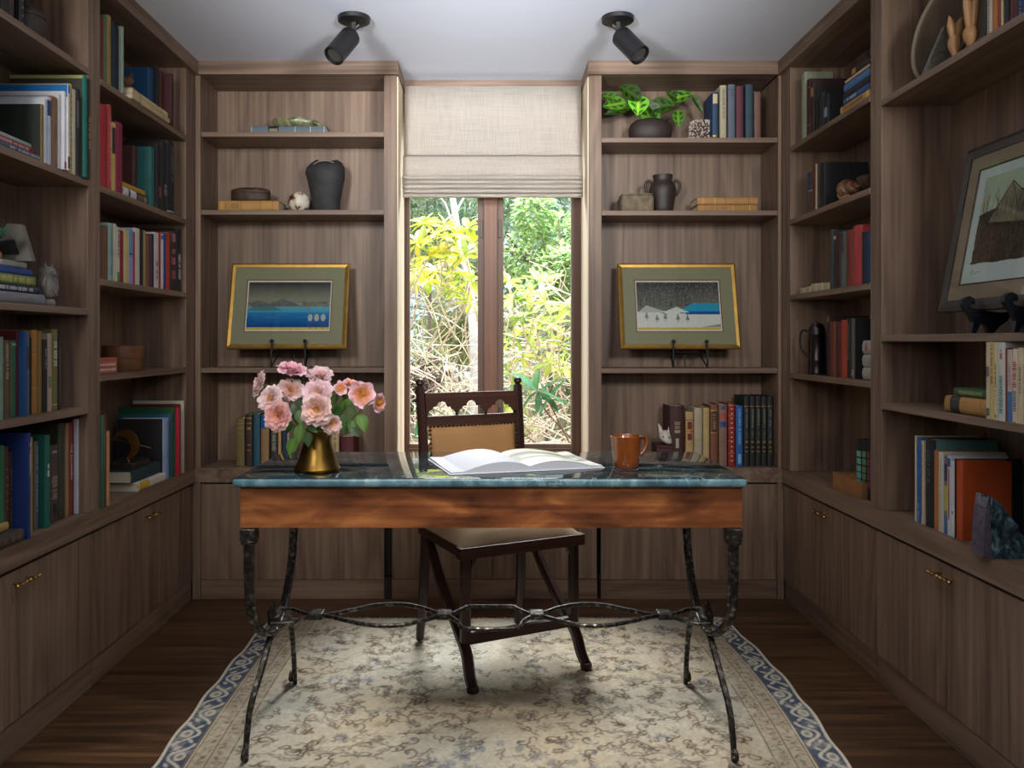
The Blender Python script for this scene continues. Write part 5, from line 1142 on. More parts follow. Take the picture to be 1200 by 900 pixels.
# open magazine
bk = thing('open_book', 'open white-paged magazine lying on the desk', 'magazine', (.115, 2.385, DT), (0, 0, math.radians(16)))
pgw = mat('white_pages', C(186, 190, 200), .55, spec=.35)
def page(sx, wd, h, z0, lift, y0, name, m=None, art=None, k0=0.):
    nu, nv = 40, 30; P_ = np.zeros((nv+1, nu+1, 3)); 
    for j in range(nv+1):
        for i in range(nu+1):
            u = i/nu; v = j/nv; x = sx*u*wd; P_[j, i] = (x, y0+v*h, z0+lift*(math.sin(min(1, u*1.15+.06)*PI)**.8 if u < .8 else math.sin(min(1, u*1.15+.06)*PI)**.8 if u*1.15+.06 < 1 else 0)*(1-.5*u)+.0025*math.sin(v*3+u*4)*u)
    return P_
for sx, lift in ((-1, .027), (1, .021)):
    wd = .235; h = .30
    P0 = page(sx, wd, h, .009, lift, 0, '')
    V = P0.reshape(-1, 3).tolist(); nu, nv = 41, 31; low = [(x, y, .0035) for x, y, z in V]; n_ = len(V); Fc = []
    for j in range(nv-1):
        for i in range(nu-1):
            a = j*nu+i; Fc.append((a, a+1, a+nu+1, a+nu)); Fc.append((n_+a, n_+a+nu, n_+a+nu+1, n_+a+1))
    for i in range(nu-1): Fc.append((i, n_+i, n_+i+1, i+1)); q = (nv-1)*nu; Fc.append((q+i, q+i+1, n_+q+i+1, n_+q+i))
    for j in range(nv-1): a = j*nu+nu-1; Fc.append((a, a+nu, n_+a+nu, n_+a)); a = j*nu; Fc.append((a, n_+a, n_+a+nu, a+nu))
    o_ = mesh_from('page_block', V+low, Fc, pgw, bk, smooth=False)
    if sx > 0:
        c = Canvas(.235, .30, .0025, (214, 214, 208)); c.rect(.0, .10, .235, .30, (126, 128, 104)); c.rect(.02, .13, .21, .16, (196, 190, 170)); c.rect(.0, .19, .235, .215, (60, 58, 50)); c.rect(.0, .235, .235, .285, (176, 172, 140)); n9 = value_noise(c.ny, c.nx, 12, 10, 5); c.a *= (.85+.3*n9)[..., None]
        Q = page(1, wd, h, .0096, lift, 0, ''); jj = np.linspace(0, 30, c.ny); ii = np.linspace(0, 40, c.nx)
        q1_ = np.array([[Q[int(round(j)), int(round(i))] for i in ii] for j in jj]); XX, YY = np.meshgrid(np.linspace(0, wd, c.nx), np.linspace(0, h, c.ny))
        zz = np.zeros_like(XX)
        for a_, j in enumerate(jj):
            zr = np.interp(j, np.arange(31), np.arange(31)); j0 = min(int(j), 29); f_ = j-j0; zrow = Q[j0, :, 2]*(1-f_)+Q[j0+1, :, 2]*f_; zz[a_] = np.interp(ii, np.arange(41), zrow)
        grid_mesh('printed_page', np.stack([XX*.985+.003, YY, zz+.0004], -1), c.a, painted('magazine_print', .45, .4), bk, smooth=True)
b = BM(); box(b, -.240, .240, -.004, .304, .0, .0032, .0008); obj('cover', b, mat('magazine_cover', C(214, 216, 220), .4), bk, local=True)
# ------------------------------------------------------------------ roses
pet_m = painted('rose_petal', .6, .25, .25); leaf_m = painted('rose_leaf', .45, .4, .15)
stem_m = mat('rose_stem', C(70, 92, 40), .6); stam_m = mat('rose_stamen', C(214, 156, 40), .7)
def petals(layers, R0, seed, cols, flat=1.0):
    r = random.Random(seed); V, Fc, Cc = [], [], []
    cin, cmid, cout = [s2l(c) for c in cols]; nl = len(layers)
    for li, (n, rad, a0, a1, wd) in enumerate(layers):
        off = r.uniform(0, 6.28)
        for k in range(n):
            th = off+2*PI*k/n+r.uniform(-.18, .18); L_ = rad*R0*r.uniform(.88, 1.1); W_ = wd*R0*r.uniform(.9, 1.1); nu, nv = 7, 8; base = len(V); cup = r.uniform(.18, .34); ph = r.uniform(0, 6.28); tone = r.uniform(.86, 1.1); twist = r.uniform(-.2, .2)
            rr = 0.; hh_ = 0.
            for j in range(nv):
                v = j/(nv-1); a = math.radians(a0+(a1-a0)*v**1.3)+r.uniform(-.03, .03)
                if j: rr += L_/(nv-1)*math.sin(a); hh_ += L_/(nv-1)*math.cos(a)
                wv = W_*(.28+.72*math.sin(min(1, .12+v*.78)*PI*.62))*(1-.35*max(0, v-.8)/.2)
                for i in range(nu):
                    u = i/(nu-1)*2-1; x = rr-cup*wv*u*u*.8*math.cos(a); y = u*wv; z = hh_+cup*wv*u*u*math.sin(a)+(.045*R0*math.sin(u*4+ph)+.04*R0*math.sin(u*8+ph*2))*v*v-.0*R0
                    notch = -.05*R0*math.exp(-(u*3)**2)*(1 if j == nv-1 else 0); x += notch*math.sin(a); z += notch*math.cos(a)
                    y2 = y+twist*wv*v; c_, s_ = math.cos(th), math.sin(th); V.append((x*c_-y2*s_, x*s_+y2*c_, z*flat))
                    t = (li/(max(1, nl-1)))*.6+.4*(1-v); t = li/max(1, nl-1); m_ = min(1, max(0, v*1.2))
                    bod = cmid*t+cout*(1-t); ti = max(0, (t-.55)/.45)*.75; bod = bod*(1-ti)+cin*ti; col = cin*(1-m_)+bod*m_ if t > .5 else (cmid*.8+cin*.2)*(1-m_)+bod*m_; col = col*(1-.0)+s2l((246, 230, 228))*0 if v < .85 else col*.7+s2l((244, 226, 226))*.3
                    col = col*tone*(1+.0*u); vein = 1-.06*math.cos(u*22); Cc.append((*(col*vein), 1))
            for j in range(nv-1):
                for i in range(nu-1): a = base+j*nu+i; Fc.append((a, a+1, a+nu+1, a+nu))
    return V, Fc, Cc
def leafmesh(V, Fc, Cc, p, d, nrm, ln, wd, col, rib=1.25, droop=.3, nv=9, nu=5, pat=None):
    p = Vector(p); d = Vector(d).normalized(); nrm = Vector(nrm); s = d.cross(nrm).normalized(); nrm = s.cross(d).normalized(); base = len(V); q = p.copy(); dd = d.copy(); c0 = np.array(s2l(col))
    for j in range(nv):
        v = j/(nv-1); wv = wd/2*math.sin(PI*min(1, v*.97+.02)**.8)**.85
        for i in range(nu):
            u = i/(nu-1)*2-1; pt = q+s*(u*wv)+nrm*(abs(u)*wv*.28); V.append(tuple(pt)); k = rib if i == nu//2 else 1
            cc = c0*k*(.93+.14*random.random()) if pat is None else np.array(s2l(pat(u, v))); Cc.append((*cc, 1))
        q = q+dd*(ln/(nv-1)); dd = (dd-nrm*droop/(nv-1)).normalized()
    for j in range(nv-1):
        for i in range(nu-1): a = base+j*nu+i; Fc.append((a, a+1, a+nu+1, a+nu))
FULL = [(7, 1.0, 52, 96, .46), (7, .92, 44, 80, .43), (7, .82, 36, 66, .38), (7, .70, 26, 52, .33), (7, .57, 16, 40, .28), (6, .45, 6, 28, .22), (5, .33, -4, 16, .16)]
SEMI = [(5, 1.0, 50, 92, .58), (5, .8, 40, 78, .46)]
PEACH = ((236, 164, 50), (226, 160, 120), (238, 206, 204)); CORAL = ((238, 150, 40), (222, 112, 90), (236, 180, 176)); MAUVE = ((206, 140, 110), (204, 150, 152), (228, 196, 204)); PINK = ((220, 150, 100), (206, 96, 132), (238, 190, 204)); PALE = ((232, 170, 90), (222, 170, 160), (240, 220, 222))
roses = [  # px, py, D, radius px, facing, kind, palette, label
 (304, 450, 2.40, 17, (-.85, -.5, .35), FULL, PALE, 'pale pink rose seen from the side, outermost left of the bouquet'),
 (325, 487, 2.30, 19, (-.1, -1, .1), FULL, CORAL, 'coral rose with orange centre low on the left of the bouquet'),
 (317, 467, 2.36, 18, (-.45, -1, .45), FULL, PALE, 'cream-edged apricot rose just above the coral rose'),
 (341, 457, 2.42, 16, (.35, -.8, .5), FULL, PEACH, 'peach rose with folded petals between apricot rose and bouquet top'),
 (343, 433, 2.42, 19, (.2, -.35, 1), FULL, PINK, 'topmost rose of the bouquet, pale with deep pink underside'),
 (375, 440, 2.46, 16, (.1, -.6, .8), FULL, MAUVE, 'dusty mauve rose behind the big central rose'),
 (372, 462, 2.36, 20, (.0, -.9, .5), FULL, MAUVE, 'large dusty pink rose tucked behind the front central rose'),
 (371, 480, 2.29, 21, (-.02, -1, .08), FULL, PEACH, 'largest front rose of the bouquet with golden centre'),
 (389, 497, 2.31, 13, (.4, -1, -.1), FULL, PEACH, 'small peach rose drooping over the right rim of the vase'),
 (411, 450, 2.42, 11, (.3, -.5, .9), FULL, CORAL, 'small coral rose at the upper right of the bouquet'),
 (399, 455, 2.40, 9, (.2, -.6, .2), SEMI, PINK, 'small deep pink rose right of the mauve rose'),
 (424, 462, 2.38, 17, (.25, -1, .1), SEMI, PINK, 'open five-petalled pink rose on the right of the bouquet'),
 (444, 472, 2.36, 12, (.9, -.5, -.1), SEMI, PINK, 'outermost right rose of the bouquet, drooping pink'),
]
for i, (px, py, D, rp, fc, kind, pal, lab) in enumerate(roses):
    p = W(px, py, D); Rr = rp*D/F*1.0; fdir = Vector(fc).normalized(); root = thing('rose', lab, 'flower', (vx, vy, DT+.11), group='roses in the brass vase'); base = Vector((vx, vy, DT+.11))
    V, Fc, Cc = petals(kind, Rr, 31+i, pal); M = fdir.to_track_quat('Z', 'Y').to_matrix(); hcen = Rr*.30
    V = [tuple(M @ Vector(v) - fdir*hcen + p - base) for v in V]
    mesh_from('blossom', V, Fc, pet_m, root, Cc, smooth=True)
    b = BM(); r = random.Random(i); cc = p-fdir*hcen*.2
    for k in range(26):
        a = r.uniform(0, 6.28); q = r.uniform(0, .16 if kind is FULL else .22)*Rr; pp = p-fdir*hcen*.9+M @ Vector((q*math.cos(a)*.5, q*math.sin(a)*.5, 0)); tp = p-fdir*hcen*.9+M @ Vector((q*math.cos(a)*1.6, q*math.sin(a)*1.6, Rr*r.uniform(.28, .42)))
        tube(b, [pp, tp], [.0005, .0005], 4); bmesh.ops.create_icosphere(b, subdivisions=1, radius=.0016, matrix=Matrix.Translation(tp))
    obj('stamens', b, stam_m, root)['kind'] = 'stuff'
    b = BM(); st = Vector((vx+(p.x-vx)*.12, vy+(p.y-vy)*.1, DT+.06)); en = p-fdir*hcen*1.05; tube(b, smooth_curve([st, st+Vector(((p.x-vx)*.15, (p.y-vy)*.2, .06)), (st+en)/2+Vector((0, 0, .02)), en-fdir*.02, en], 4), .0019, 6); obj('stem', b, stem_m, root, smooth=60)
    b = BM(); lathe(b, [(0, -.010), (.004, -.008), (.0055, -.003), (.004, .002), (0, .004)], 10); bmesh.ops.transform(b, matrix=Matrix.Translation(en) @ M.to_4x4(), verts=b.verts); obj('hip', b, stem_m, root, smooth=60)
    b = None
lv = {2: [((352, 505), 2.33, (-.1, -.3, -1), 26), ((343, 520), 2.33, (-.35, -.2, -1), 24)], 1: [((338, 498), 2.33, (-.2, -.2, -1), 18), ((361, 512), 2.32, (.1, -.3, -1), 20)], 8: [((365, 500), 2.3, (.5, -.4, -.35), 18), ((352, 487), 2.35, (.1, -.4, -.8), 22)], 3: [((346, 478), 2.36, (.2, -.3, -.6), 20), ((352, 470), 2.38, (.4, -.2, -.2), 16)],
      11: [((414, 498), 2.38, (.35, -.25, -1), 24), ((403, 494), 2.38, (.1, -.3, -1), 26), ((412, 480), 2.40, (.2, -.2, -.6), 18), ((398, 478), 2.40, (.3, -.2, .4), 20)], 12: [((424, 492), 2.38, (.3, -.3, -.9), 25), ((405, 470), 2.42, (.5, -.2, .1), 20), ((415, 505), 2.37, (.5, -.2, -.5), 16)], 9: [((395, 484), 2.40, (.4, -.1, .3), 22), ((390, 470), 2.42, (.4, 0, .5), 18), ((405, 463), 2.43, (.4, .1, .1), 15)], 10: [((383, 488), 2.39, (.4, -.2, .2), 20), ((398, 490), 2.41, (.5, -.2, -.5), 18)], 5: [((350, 446), 2.45, (.3, 0, -.5), 15)]}
rs = [o_ for o_ in COL.objects if o_.name.split('.')[0] == 'rose']
for k, ls in lv.items():
    root = rs[k]; base = root.location
    for (px, py), D, d, lp in ls:
        V, Fc, Cc = [], [], []; p = W(px, py, D); ln = lp*D/F*.92; col = random.choice([(66, 100, 36), (48, 82, 32), (80, 116, 42), (38, 66, 32)])
        leafmesh(V, Fc, Cc, p-base-Vector(d).normalized()*ln*.35, d, (.1, -1, .35), ln, ln*.62, col)
        mesh_from('leaf', V, Fc, leaf_m, root, Cc, smooth=True)
        b = BM(); tube(b, [p-Vector(d).normalized()*ln*.35, (p+Vector((vx, vy, DT+.14)))/2+Vector((0, .01, .01)), (vx, vy+.004, DT+.11)], .0011, 5); obj('leaf_stalk', b, stem_m, root, smooth=60)
# ------------------------------------------------------------------ ornaments, back wall
def place(px, D, z): return Vector(((px-CX)*D/F, D, z))
# green dish
p = place(346, 3.79, 2.1668); t = thing('stone_dish', 'long green and cream stone dish on the grey-blue book', 'dish', p)
jm_ = marble('green_stone', C(70, 78, 44), C(130, 128, 90), C(206, 200, 176), .3)
b = BM(); lathe(b, [(0, .0), (.07, .0), (.098, .012), (.108, .030), (.104, .040), (.096, .036), (.08, .022), (0, .014)], 40, tuple(p), 1.0, .5)
for v in b.verts:
    if v.co.z > p.z+.02: v.co.z += .004*math.sin((v.co.x-p.x)*60)
obj('bowl', b, jm_, t, smooth=60)
b = BM(); q = p+Vector((.085, -.02, .026)); tube(b, smooth_curve([q, q+Vector((.025, -.01, -.01)), q+Vector((.048, -.014, -.032))], 4), [.007, .008, .007, .008, .007, .006, .005, .003, .001], 8); obj('tail_handle', b, jm_, t, smooth=60)
# dark carved box
p = place(294, 3.79, 1.8228); t = thing('carved_box', 'dark brown oval carved box lying on the ochre book', 'box', p)
cm = mat('dark_carved_wood', C(66, 48, 38), .6, bump=1, bscale=70, var=.4, vscale=40)
b = BM(); lathe(b, [(0, 0), (.082, .0), (.090, .006), (.092, .034), (.088, .04), (0, .04)], 40, tuple(p), 1, .55); obj('body', b, cm, t, smooth=50)
b = BM(); lathe(b, [(.090, .0405), (.093, .045), (.088, .056), (.07, .063), (0, .066)], 40, tuple(p), 1, .55)
for v in b.verts: v.co.z += .0015*math.sin(v.co.x*140)*math.cos(v.co.y*120)
obj('lid', b, cm, t, smooth=50)
# white shell sphere
p = place(350.5, 3.78, 1.7718); t = thing('ceramic_sphere', 'cream sphere with brown cracks beside the black vase', 'sphere', p)
rs_ = .050; b = BM(); bmesh.ops.create_icosphere(b, subdivisions=4, radius=rs_, matrix=Matrix.Translation(p+Vector((0, 0, rs_-.001))))
for v in b.verts:
    v.co.z = max(v.co.z, p.z+.0002)
def crack_mat():
    m = bpy.data.materials.new('cracked_ceramic'); m.use_nodes = True; t_ = m.node_tree; n = t_.nodes; b_ = n['Principled BSDF']; b_.inputs['Roughness'].default_value = .4
    tc = n.new('ShaderNodeTexCoord'); no = n.new('ShaderNodeTexNoise'); no.inputs['Scale'].default_value = 16; no.inputs['Detail'].default_value = 5; no.inputs['Distortion'].default_value = .8; t_.links.new(tc.outputs['Object'], no.inputs[0])
    r = ramp(n, [(.38, C(70, 46, 30)), (.42, C(150, 110, 70)), (.46, C(206, 198, 180)), (.6, C(216, 208, 192)), (.68, C(176, 150, 110))]); t_.links.new(no.outputs[0], r.inputs[0]); t_.links.new(r.outputs[0], b_.inputs['Base Color']); return m
obj('shell', b, crack_mat(), t, smooth=True)
# black vase
p = place(382, 3.80, 1.7718); t = thing('stoneware_vase', 'tall rough black stoneware vase with slanted mouth', 'vase', p)
bs = mat('rough_black_stoneware', C(44, 44, 44), .75, bump=1, bscale=60, var=.35, vscale=20)
b = BM(); lathe(b, [(0, 0), (.058, 0), (.062, .004), (.066, .05), (.076, .11), (.088, .165), (.092, .19), (.088, .215), (.072, .238), (.050, .2525), (.045, .2535), (.042, .248), (.05, .236), (.07, .2), (.06, .05), (0, .012)], 40, tuple(p), 1, .8)
for v in b.verts:
    if v.co.z > p.z+.18: v.co.z -= (v.co.z-p.z-.18)*.35*max(0, -(v.co.y-p.y)/.07); v.co.x += .004*math.sin(v.co.z*60)
obj('body', b, bs, t, smooth=60)
b = BM(); tube(b, smooth_curve([p+Vector((-.046, -.050, .222)), p+Vector((-.015, -.062, .232)), p+Vector((.02, -.062, .234)), p+Vector((.045, -.05, .228))], 4), .0035, 6); obj('rim_slit', b, mat('grey_clay', C(120, 114, 104), .8), t, smooth=60)
# potted prayer plant
p = place(762, 3.80, 2.0998); t = thing('potted_plant', 'prayer plant with bright green patterned leaves in a dark oval pot', 'plant', p)
pm = mat('dark_clay_pot', C(46, 36, 34), .6, bump=.3, bscale=40)
b = BM(); lathe(b, [(0, 0), (.070, 0), (.086, .010), (.099, .036), (.102, .062), (.094, .088), (.072, .106), (.046, .113), (.044, .109), (.05, .10), (0, .085)], 44, tuple(p), 1, .72); obj('pot', b, pm, t, smooth=60)
b = BM(); lathe(b, [(0, .088), (.045, .088), (0, .0885)], 20, tuple(p), 1, .7); obj('soil', b, mat('soil', C(40, 30, 24), 1), t)
plm = painted('prayer_leaf', .4, .4, .25)
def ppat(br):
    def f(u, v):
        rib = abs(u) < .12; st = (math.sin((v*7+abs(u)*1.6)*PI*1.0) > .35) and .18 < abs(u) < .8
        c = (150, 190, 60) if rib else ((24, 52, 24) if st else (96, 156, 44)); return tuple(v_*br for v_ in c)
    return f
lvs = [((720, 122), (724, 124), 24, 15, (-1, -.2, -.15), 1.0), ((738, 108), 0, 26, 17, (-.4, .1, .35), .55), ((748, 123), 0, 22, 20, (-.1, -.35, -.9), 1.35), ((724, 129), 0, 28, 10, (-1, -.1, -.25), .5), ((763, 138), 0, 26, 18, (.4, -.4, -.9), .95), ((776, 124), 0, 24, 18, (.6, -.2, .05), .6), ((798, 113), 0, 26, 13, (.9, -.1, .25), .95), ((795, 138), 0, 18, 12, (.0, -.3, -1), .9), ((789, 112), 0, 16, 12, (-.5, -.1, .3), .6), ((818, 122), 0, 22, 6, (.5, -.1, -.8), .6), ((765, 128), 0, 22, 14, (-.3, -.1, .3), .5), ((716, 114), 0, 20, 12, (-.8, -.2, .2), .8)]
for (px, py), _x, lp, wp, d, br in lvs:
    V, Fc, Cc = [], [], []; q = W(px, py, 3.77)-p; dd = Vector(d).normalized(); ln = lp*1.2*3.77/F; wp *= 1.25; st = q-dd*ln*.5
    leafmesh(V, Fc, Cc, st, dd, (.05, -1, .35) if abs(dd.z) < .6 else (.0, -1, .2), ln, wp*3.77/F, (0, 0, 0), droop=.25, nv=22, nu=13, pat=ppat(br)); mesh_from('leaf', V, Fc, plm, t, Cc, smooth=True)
    b = BM(); tube(b, smooth_curve([Vector((st.x*.12, .0, .09)), Vector((st.x*.4, st.y*.3, .11+.25*max(0, st.z-.09))), st], 4), .0017, 6); obj('stalk', b, mat('plant_stalk', C(110, 100, 60), .6), t, local=True, smooth=60)
# coral-textured vessel
p = place(821, 3.79, 2.0998); t = thing('coral_pot', 'small white coral-encrusted pot beside the navy book', 'ornament', p)
b = BM(); lathe(b, [(0, 0), (.040, 0), (.047, .01), (.049, .05), (.045, .092), (.038, .098), (.03, .09), (0, .08)], 36, tuple(p), 1, .8); obj('body', b, mat('dark_ground', C(70, 56, 46), .8), t, smooth=60)
b = BM(); r = random.Random(3)
for k in range(420):
    a = r.uniform(0, 2*PI); z = r.uniform(.006, .098) if k < 350 else .095; rad = (.047 if z < .06 else .045) if k < 350 else r.uniform(0, .04); o_ = Vector((rad*math.cos(a), rad*.8*math.sin(a), z)); dn = Vector((math.cos(a), math.sin(a), (.3 if k < 350 else 3))).normalized(); e = dn+Vector((r.uniform(-.6, .6), r.uniform(-.6, .6), r.uniform(-.6, .6))); tube(b, [p+o_-dn*.002, p+o_+e.normalized()*r.uniform(.005, .010)], [.0032, .0018], 5)
obj('coral_knobs', b, mat('white_coral', C(206, 192, 182), .8), t, smooth=60)['kind'] = 'stuff'
# stone box and two-handled jug
p = place(745.5, 3.77, 1.7690); t = thing('stone_box', 'small weathered stone box left of the two-handled jug', 'box', p)
b = BM(); box(b, p.x-.077, p.x+.074, 3.725, 3.84, p.z, p.z+.078, .012); bmesh.ops.subdivide_edges(b, edges=b.edges[:], cuts=3, use_grid_fill=True); r = random.Random(8)
for v in b.verts: v.co += Vector((r.uniform(-1, 1), r.uniform(-1, 1), r.uniform(-1, 1) if v.co.z > p.z+.01 else 0))*.0025
obj('body', b, mat('weathered_stone', C(112, 100, 80), .9, bump=1, bscale=80, var=.4, vscale=30), t, smooth=60)
b = BM(); box(b, p.x-.072, p.x+.070, 3.73, 3.83, p.z+.0785, p.z+.086, .003); obj('lid', b, mat('weathered_stone', C(112, 100, 80), .9), t)
p = place(776.5, 3.80, 1.7690); t = thing('two_handled_jug', 'dark brown stoneware jug with two loop handles', 'jug', p)
jg = mat('dark_jug', C(52, 42, 38), .5, bump=.5, bscale=50, var=.2, vscale=12)
b = BM(); lathe(b, [(0, 0), (.043, 0), (.046, .003), (.050, .03), (.060, .09), (.063, .115), (.056, .138), (.044, .150), (.043, .160), (.046, .176), (.047, .182), (.042, .182), (.038, .17), (.038, .15), (.05, .11), (.04, .02), (0, .01)], 40, tuple(p)); obj('body', b, jg, t, smooth=60)
for s in (-1, 1):
    b = BM(); tube(b, smooth_curve([p+Vector((s*.044, 0, .148)), p+Vector((s*.066, 0, .156)), p+Vector((s*.080, 0, .142)), p+Vector((s*.078, 0, .118)), p+Vector((s*.066, 0, .094)), p+Vector((s*.059, 0, .088))], 4), .0065, 8); obj('handle', b, jg, t, smooth=60)
# white animal skull on a dark box
sx_ = (779-CX)*3.74/F; bx_ = thing('dark_red_box', 'small dark red box under the white fox ornament', 'box', (sx_, 3.76, LEDGE+.001))
b = BM(); box(b, sx_-.045, sx_+.028, 3.70, 3.82, LEDGE+.001, LEDGE+.085, .003); obj('body', b, cloth((74, 34, 34)), bx_)
b = BM(); box(b, sx_-.047, sx_+.030, 3.698, 3.822, LEDGE+.0855, LEDGE+.098, .003); obj('lid', b, cloth((66, 28, 28)), bx_)
p = Vector((sx_, 3.74, LEDGE+.0985)); t = thing('fox_ornament', 'white porcelain fox head ornament left of the maroon book', 'ornament', p)
wp_ = mat('white_porcelain', C(206, 198, 186), .35, var=.12, vscale=60)
b = BM(); bmesh.ops.create_icosphere(b, subdivisions=3, radius=1, matrix=Matrix.Translation(p+Vector((0, 0, .034))) @ Matrix.Diagonal((.029, .03, .033, 1)))
for v in b.verts:
    d = v.co-p
    if d.z < .03: v.co.x += (.03-d.z)*.55; v.co.y -= (.03-d.z)*.4
    v.co.z = max(v.co.z, p.z+.0005)
obj('head', b, wp_, t, smooth=70)
for s, hh_ in ((-1, .05), (1, .028)):
    b = BM(); tube(b, [p+Vector((s*.018, 0, .055)), p+Vector((s*.022, .0, .06+hh_*.4)), p+Vector((s*.024-.006, .0, .06+hh_*.75))], [.011, .008, .001], 8); obj('ear', b, wp_, t, smooth=60)
b = BM()
for q in ((-.012, -.026, .038), (.014, -.026, .034)): bmesh.ops.create_icosphere(b, subdivisions=1, radius=.0045, matrix=Matrix.Translation(p+Vector(q)))
obj('eyes', b, blk, t)
# ------------------------------------------------------------------ ornaments, left wall
# wooden animal on vellum books
p = Vector((XL-.045, 3.10, 2.1228)); t = thing('wooden_bird', 'small carved brown bird on the cream vellum books', 'figurine', p)
wb = mat('carved_brown_wood', C(96, 66, 44), .6, bump=.6, bscale=60, var=.2)
b = BM(); lathe(b, [(0, 0), (.045, 0), (.05, .01), (.034, .022), (0, .024)], 20, tuple(p), .7, 1); obj('base', b, wb, t, smooth=60)
b = BM(); bmesh.ops.create_icosphere(b, subdivisions=3, radius=1, matrix=Matrix.Translation(p+Vector((0, 0, .045))) @ Matrix.Rotation(.5, 4, 'X') @ Matrix.Diagonal((.02, .042, .02, 1))); tube(b, [p+Vector((0, .02, .055)), p+Vector((0, .03, .082)), p+Vector((.004, .045, .086))], [.010, .008, .002], 8); tube(b, [p+Vector((0, -.03, .035)), p+Vector((0, -.075, .05))], [.012, .004], 8); obj('body', b, wb, t, smooth=60)
# owl
p = Vector((XL-.035, 2.515, 1.2836)); t = thing('stone_owl', 'grey carved stone owl figurine beside the pile of books', 'figurine', p)
st = mat('grey_soapstone', C(122, 116, 108), .6, bump=.6, bscale=90, var=.2, vscale=50)
b = BM(); lathe(b, [(0, 0), (.022, 0), (.025, .006), (.023, .018), (.017, .022), (0, .022)], 24, tuple(p)); obj('base', b, st, t, smooth=60)
b = BM(); lathe(b, [(0, .018), (.014, .02), (.026, .035), (.031, .058), (.029, .08), (.025, .092), (.026, .102), (.024, .114), (.014, .121), (0, .122)], 28, tuple(p), 1, .95); obj('body', b, st, t, smooth=60)
for s in (-1, 1):
    b = BM(); tube(b, [p+Vector((.004, s*.014, .112)), p+Vector((.006, s*.021, .126)), p+Vector((.008, s*.023, .134))], [.008, .005, .0008], 8); obj('ear_tuft', b, st, t, smooth=60)
    b = BM(); tube(b, [p+Vector((.018+.006*math.cos(a), s*.010+.007*math.sin(a)*1, .104+.0075*math.cos(a))) if False else p+Vector((.0245, s*.0105+.0065*math.sin(a), .100+.0065*math.cos(a))) for a in np.linspace(0, 2*PI, 14)], .0016, 6, cap=False); obj('eye_ring', b, st, t, smooth=60)
    b = BM(); tube(b, smooth_curve([p+Vector((.010, s*.027, .088)), p+Vector((.008, s*.033, .062)), p+Vector((.008, s*.024, .034))], 4), [.004, .006, .007, .008, .008, .007, .005, .004, .002], 8); obj('wing', b, st, t, smooth=60)
b = BM(); r = random.Random(2)
for k in range(34):
    a = r.uniform(-1.1, 1.1); z = r.uniform(.03, .088); rr = np.interp(z, [.03, .058, .088], [.024, .0315, .0275]); tube(b, [p+Vector((rr*math.cos(a), rr*math.sin(a), z)), p+Vector(((rr+.0025)*math.cos(a), rr*math.sin(a)+.002, z-.008))], [.003, .0015], 5)
tube(b, [p+Vector((.024, 0, .098)), p+Vector((.031, 0, .090))], [.004, .001], 6)
obj('feathers', b, st, t, smooth=60)['kind'] = 'stuff'
# grey wooden house-shaped frame on the pile
p = Vector((XL-.045, 2.335, PILE[4])); t = thing('angular_frame', 'grey wooden slanted photo holder standing on the pile of books', 'frame', p)
b = BM(); o_ = [(-.10, 0), (.075, 0), (.04, .105), (-.005, .108), (-.10, .03)]; i_ = [(-.06, .018), (.035, .018), (.018, .062), (-.055, .055)]
P3 = lambda q, y: (p.x+q[0]*.9, p.y+y, p.z+q[1])
prism(b, o_, lambda q: P3(q, 0), lambda q: P3(q, .018)); obj('body', b, mat('grey_wood', C(104, 100, 90), .8, bump=.4, bscale=50), t)
b = BM(); prism(b, i_, lambda q: P3(q, -.0015), lambda q: P3(q, -.0001)); obj('picture', b, mat('dark_photo', C(44, 48, 44), .4, var=.6, vscale=60), t)
# green fluted ornament
p = Vector((XL-.035, 2.225, PILE[5])); t = thing('fluted_bowl', 'green wavy ceramic bowl on top of the book pile', 'bowl', p)
gc = mat('green_ceramic', C(60, 104, 84), .25, coat=.4, var=.25, vscale=20)
b = BM(); lathe(b, [(0, 0), (.020, 0), (.022, .006), (.018, .012), (.024, .028), (.038, .050), (.042, .056), (.037, .053), (.022, .035), (0, .028)], 48, tuple(p))
for v in b.verts:
    d = v.co-p; a = math.atan2(d.y, d.x)
    if d.z > .03: k = (d.z-.03)/.026; v.co.x += .010*k*math.cos(5*a)*math.cos(a); v.co.y += .010*k*math.cos(5*a)*math.sin(a); v.co.z += .012*k*math.sin(5*a)
obj('body', b, gc, t, smooth=60)
# dark round basket, top shelf
p = Vector((XL-.075, 2.47, 2.0848)); t = thing('lidded_basket', 'dark round lidded basket on the top shelf of the front left bookcase', 'basket', p)
bk_ = mat('blackened_wicker', C(48, 40, 34), .7, bump=1, bscale=90)
b = BM(); lathe(b, [(0, 0), (.045, 0), (.055, .02), (.058, .05), (.054, .072), (0, .072)], 28, tuple(p)); obj('body', b, bk_, t, smooth=60)
b = BM(); lathe(b, [(.056, .0725), (.058, .08), (.04, .098), (.012, .108), (.010, .118), (.014, .124), (0, .128)], 28, tuple(p)); obj('lid', b, bk_, t, smooth=60)
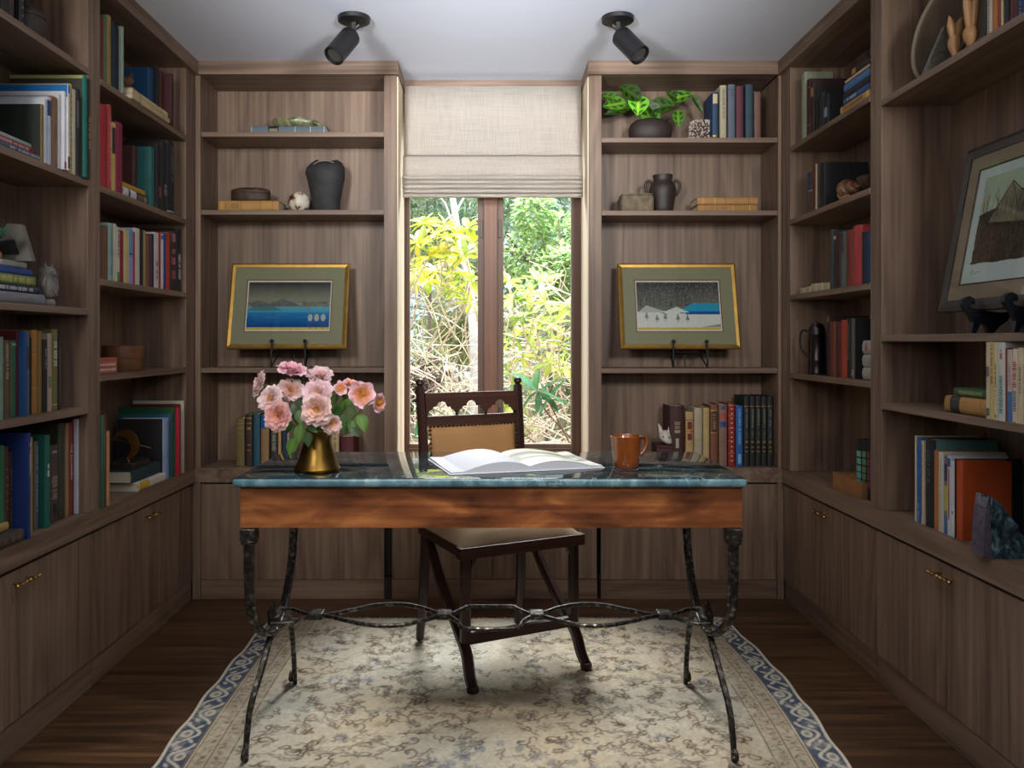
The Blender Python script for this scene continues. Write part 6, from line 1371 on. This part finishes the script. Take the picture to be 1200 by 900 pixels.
# salmon box with lettering, round wooden box
p = Vector((XL-.05, 2.83, 1.0588)); t = thing('salmon_tin', 'salmon coloured tin box with white lettering on the fourth shelf', 'box', p)
b = BM(); box(b, XL-.10, XL-.014, 2.795, 2.945, 1.0588, 1.1098, .003); obj('body', b, mat('salmon_paint', C(178, 98, 74), .5), t)
b = BM(); box(b, XL-.101, XL-.013, 2.794, 2.946, 1.1100, 1.1155, .002); obj('lid', b, mat('salmon_paint', C(178, 98, 74), .5), t)
b = BM(); r = random.Random(6)
for zz in (1.074, 1.092):
    y = 2.803
    while y < 2.93: q = r.uniform(.004, .009); box(b, XL-.0139, XL-.0132, y, y+q*.6, zz-.005, zz+r.uniform(.001, .006)); y += q
obj('lettering', b, mat('lettering_white', C(210, 190, 180), .6), t)['kind'] = 'stuff'
p = Vector((XL-.105, 3.19, 1.0588)); t = thing('round_wooden_box', 'round two-tier wooden box behind the salmon tin', 'box', p)
rw = mat('honey_brown_wood', C(112, 72, 44), .45, bump=.2, bscale=20, var=.25, vscale=10, stretch=(1, 1, 9))
b = BM(); lathe(b, [(0, 0), (.070, 0), (.072, .003), (.072, .048), (0, .048)], 44, tuple(p)); obj('body', b, rw, t, smooth=50)
b = BM(); lathe(b, [(.075, .0485), (.076, .052), (.076, .096), (.070, .100), (0, .100)], 44, tuple(p)); obj('lid', b, rw, t, smooth=50)
# brass crescent ornament on dark plinth
p = Vector((XL-.085, 3.15, LEDGE+.0825)); t = thing('brass_ornament', 'brass crescent disc with thin rod on a dark block', 'ornament', p)
b = BM(); box(b, p.x-.06, p.x+.055, p.y-.05, p.y+.12, p.z, p.z+.022, .002); obj('base', b, mat('dark_block', C(44, 34, 32), .5), t)
bq = mat('brushed_brass', C(178, 140, 70), .35, 1)
def P4(u, v, y=0): return (p.x+.01+u, p.y+y, p.z+.09+v)
outl = [(.052*math.cos(a), .058*math.sin(a)) for a in np.linspace(math.radians(175), math.radians(-85), 26)]; inn = [(-.018+.040*math.cos(a), -.012+.044*math.sin(a)) for a in np.linspace(math.radians(-60), math.radians(150), 20)]
b = BM(); prism(b, outl+inn, lambda q: P4(*q, -.003), lambda q: P4(*q, .003)); obj('disc', b, bq, t)
b = BM(); tube(b, [P4(-.055, .022, -.006), P4(0, .012, -.006), P4(.10, -.012, -.006)], .0022, 8); obj('rod', b, bq, t, smooth=60)
b = BM(); tube(b, [P4(.012, -.068, .0), P4(.008, -.05, 0)], .004, 8); obj('support', b, bq, t, smooth=60)
# ------------------------------------------------------------------ ornaments, right wall
# shell and dark bowl on the second rear shelf
p = Vector((XR+.04, 3.06, 1.7098)); t = thing('conch_shell', 'brown speckled conch shell before the large black book', 'shell', p)
cs = mat('speckled_shell', C(110, 74, 46), .35, bump=.4, bscale=40, var=.5, vscale=40)
b = BM(); pts = []; rad = []
for k in range(60):
    u = k/59; a = u*6*PI; rr = .028*(1-u)**.9; pts.append(p+Vector((-.0+rr*math.cos(a)*.8, .045-u*.12+.0, .040+rr*math.sin(a)*.6))); rad.append(.026*(1-u)**.8+.003)
tube(b, pts, rad, 12); 
for v in b.verts: v.co.z = max(v.co.z, p.z+.0005)
obj('whorl', b, cs, t, smooth=60)
b = BM(); tube(b, smooth_curve([p+Vector((-.01, .07, .03)), p+Vector((-.02, .03, .012)), p+Vector((-.015, -.02, .010))], 4), [.014, .014, .013, .013, .012, .01, .008, .006, .004], 8)
for v in b.verts: v.co.z = max(v.co.z, p.z+.0005)
obj('lip', b, mat('shell_lip', C(160, 116, 84), .3), t, smooth=60)
p = Vector((XR+.085, 2.93, 1.7098)); t = thing('dark_bowl', 'dark red-brown carved bowl beside the conch shell', 'bowl', p)
b = BM(); lathe(b, [(0, 0), (.035, 0), (.04, .006), (.065, .03), (.078, .058), (.075, .06), (.06, .034), (0, .014)], 36, tuple(p)); obj('body', b, mat('dark_red_wood', C(56, 32, 28), .35, bump=.7, bscale=60), t, smooth=60)
# ivory netsuke row
p = Vector((XR+.05, 3.34, 1.3778)); 
for k in range(5):
    q = Vector((XR+.035, 3.50-.062*k, 1.3778)); lab = ('first', 'second', 'third', 'fourth', 'fifth')[k]+' small ivory block counting from the corner, on the third shelf'
    t = thing('ivory_block', lab, 'ornament', q, group='small ivory blocks in a row'); hh_ = (.028, .030, .036, .034, .031)[k]
    b = BM(); box(b, q.x-.012, q.x+.018, q.y-.029, q.y+.029, q.z, q.z+hh_, .004); obj('body', b, mat('old_ivory', C(184, 172, 140), .5, bump=.5, bscale=80, var=.15, vscale=50), t, smooth=60)
# tankard
p = Vector((XR+.055, 3.42, 1.0348)); t = thing('metal_tankard', 'tall dark metal tankard with looped handle on the rear right shelf', 'jug', p)
pw = mat('dark_pewter', C(64, 56, 58), .28, .9, bump=.15, bscale=20)
b = BM(); lathe(b, [(0, 0), (.050, 0), (.052, .004), (.050, .010), (.0485, .055), (.050, .058), (.048, .062), (.0465, .165), (.049, .169), (.046, .174), (.045, .190), (.038, .204), (.036, .206), (0, .206)], 40, tuple(p), .74, .74); obj('body', b, pw, t, smooth=50)
b = BM(); tube(b, smooth_curve([p+Vector((-.022, .026, .178)), p+Vector((-.038, .046, .186)), p+Vector((-.046, .058, .172)), p+Vector((-.046, .058, .120)), p+Vector((-.038, .046, .090)), p+Vector((-.022, .028, .068))], 5), .0042, 8); obj('handle', b, blk, t, smooth=60)
b = BM(); lathe(b, [(0, .2065), (.034, .2065), (.03, .213), (.006, .216), (.005, .222), (0, .224)], 30, tuple(p), .74, .74); obj('lid', b, pw, t, smooth=50)
# wooden box on the ledge
p = Vector((XR+.07, 3.06, LEDGE+.001)); t = thing('wooden_tray', 'shallow honey-coloured wooden box on the ledge beside black books', 'box', p)
wbx = mat('honey_box_wood', C(150, 104, 62), .5, bump=.3, bscale=30, var=.15, vscale=20)
b = BM(); y0_, y1_, x0_, x1_ = 2.93, 3.18, XR+.02, XR+.15
for q in ((x0_, x0_+.008, y0_, y1_), (x1_-.008, x1_, y0_, y1_), (x0_+.008, x1_-.008, y0_, y0_+.008), (x0_+.008, x1_-.008, y1_-.008, y1_)): box(b, q[0], q[1], q[2], q[3], LEDGE+.001, LEDGE+.062, .001)
obj('body', b, wbx, t)
b = BM(); box(b, x0_+.008, x1_-.008, y0_+.008, y1_-.008, LEDGE+.045, LEDGE+.054); obj('sliding_lid', b, wbx, t)
# woven tray leaning, wrapped panel, carved hares on the top shelf
zt_ = 1.9908
p = Vector((XR+.10, 2.56, zt_)); t = thing('woven_tray', 'oval woven tray leaning on edge on the top front right shelf', 'tray', p)
wv = mat('dark_woven_cane', C(84, 70, 54), .75, bump=1, bscale=24, var=.3, vscale=120, stretch=(6, 1, 6)); rim = mat('pale_cane_rim', C(132, 122, 104), .7, bump=.6, bscale=120)
# oval in its own plane: long axis u (along the shelf, leaning back), short axis v
du = Vector((.10, -.50, .36)).normalized(); cen = p+Vector((.012, -.10, .205)); dn = Vector((-.55, -.55, .35)).cross(du).normalized(); 
du = Vector((.05, -.26, .42)).normalized(); dv = Vector((.75, -.45, -.20)); dv = (dv-du*dv.dot(du)).normalized(); dn = du.cross(dv).normalized()
if dn.y > 0: dn = -dn
A_, B_ = .150, .070; cen = Vector((XR+.075, 2.505, zt_+.142))
b = BM(); rings = []
for k, f in enumerate((.0, .25, .5, .75, 1.0)):
    rings.append([b.verts.new(cen+du*(A_*f*math.cos(a))+dv*(B_*f*math.sin(a))-dn*(.03*(1-f**3))) for a in np.linspace(0, 2*PI, 41)[:-1]] if f > 0 else [b.verts.new(cen-dn*.03)])
for i in range(40):
    b.faces.new((rings[0][0], rings[1][i], rings[1][(i+1) % 40]))
    for q in range(1, 4): b.faces.new((rings[q][i], rings[q+1][i], rings[q+1][(i+1) % 40], rings[q][(i+1) % 40]))
tb = obj('tray_bed', b, wv, t, smooth=60); sd = tb.modifiers.new('thickness', 'SOLIDIFY'); sd.thickness = .004
b = BM(); loop = [cen+du*(A_*math.cos(a))+dv*(B_*math.sin(a)) for a in np.linspace(0, 2*PI, 49)]; tube(b, loop, .0065, 8, cap=False); obj('rim', b, rim, t, smooth=60)
p = Vector((XR+.03, 2.44, zt_)); t = thing('grey_board', 'grey flecked board leaning in front of the woven tray', 'board', p)
b = BM(); q0 = Vector((XR+.014, 2.525, zt_+.0005)); e1 = Vector((.02, -.085, .125)); e2 = Vector((.06, 0, .0)); n_ = Vector((0, -.020, 0)); vs_ = [q0, q0+e2, q0+e2+e1, q0+e1]; va_ = [b.verts.new(v) for v in vs_]; vb_ = [b.verts.new(v+n_) for v in vs_]
b.faces.new(va_[::-1]); b.faces.new(vb_)
for k in range(4): b.faces.new((va_[k], va_[(k+1) % 4], vb_[(k+1) % 4], vb_[k]))
obj('body', b, mat('grey_flecked', C(112, 108, 96), .85, bump=.6, bscale=70, var=.3, vscale=90), t)
hw = mat('pale_carved_wood', C(160, 118, 76), .5, bump=.2, bscale=30, var=.15, vscale=12, stretch=(1, 1, .3))
for (y, x, ear, lab, sc_) in ((2.355, XR+.025, .075, 'shorter carved wooden hare head beside the grey board', .75), (2.285, XR+.03, .13, 'taller carved wooden hare head with long upright ears', .8)):
    p = Vector((x, y, zt_)); t = thing('wooden_hare', lab, 'figurine', p, group='carved wooden hare heads')
    b = BM(); lathe(b, [(0, 0), (.006, .0), (.008, .012), (.020, .030), (.0255, .045), (.024, .058), (.014, .072), (.008, .082), (0, .086)], 24, tuple(p), sc_, sc_*.9); obj('head', b, hw, t, smooth=60)
    for s in (-1, 1):
        b = BM(); P5 = smooth_curve([p+Vector((s*.003, 0, .052)), p+Vector((s*.008, -.004, .052+ear*.35)), p+Vector((s*.015, -.006, .052+ear*.75)), p+Vector((s*.020, -.006, .052+ear))], 5); n_ = len(P5)
        tube(b, P5, [.009+.006*math.sin(PI*min(1, i/(n_-1)*1.1)) if i < n_*.55 else .015*(1-(i/(n_-1)-.55)/.46) for i in range(n_)], 10, sec=[(math.cos(a)*.9, math.sin(a)*.55) for a in np.linspace(0, 2*PI, 11)[:-1]], up=Vector((0, 1, 0))); obj('ear', b, hw, t, smooth=60)
    b = BM(); lathe(b, [(0, 0), (.018, 0), (.018, .004), (.006, .006), (0, .006)], 20, (p.x+.0, p.y, p.z)); obj('base', b, hw, t, smooth=60)
# rock bookend
yk = 2.175; p = Vector((XR+.04, yk, LEDGE+.001)); t = thing('rock_bookend', 'wedge of dark blue-green labradorite rock leaning on the orange book', 'bookend', p)
def rock_mat():
    m = bpy.data.materials.new('labradorite'); m.use_nodes = True; t_ = m.node_tree; n = t_.nodes; b_ = n['Principled BSDF']; b_.inputs['Roughness'].default_value = .35
    tc = n.new('ShaderNodeTexCoord'); no = n.new('ShaderNodeTexVoronoi'); no.inputs['Scale'].default_value = 170; t_.links.new(tc.outputs['Object'], no.inputs[0]); n2_ = n.new('ShaderNodeTexNoise'); n2_.inputs['Scale'].default_value = 55; n2_.inputs['Detail'].default_value = 8; t_.links.new(tc.outputs['Object'], n2_.inputs[0])
    r = ramp(n, [(.35, C(24, 34, 44)), (.5, C(58, 84, 96)), (.6, C(96, 122, 130)), (.72, C(150, 166, 170))]); t_.links.new(n2_.outputs[0], r.inputs[0]); mx = n.new('ShaderNodeMix'); mx.data_type = 'RGBA'; mx.blend_type = 'MULTIPLY'; mx.inputs[0].default_value = .6; r3 = ramp(n, [(0, (1, 1, 1, 1)), (.9, (.25, .3, .35, 1))]); t_.links.new(no.outputs[0], r3.inputs[0]); t_.links.new(r.outputs[0], mx.inputs[6]); t_.links.new(r3.outputs[0], mx.inputs[7]); t_.links.new(mx.outputs[2], b_.inputs['Base Color'])
    bu = n.new('ShaderNodeBump'); bu.inputs['Strength'].default_value = .8; bu.inputs['Distance'].default_value = .004; t_.links.new(n2_.outputs[0], bu.inputs['Height']); t_.links.new(bu.outputs[0], b_.inputs['Normal']); return m
prof = [(.020, .0), (.020, .050), (.016, .110), (.012, .165), (.030, .160), (.058, .140), (.090, .105), (.115, .065), (.128, .020), (.126, .0)]
b = BM(); prism(b, prof, lambda q: (XR-.015+q[0]*.84, yk-.012-(.028*(1-q[1]/.17)), LEDGE+.001+q[1]), lambda q: (XR-.015+q[0]*.80, yk+.028, LEDGE+.001+q[1]*.98))
bmesh.ops.triangulate(b, faces=b.faces[:]); bmesh.ops.subdivide_edges(b, edges=b.edges[:], cuts=3, use_grid_fill=True); r = random.Random(5)
for v in b.verts:
    if v.co.z > LEDGE+.006: v.co += Vector((r.uniform(-1, 1), r.uniform(-1, 1), r.uniform(-1, 1)))*.0026
obj('rock', b, rock_mat(), t)
b = BM(); prism(b, [(-.004, 0), (.018, 0), (.018, .05), (.014, .11), (.0105, .160), (.004, .135), (-.002, .07)], lambda q: (XR-.016+q[0], yk-.032-.0*q[1], LEDGE+.001+q[1]), lambda q: (XR-.016+q[0], yk+.022, LEDGE+.001+q[1])); obj('crystal_face', b, mat('violet_crystal', C(86, 76, 92), .35, bump=1, bscale=60, var=.35, vscale=60), t)
# ------------------------------------------------------------------ outside the window
def leafmat(name, tr=.45):
    return painted(name, .5, .4, tr)
outm = leafmat('outdoor_leaf'); GZ = -.6
struct('ground', box(BM(), -14, 16, 4.15, 40, GZ-.2, GZ), mat('garden_ground', C(150, 136, 104), 1, var=.3, vscale=3), label='dry leaf-strewn garden ground outside')
def leaves(V, Fc, Cc, P_, D_, ln, wd, cols, r):
    """many small folded leaves at points P_ growing along D_"""
    for p, d in zip(P_, D_):
        d = d/(np.linalg.norm(d)+1e-9); up = np.array([r.uniform(-.5, .5), r.uniform(-.5, .5), 1.]); s_ = np.cross(d, up); s_ /= np.linalg.norm(s_)+1e-9; n_ = np.cross(s_, d)
        L_ = ln*r.uniform(.7, 1.25); w_ = wd*r.uniform(.8, 1.2)/2; k = len(V); c = np.array(s2l(r.choice(cols)))*r.uniform(.8, 1.2)
        pts = [p, p+d*L_*.35+s_*w_+n_*w_*.3, p+d*L_*.75+s_*w_*.8+n_*w_*.2-n_*L_*.05, p+d*L_-n_*L_*.12, p+d*L_*.75-s_*w_*.8+n_*w_*.2-n_*L_*.05, p+d*L_*.35-s_*w_+n_*w_*.3, p+d*L_*.5-n_*L_*.02]
        V += [tuple(q) for q in pts]; Cc += [(*c, 1)]*6+[(*(c*1.15), 1)]
        for a, b_ in ((0, 1), (1, 2), (2, 3), (3, 4), (4, 5), (5, 0)): Fc.append((k+a, k+b_, k+6))
def plant(name, label, cat, base, group=None): return thing(name, label, cat, base, group=group)
def rhodo(label, whorls, cols, twigs, base, seed, ln=.13, twig_col=(200, 180, 160)):
    r = random.Random(seed); t = plant('rhododendron', label, 'shrub', base, 'rhododendron shrubs outside'); V, Fc, Cc = [], [], []; B0 = Vector(base)
    b = BM()
    for (px, py, D, n, sz, ax) in whorls:
        c = W(px, py, D)-B0; ax = Vector(ax).normalized(); q = ax.to_track_quat('Z', 'Y').to_matrix(); P_, D_ = [], []
        for k in range(n):
            a = 2*PI*k/n+r.uniform(-.25, .25); el = r.uniform(-.25, .45); d = q @ Vector((math.cos(a)*math.cos(el), math.sin(a)*math.cos(el), math.sin(el))); P_.append(np.array(c)); D_.append(np.array(d))
        leaves(V, Fc, Cc, P_, D_, ln*sz, ln*sz*.3, cols, r)
        e = Vector((r.uniform(-.25, .25), r.uniform(0, .3), -r.uniform(.3, .6))); tube(b, smooth_curve([c, c+e*.4+Vector((r.uniform(-.05, .05), 0, 0)), c+e], 3), [.006]*7, 5)
    leafo = mesh_from('foliage', V, Fc, outm, t, Cc)
    for k in range(twigs[0]):
        x, y, z = (r.uniform(*twigs[1]), r.uniform(*twigs[2]), r.uniform(*twigs[3])); d = Vector((r.uniform(-1, 1), r.uniform(-.4, .4), r.uniform(-.3, 1))).normalized()*r.uniform(.15, .5); p = Vector((x, y, z))-B0; tube(b, smooth_curve([p, p+d*.5+Vector((r.uniform(-.05, .05), 0, r.uniform(-.05, .05))), p+d], 2), [r.uniform(.002, .005)]*5, 4)
    obj('branches', b, mat('twig_%d' % seed, C(*twig_col), .8), t, local=True)
    return t
YG = [(196, 206, 70), (180, 196, 62), (210, 214, 96), (160, 184, 70), (206, 190, 80)]
r = random.Random(12)
wl = [(497, 262, 5.3), (510, 275, 5.2), (520, 262, 5.4), (489, 285, 5.3), (503, 300, 5.2), (527, 278, 5.3), (517, 296, 5.25), (493, 315, 5.4), (545, 300, 5.2), (552, 330, 5.15), (540, 320, 5.3), (532, 342, 5.3), (552, 355, 5.2), (500, 330, 5.5), (548, 268, 5.3), (535, 305, 5.5), (510, 318, 5.6), (556, 285, 5.2), (486, 330, 5.6)]
rhodo('yellow-green rhododendron seen through the left pane of the window', [(x, y, D, r.randint(8, 11), r.uniform(.95, 1.25), (r.uniform(-.3, .3), -.6, .8)) for x, y, D in wl], YG, (70, (-.55, .0), (5.2, 6.0), (.3, 1.4)), (-.3, 5.5, GZ), 41, twig_col=(206, 188, 168))
wr = [(600, 350, 5.2), (622, 345, 5.2), (640, 355, 5.3), (612, 372, 5.2), (648, 380, 5.2), (628, 385, 5.4), (604, 395, 5.4), (655, 405, 5.2), (645, 425, 5.3), (612, 418, 5.4), (596, 330, 5.4), (662, 360, 5.4), (635, 330, 5.6), (600, 440, 5.3), (661, 430, 5.5), (625, 408, 5.5), (596, 475, 5.2), (600, 500, 5.2)]
rhodo('lime rhododendron with pale twigs seen through the right pane of the window', [(x, y, D, r.randint(7, 10), r.uniform(.95, 1.35), (r.uniform(-.3, .3), -.6, .8)) for x, y, D in wr], [(166, 190, 84), (190, 204, 96), (150, 178, 84), (206, 206, 110)], (150, (.08, .62), (5.0, 6.0), (.2, 1.5)), (.3, 5.5, GZ), 42, twig_col=(214, 196, 180))
rhodo('dark green rhododendron sprig beside the chair back outside', [(630, 458, 5.0, 8, 1.45, (0, -.9, -.5)), (642, 468, 5.05, 6, 1.1, (.3, -.8, .2)), (497, 478, 5.0, 7, 1.2, (0, -.9, .2))], [(64, 112, 78), (80, 128, 86), (96, 140, 110)], (4, (.25, .4), (5.0, 5.1), (.3, .6)), (.3, 5.1, GZ), 43, twig_col=(120, 96, 80))
# dry brush heap of bare sticks
t = plant('brushwood', 'tangle of bare brown sticks low outside the window', 'brushwood', (0, 5.8, GZ)); b = BM(); r = random.Random(77)
for k in range(260):
    p = Vector((r.uniform(-.75, .8), r.uniform(-.5, .9), r.uniform(0, 1.35)))
    if p.z > 1.5-1.0*abs(p.x+.05) and r.random() < .6: p.z *= .5
    d = Vector((r.uniform(-1, 1), r.uniform(-.3, .3), r.uniform(-.5, .8))).normalized()*r.uniform(.2, .6); tube(b, [p, p+d*.5+Vector((0, 0, r.uniform(-.04, .04))), p+d], [.006, .004, .002] if r.random() < .2 else [.003, .002, .0012], 4)
o_ = obj('sticks', b, mat('stick_brown', C(150, 130, 118), .85, var=.4, vscale=5), t, local=True); o_['kind'] = 'stuff'
b = BM()
for k in range(140):
    p = Vector((r.uniform(-.75, .8), r.uniform(-.7, .5), r.uniform(.2, 1.75))); d = Vector((r.uniform(-1, 1), r.uniform(-.3, .3), r.uniform(-.6, .8))).normalized()*r.uniform(.15, .5); tube(b, [p, p+d*.5+Vector((0, 0, r.uniform(-.04, .04))), p+d], [.0035, .0025, .0015], 4)
o_ = obj('pale_twigs', b, mat('twig_pale', C(226, 206, 186), .85), t, local=True); o_['kind'] = 'stuff'
# dark withered clump
def clump(name, label, cat, c, rad, n, ln, wd, cols, seed, group=None, trunk=None, tcol=(120, 104, 90), shell=.35):
    r = random.Random(seed); base = (c[0], c[1], GZ); t = plant(name, label, cat, base, group); V, Fc, Cc = [], [], []; P_, D_ = [], []
    lobes = [(Vector((r.gauss(0, .5), r.gauss(0, .4), r.gauss(0, .5))), r.uniform(.35, .6)) for _ in range(9)]
    for k in range(n):
        lc, lr = r.choice(lobes); u = Vector((r.gauss(0, 1), r.gauss(0, 1), r.gauss(0, 1))).normalized(); q = lc+u*lr*(1-shell*r.random()); P_.append(np.array((q.x*rad[0], q.y*rad[1], q.z*rad[2]+c[2]-GZ))); D_.append(np.array((u.x+r.gauss(0, .5), u.y+r.gauss(0, .5), u.z*.6+r.gauss(0, .5)-.1)))
    leaves(V, Fc, Cc, P_, D_, ln, wd, cols, r)
    mesh_from('crown' if cat == 'tree' else 'foliage', V, Fc, outm, t, Cc)
    b = BM(); pts = trunk or [(0, 0, 0), (.04, 0, (c[2]-GZ)*.6), (0, 0, c[2]-GZ+rad[2]*.5)]
    tube(b, smooth_curve(pts, 4), [max(.008, .035*rad[0]*(1-.7*i/(4*(len(pts)-1)))) for i in range(4*(len(pts)-1)+1)], 8)
    for k in range(10):
        lc, lr = lobes[k % 9]; z0 = c[2]-GZ-rad[2]*.5; tube(b, [Vector((.02, 0, max(.05, z0))), Vector((lc.x*rad[0]*.5, lc.y*rad[1]*.5, z0+rad[2]*.4)), Vector((lc.x*rad[0], lc.y*rad[1], c[2]-GZ+lc.z*rad[2]))], [.018*rad[0], .012*rad[0], .005], 5)
    obj('trunk' if cat == 'tree' else 'stems', b, mat('bark_%d' % tcol[0], C(*tcol), .9), t, local=True); return t
def at(px, py, D): return tuple(W(px, py, D))
clump('withered_shrub', 'dark withered shrub outside behind the left chair post', 'shrub', at(497, 452, 6.4), (.26, .2, .22), 900, .07, .02, [(84, 70, 62), (104, 88, 76), (64, 54, 52)], 3)
TG = [(96, 136, 84), (120, 158, 96), (84, 124, 90), (150, 176, 110)]
clump('conifer', 'grey-green conifer outside high in the left pane', 'tree', at(500, 250, 10), (1.1, .6, .85), 5200, .10, .022, [(164, 184, 150), (190, 204, 168), (140, 166, 142), (210, 216, 176)], 4, 'garden trees', tcol=(140, 128, 116))
clump('conifer', 'bluish-green conifer outside high in the right pane', 'tree', at(618, 270, 9), (.75, .6, .75), 5200, .10, .024, [(132, 168, 138), (112, 150, 128), (156, 186, 150), (186, 206, 170)], 5, 'garden trees', tcol=(128, 116, 104))
clump('broadleaf_tree', 'bright green leafy tree outside at upper right of the window', 'tree', at(655, 290, 7.2), (.42, .4, .5), 3400, .075, .035, [(158, 186, 122), (182, 202, 140), (134, 166, 116)], 6, 'garden trees', tcol=(134, 120, 104))
clump('broadleaf_tree', 'pale olive tree outside beyond the lower left pane', 'tree', at(535, 380, 11), (.7, .5, .8), 2600, .10, .04, [(196, 204, 156), (210, 212, 170), (180, 192, 146)], 7, 'garden trees', tcol=(150, 138, 124))
clump('broadleaf_tree', 'soft green tree outside beyond the lower right pane', 'tree', at(640, 420, 12), (1.1, .6, 1.1), 4200, .12, .045, [(170, 186, 150), (190, 200, 170), (204, 206, 180)], 8, 'garden trees', tcol=(150, 138, 124))
clump('broadleaf_tree', 'distant pale green tree behind the window centre post', 'tree', at(570, 300, 17), (3.4, .9, 2.2), 6500, .22, .09, [(176, 196, 162), (196, 208, 180), (160, 182, 152)], 9, 'garden trees', tcol=(150, 140, 130))
clump('shrub', 'low olive shrub outside beyond the cream fence', 'shrub', at(505, 430, 9), (.7, .4, .22), 1500, .08, .03, [(190, 196, 150), (206, 208, 166), (176, 182, 140)], 10)
# leaning silver trunk
t = plant('birch_tree', 'thin leaning silver tree trunk outside in the left pane', 'tree', at(560, 400, 7.5)[:2]+(GZ,)); b = BM(); pts = [W(556, 420, 7.5), W(549, 330, 7.5), W(540, 290, 7.5), W(533, 250, 7.5), W(527, 200, 7.5), W(522, 120, 7.5)]
pts = [Vector((pts[0].x, pts[0].y, GZ))]+pts; P5 = smooth_curve(pts, 4); tube(b, P5, [.05-.03*i/(len(P5)-1) for i in range(len(P5))], 8); obj('trunk', b, mat('silver_bark', C(186, 184, 180), .7, var=.3, vscale=8), t, smooth=60)
b = BM(); tube(b, [W(538, 285, 7.5), W(522, 240, 7.4), W(505, 215, 7.3)], [.018, .012, .006], 6); tube(b, [W(533, 250, 7.5), W(548, 225, 7.5), W(558, 190, 7.6)], [.014, .01, .005], 6); obj('limbs', b, mat('silver_bark', C(186, 184, 180), .7), t)
# cream fence
t = plant('garden_fence', 'cream wooden fence post and rail outside behind the chair', 'fence', at(510, 450, 7.0)[:2]+(GZ,)); fm = mat('cream_fence', C(226, 212, 180), .8); q = W(510, 438, 7.0)
b = BM(); box(b, q.x-.033, q.x+.033, 6.97, 7.03, GZ+.001, q.z, .004); obj('post', b, fm, t)
q2 = W(530, 430, 7.0); b = BM(); box(b, q.x-1.2, q2.x, 7.031, 7.06, q2.z-.09, q2.z, .004); obj('rail', b, fm, t)
b = BM(); box(b, q2.x-.06, q2.x, 6.97, 7.03, GZ+.001, q2.z-.0, .004); obj('post', b, fm, t)
# garden wall hill far off
V = []; r = random.Random(1)
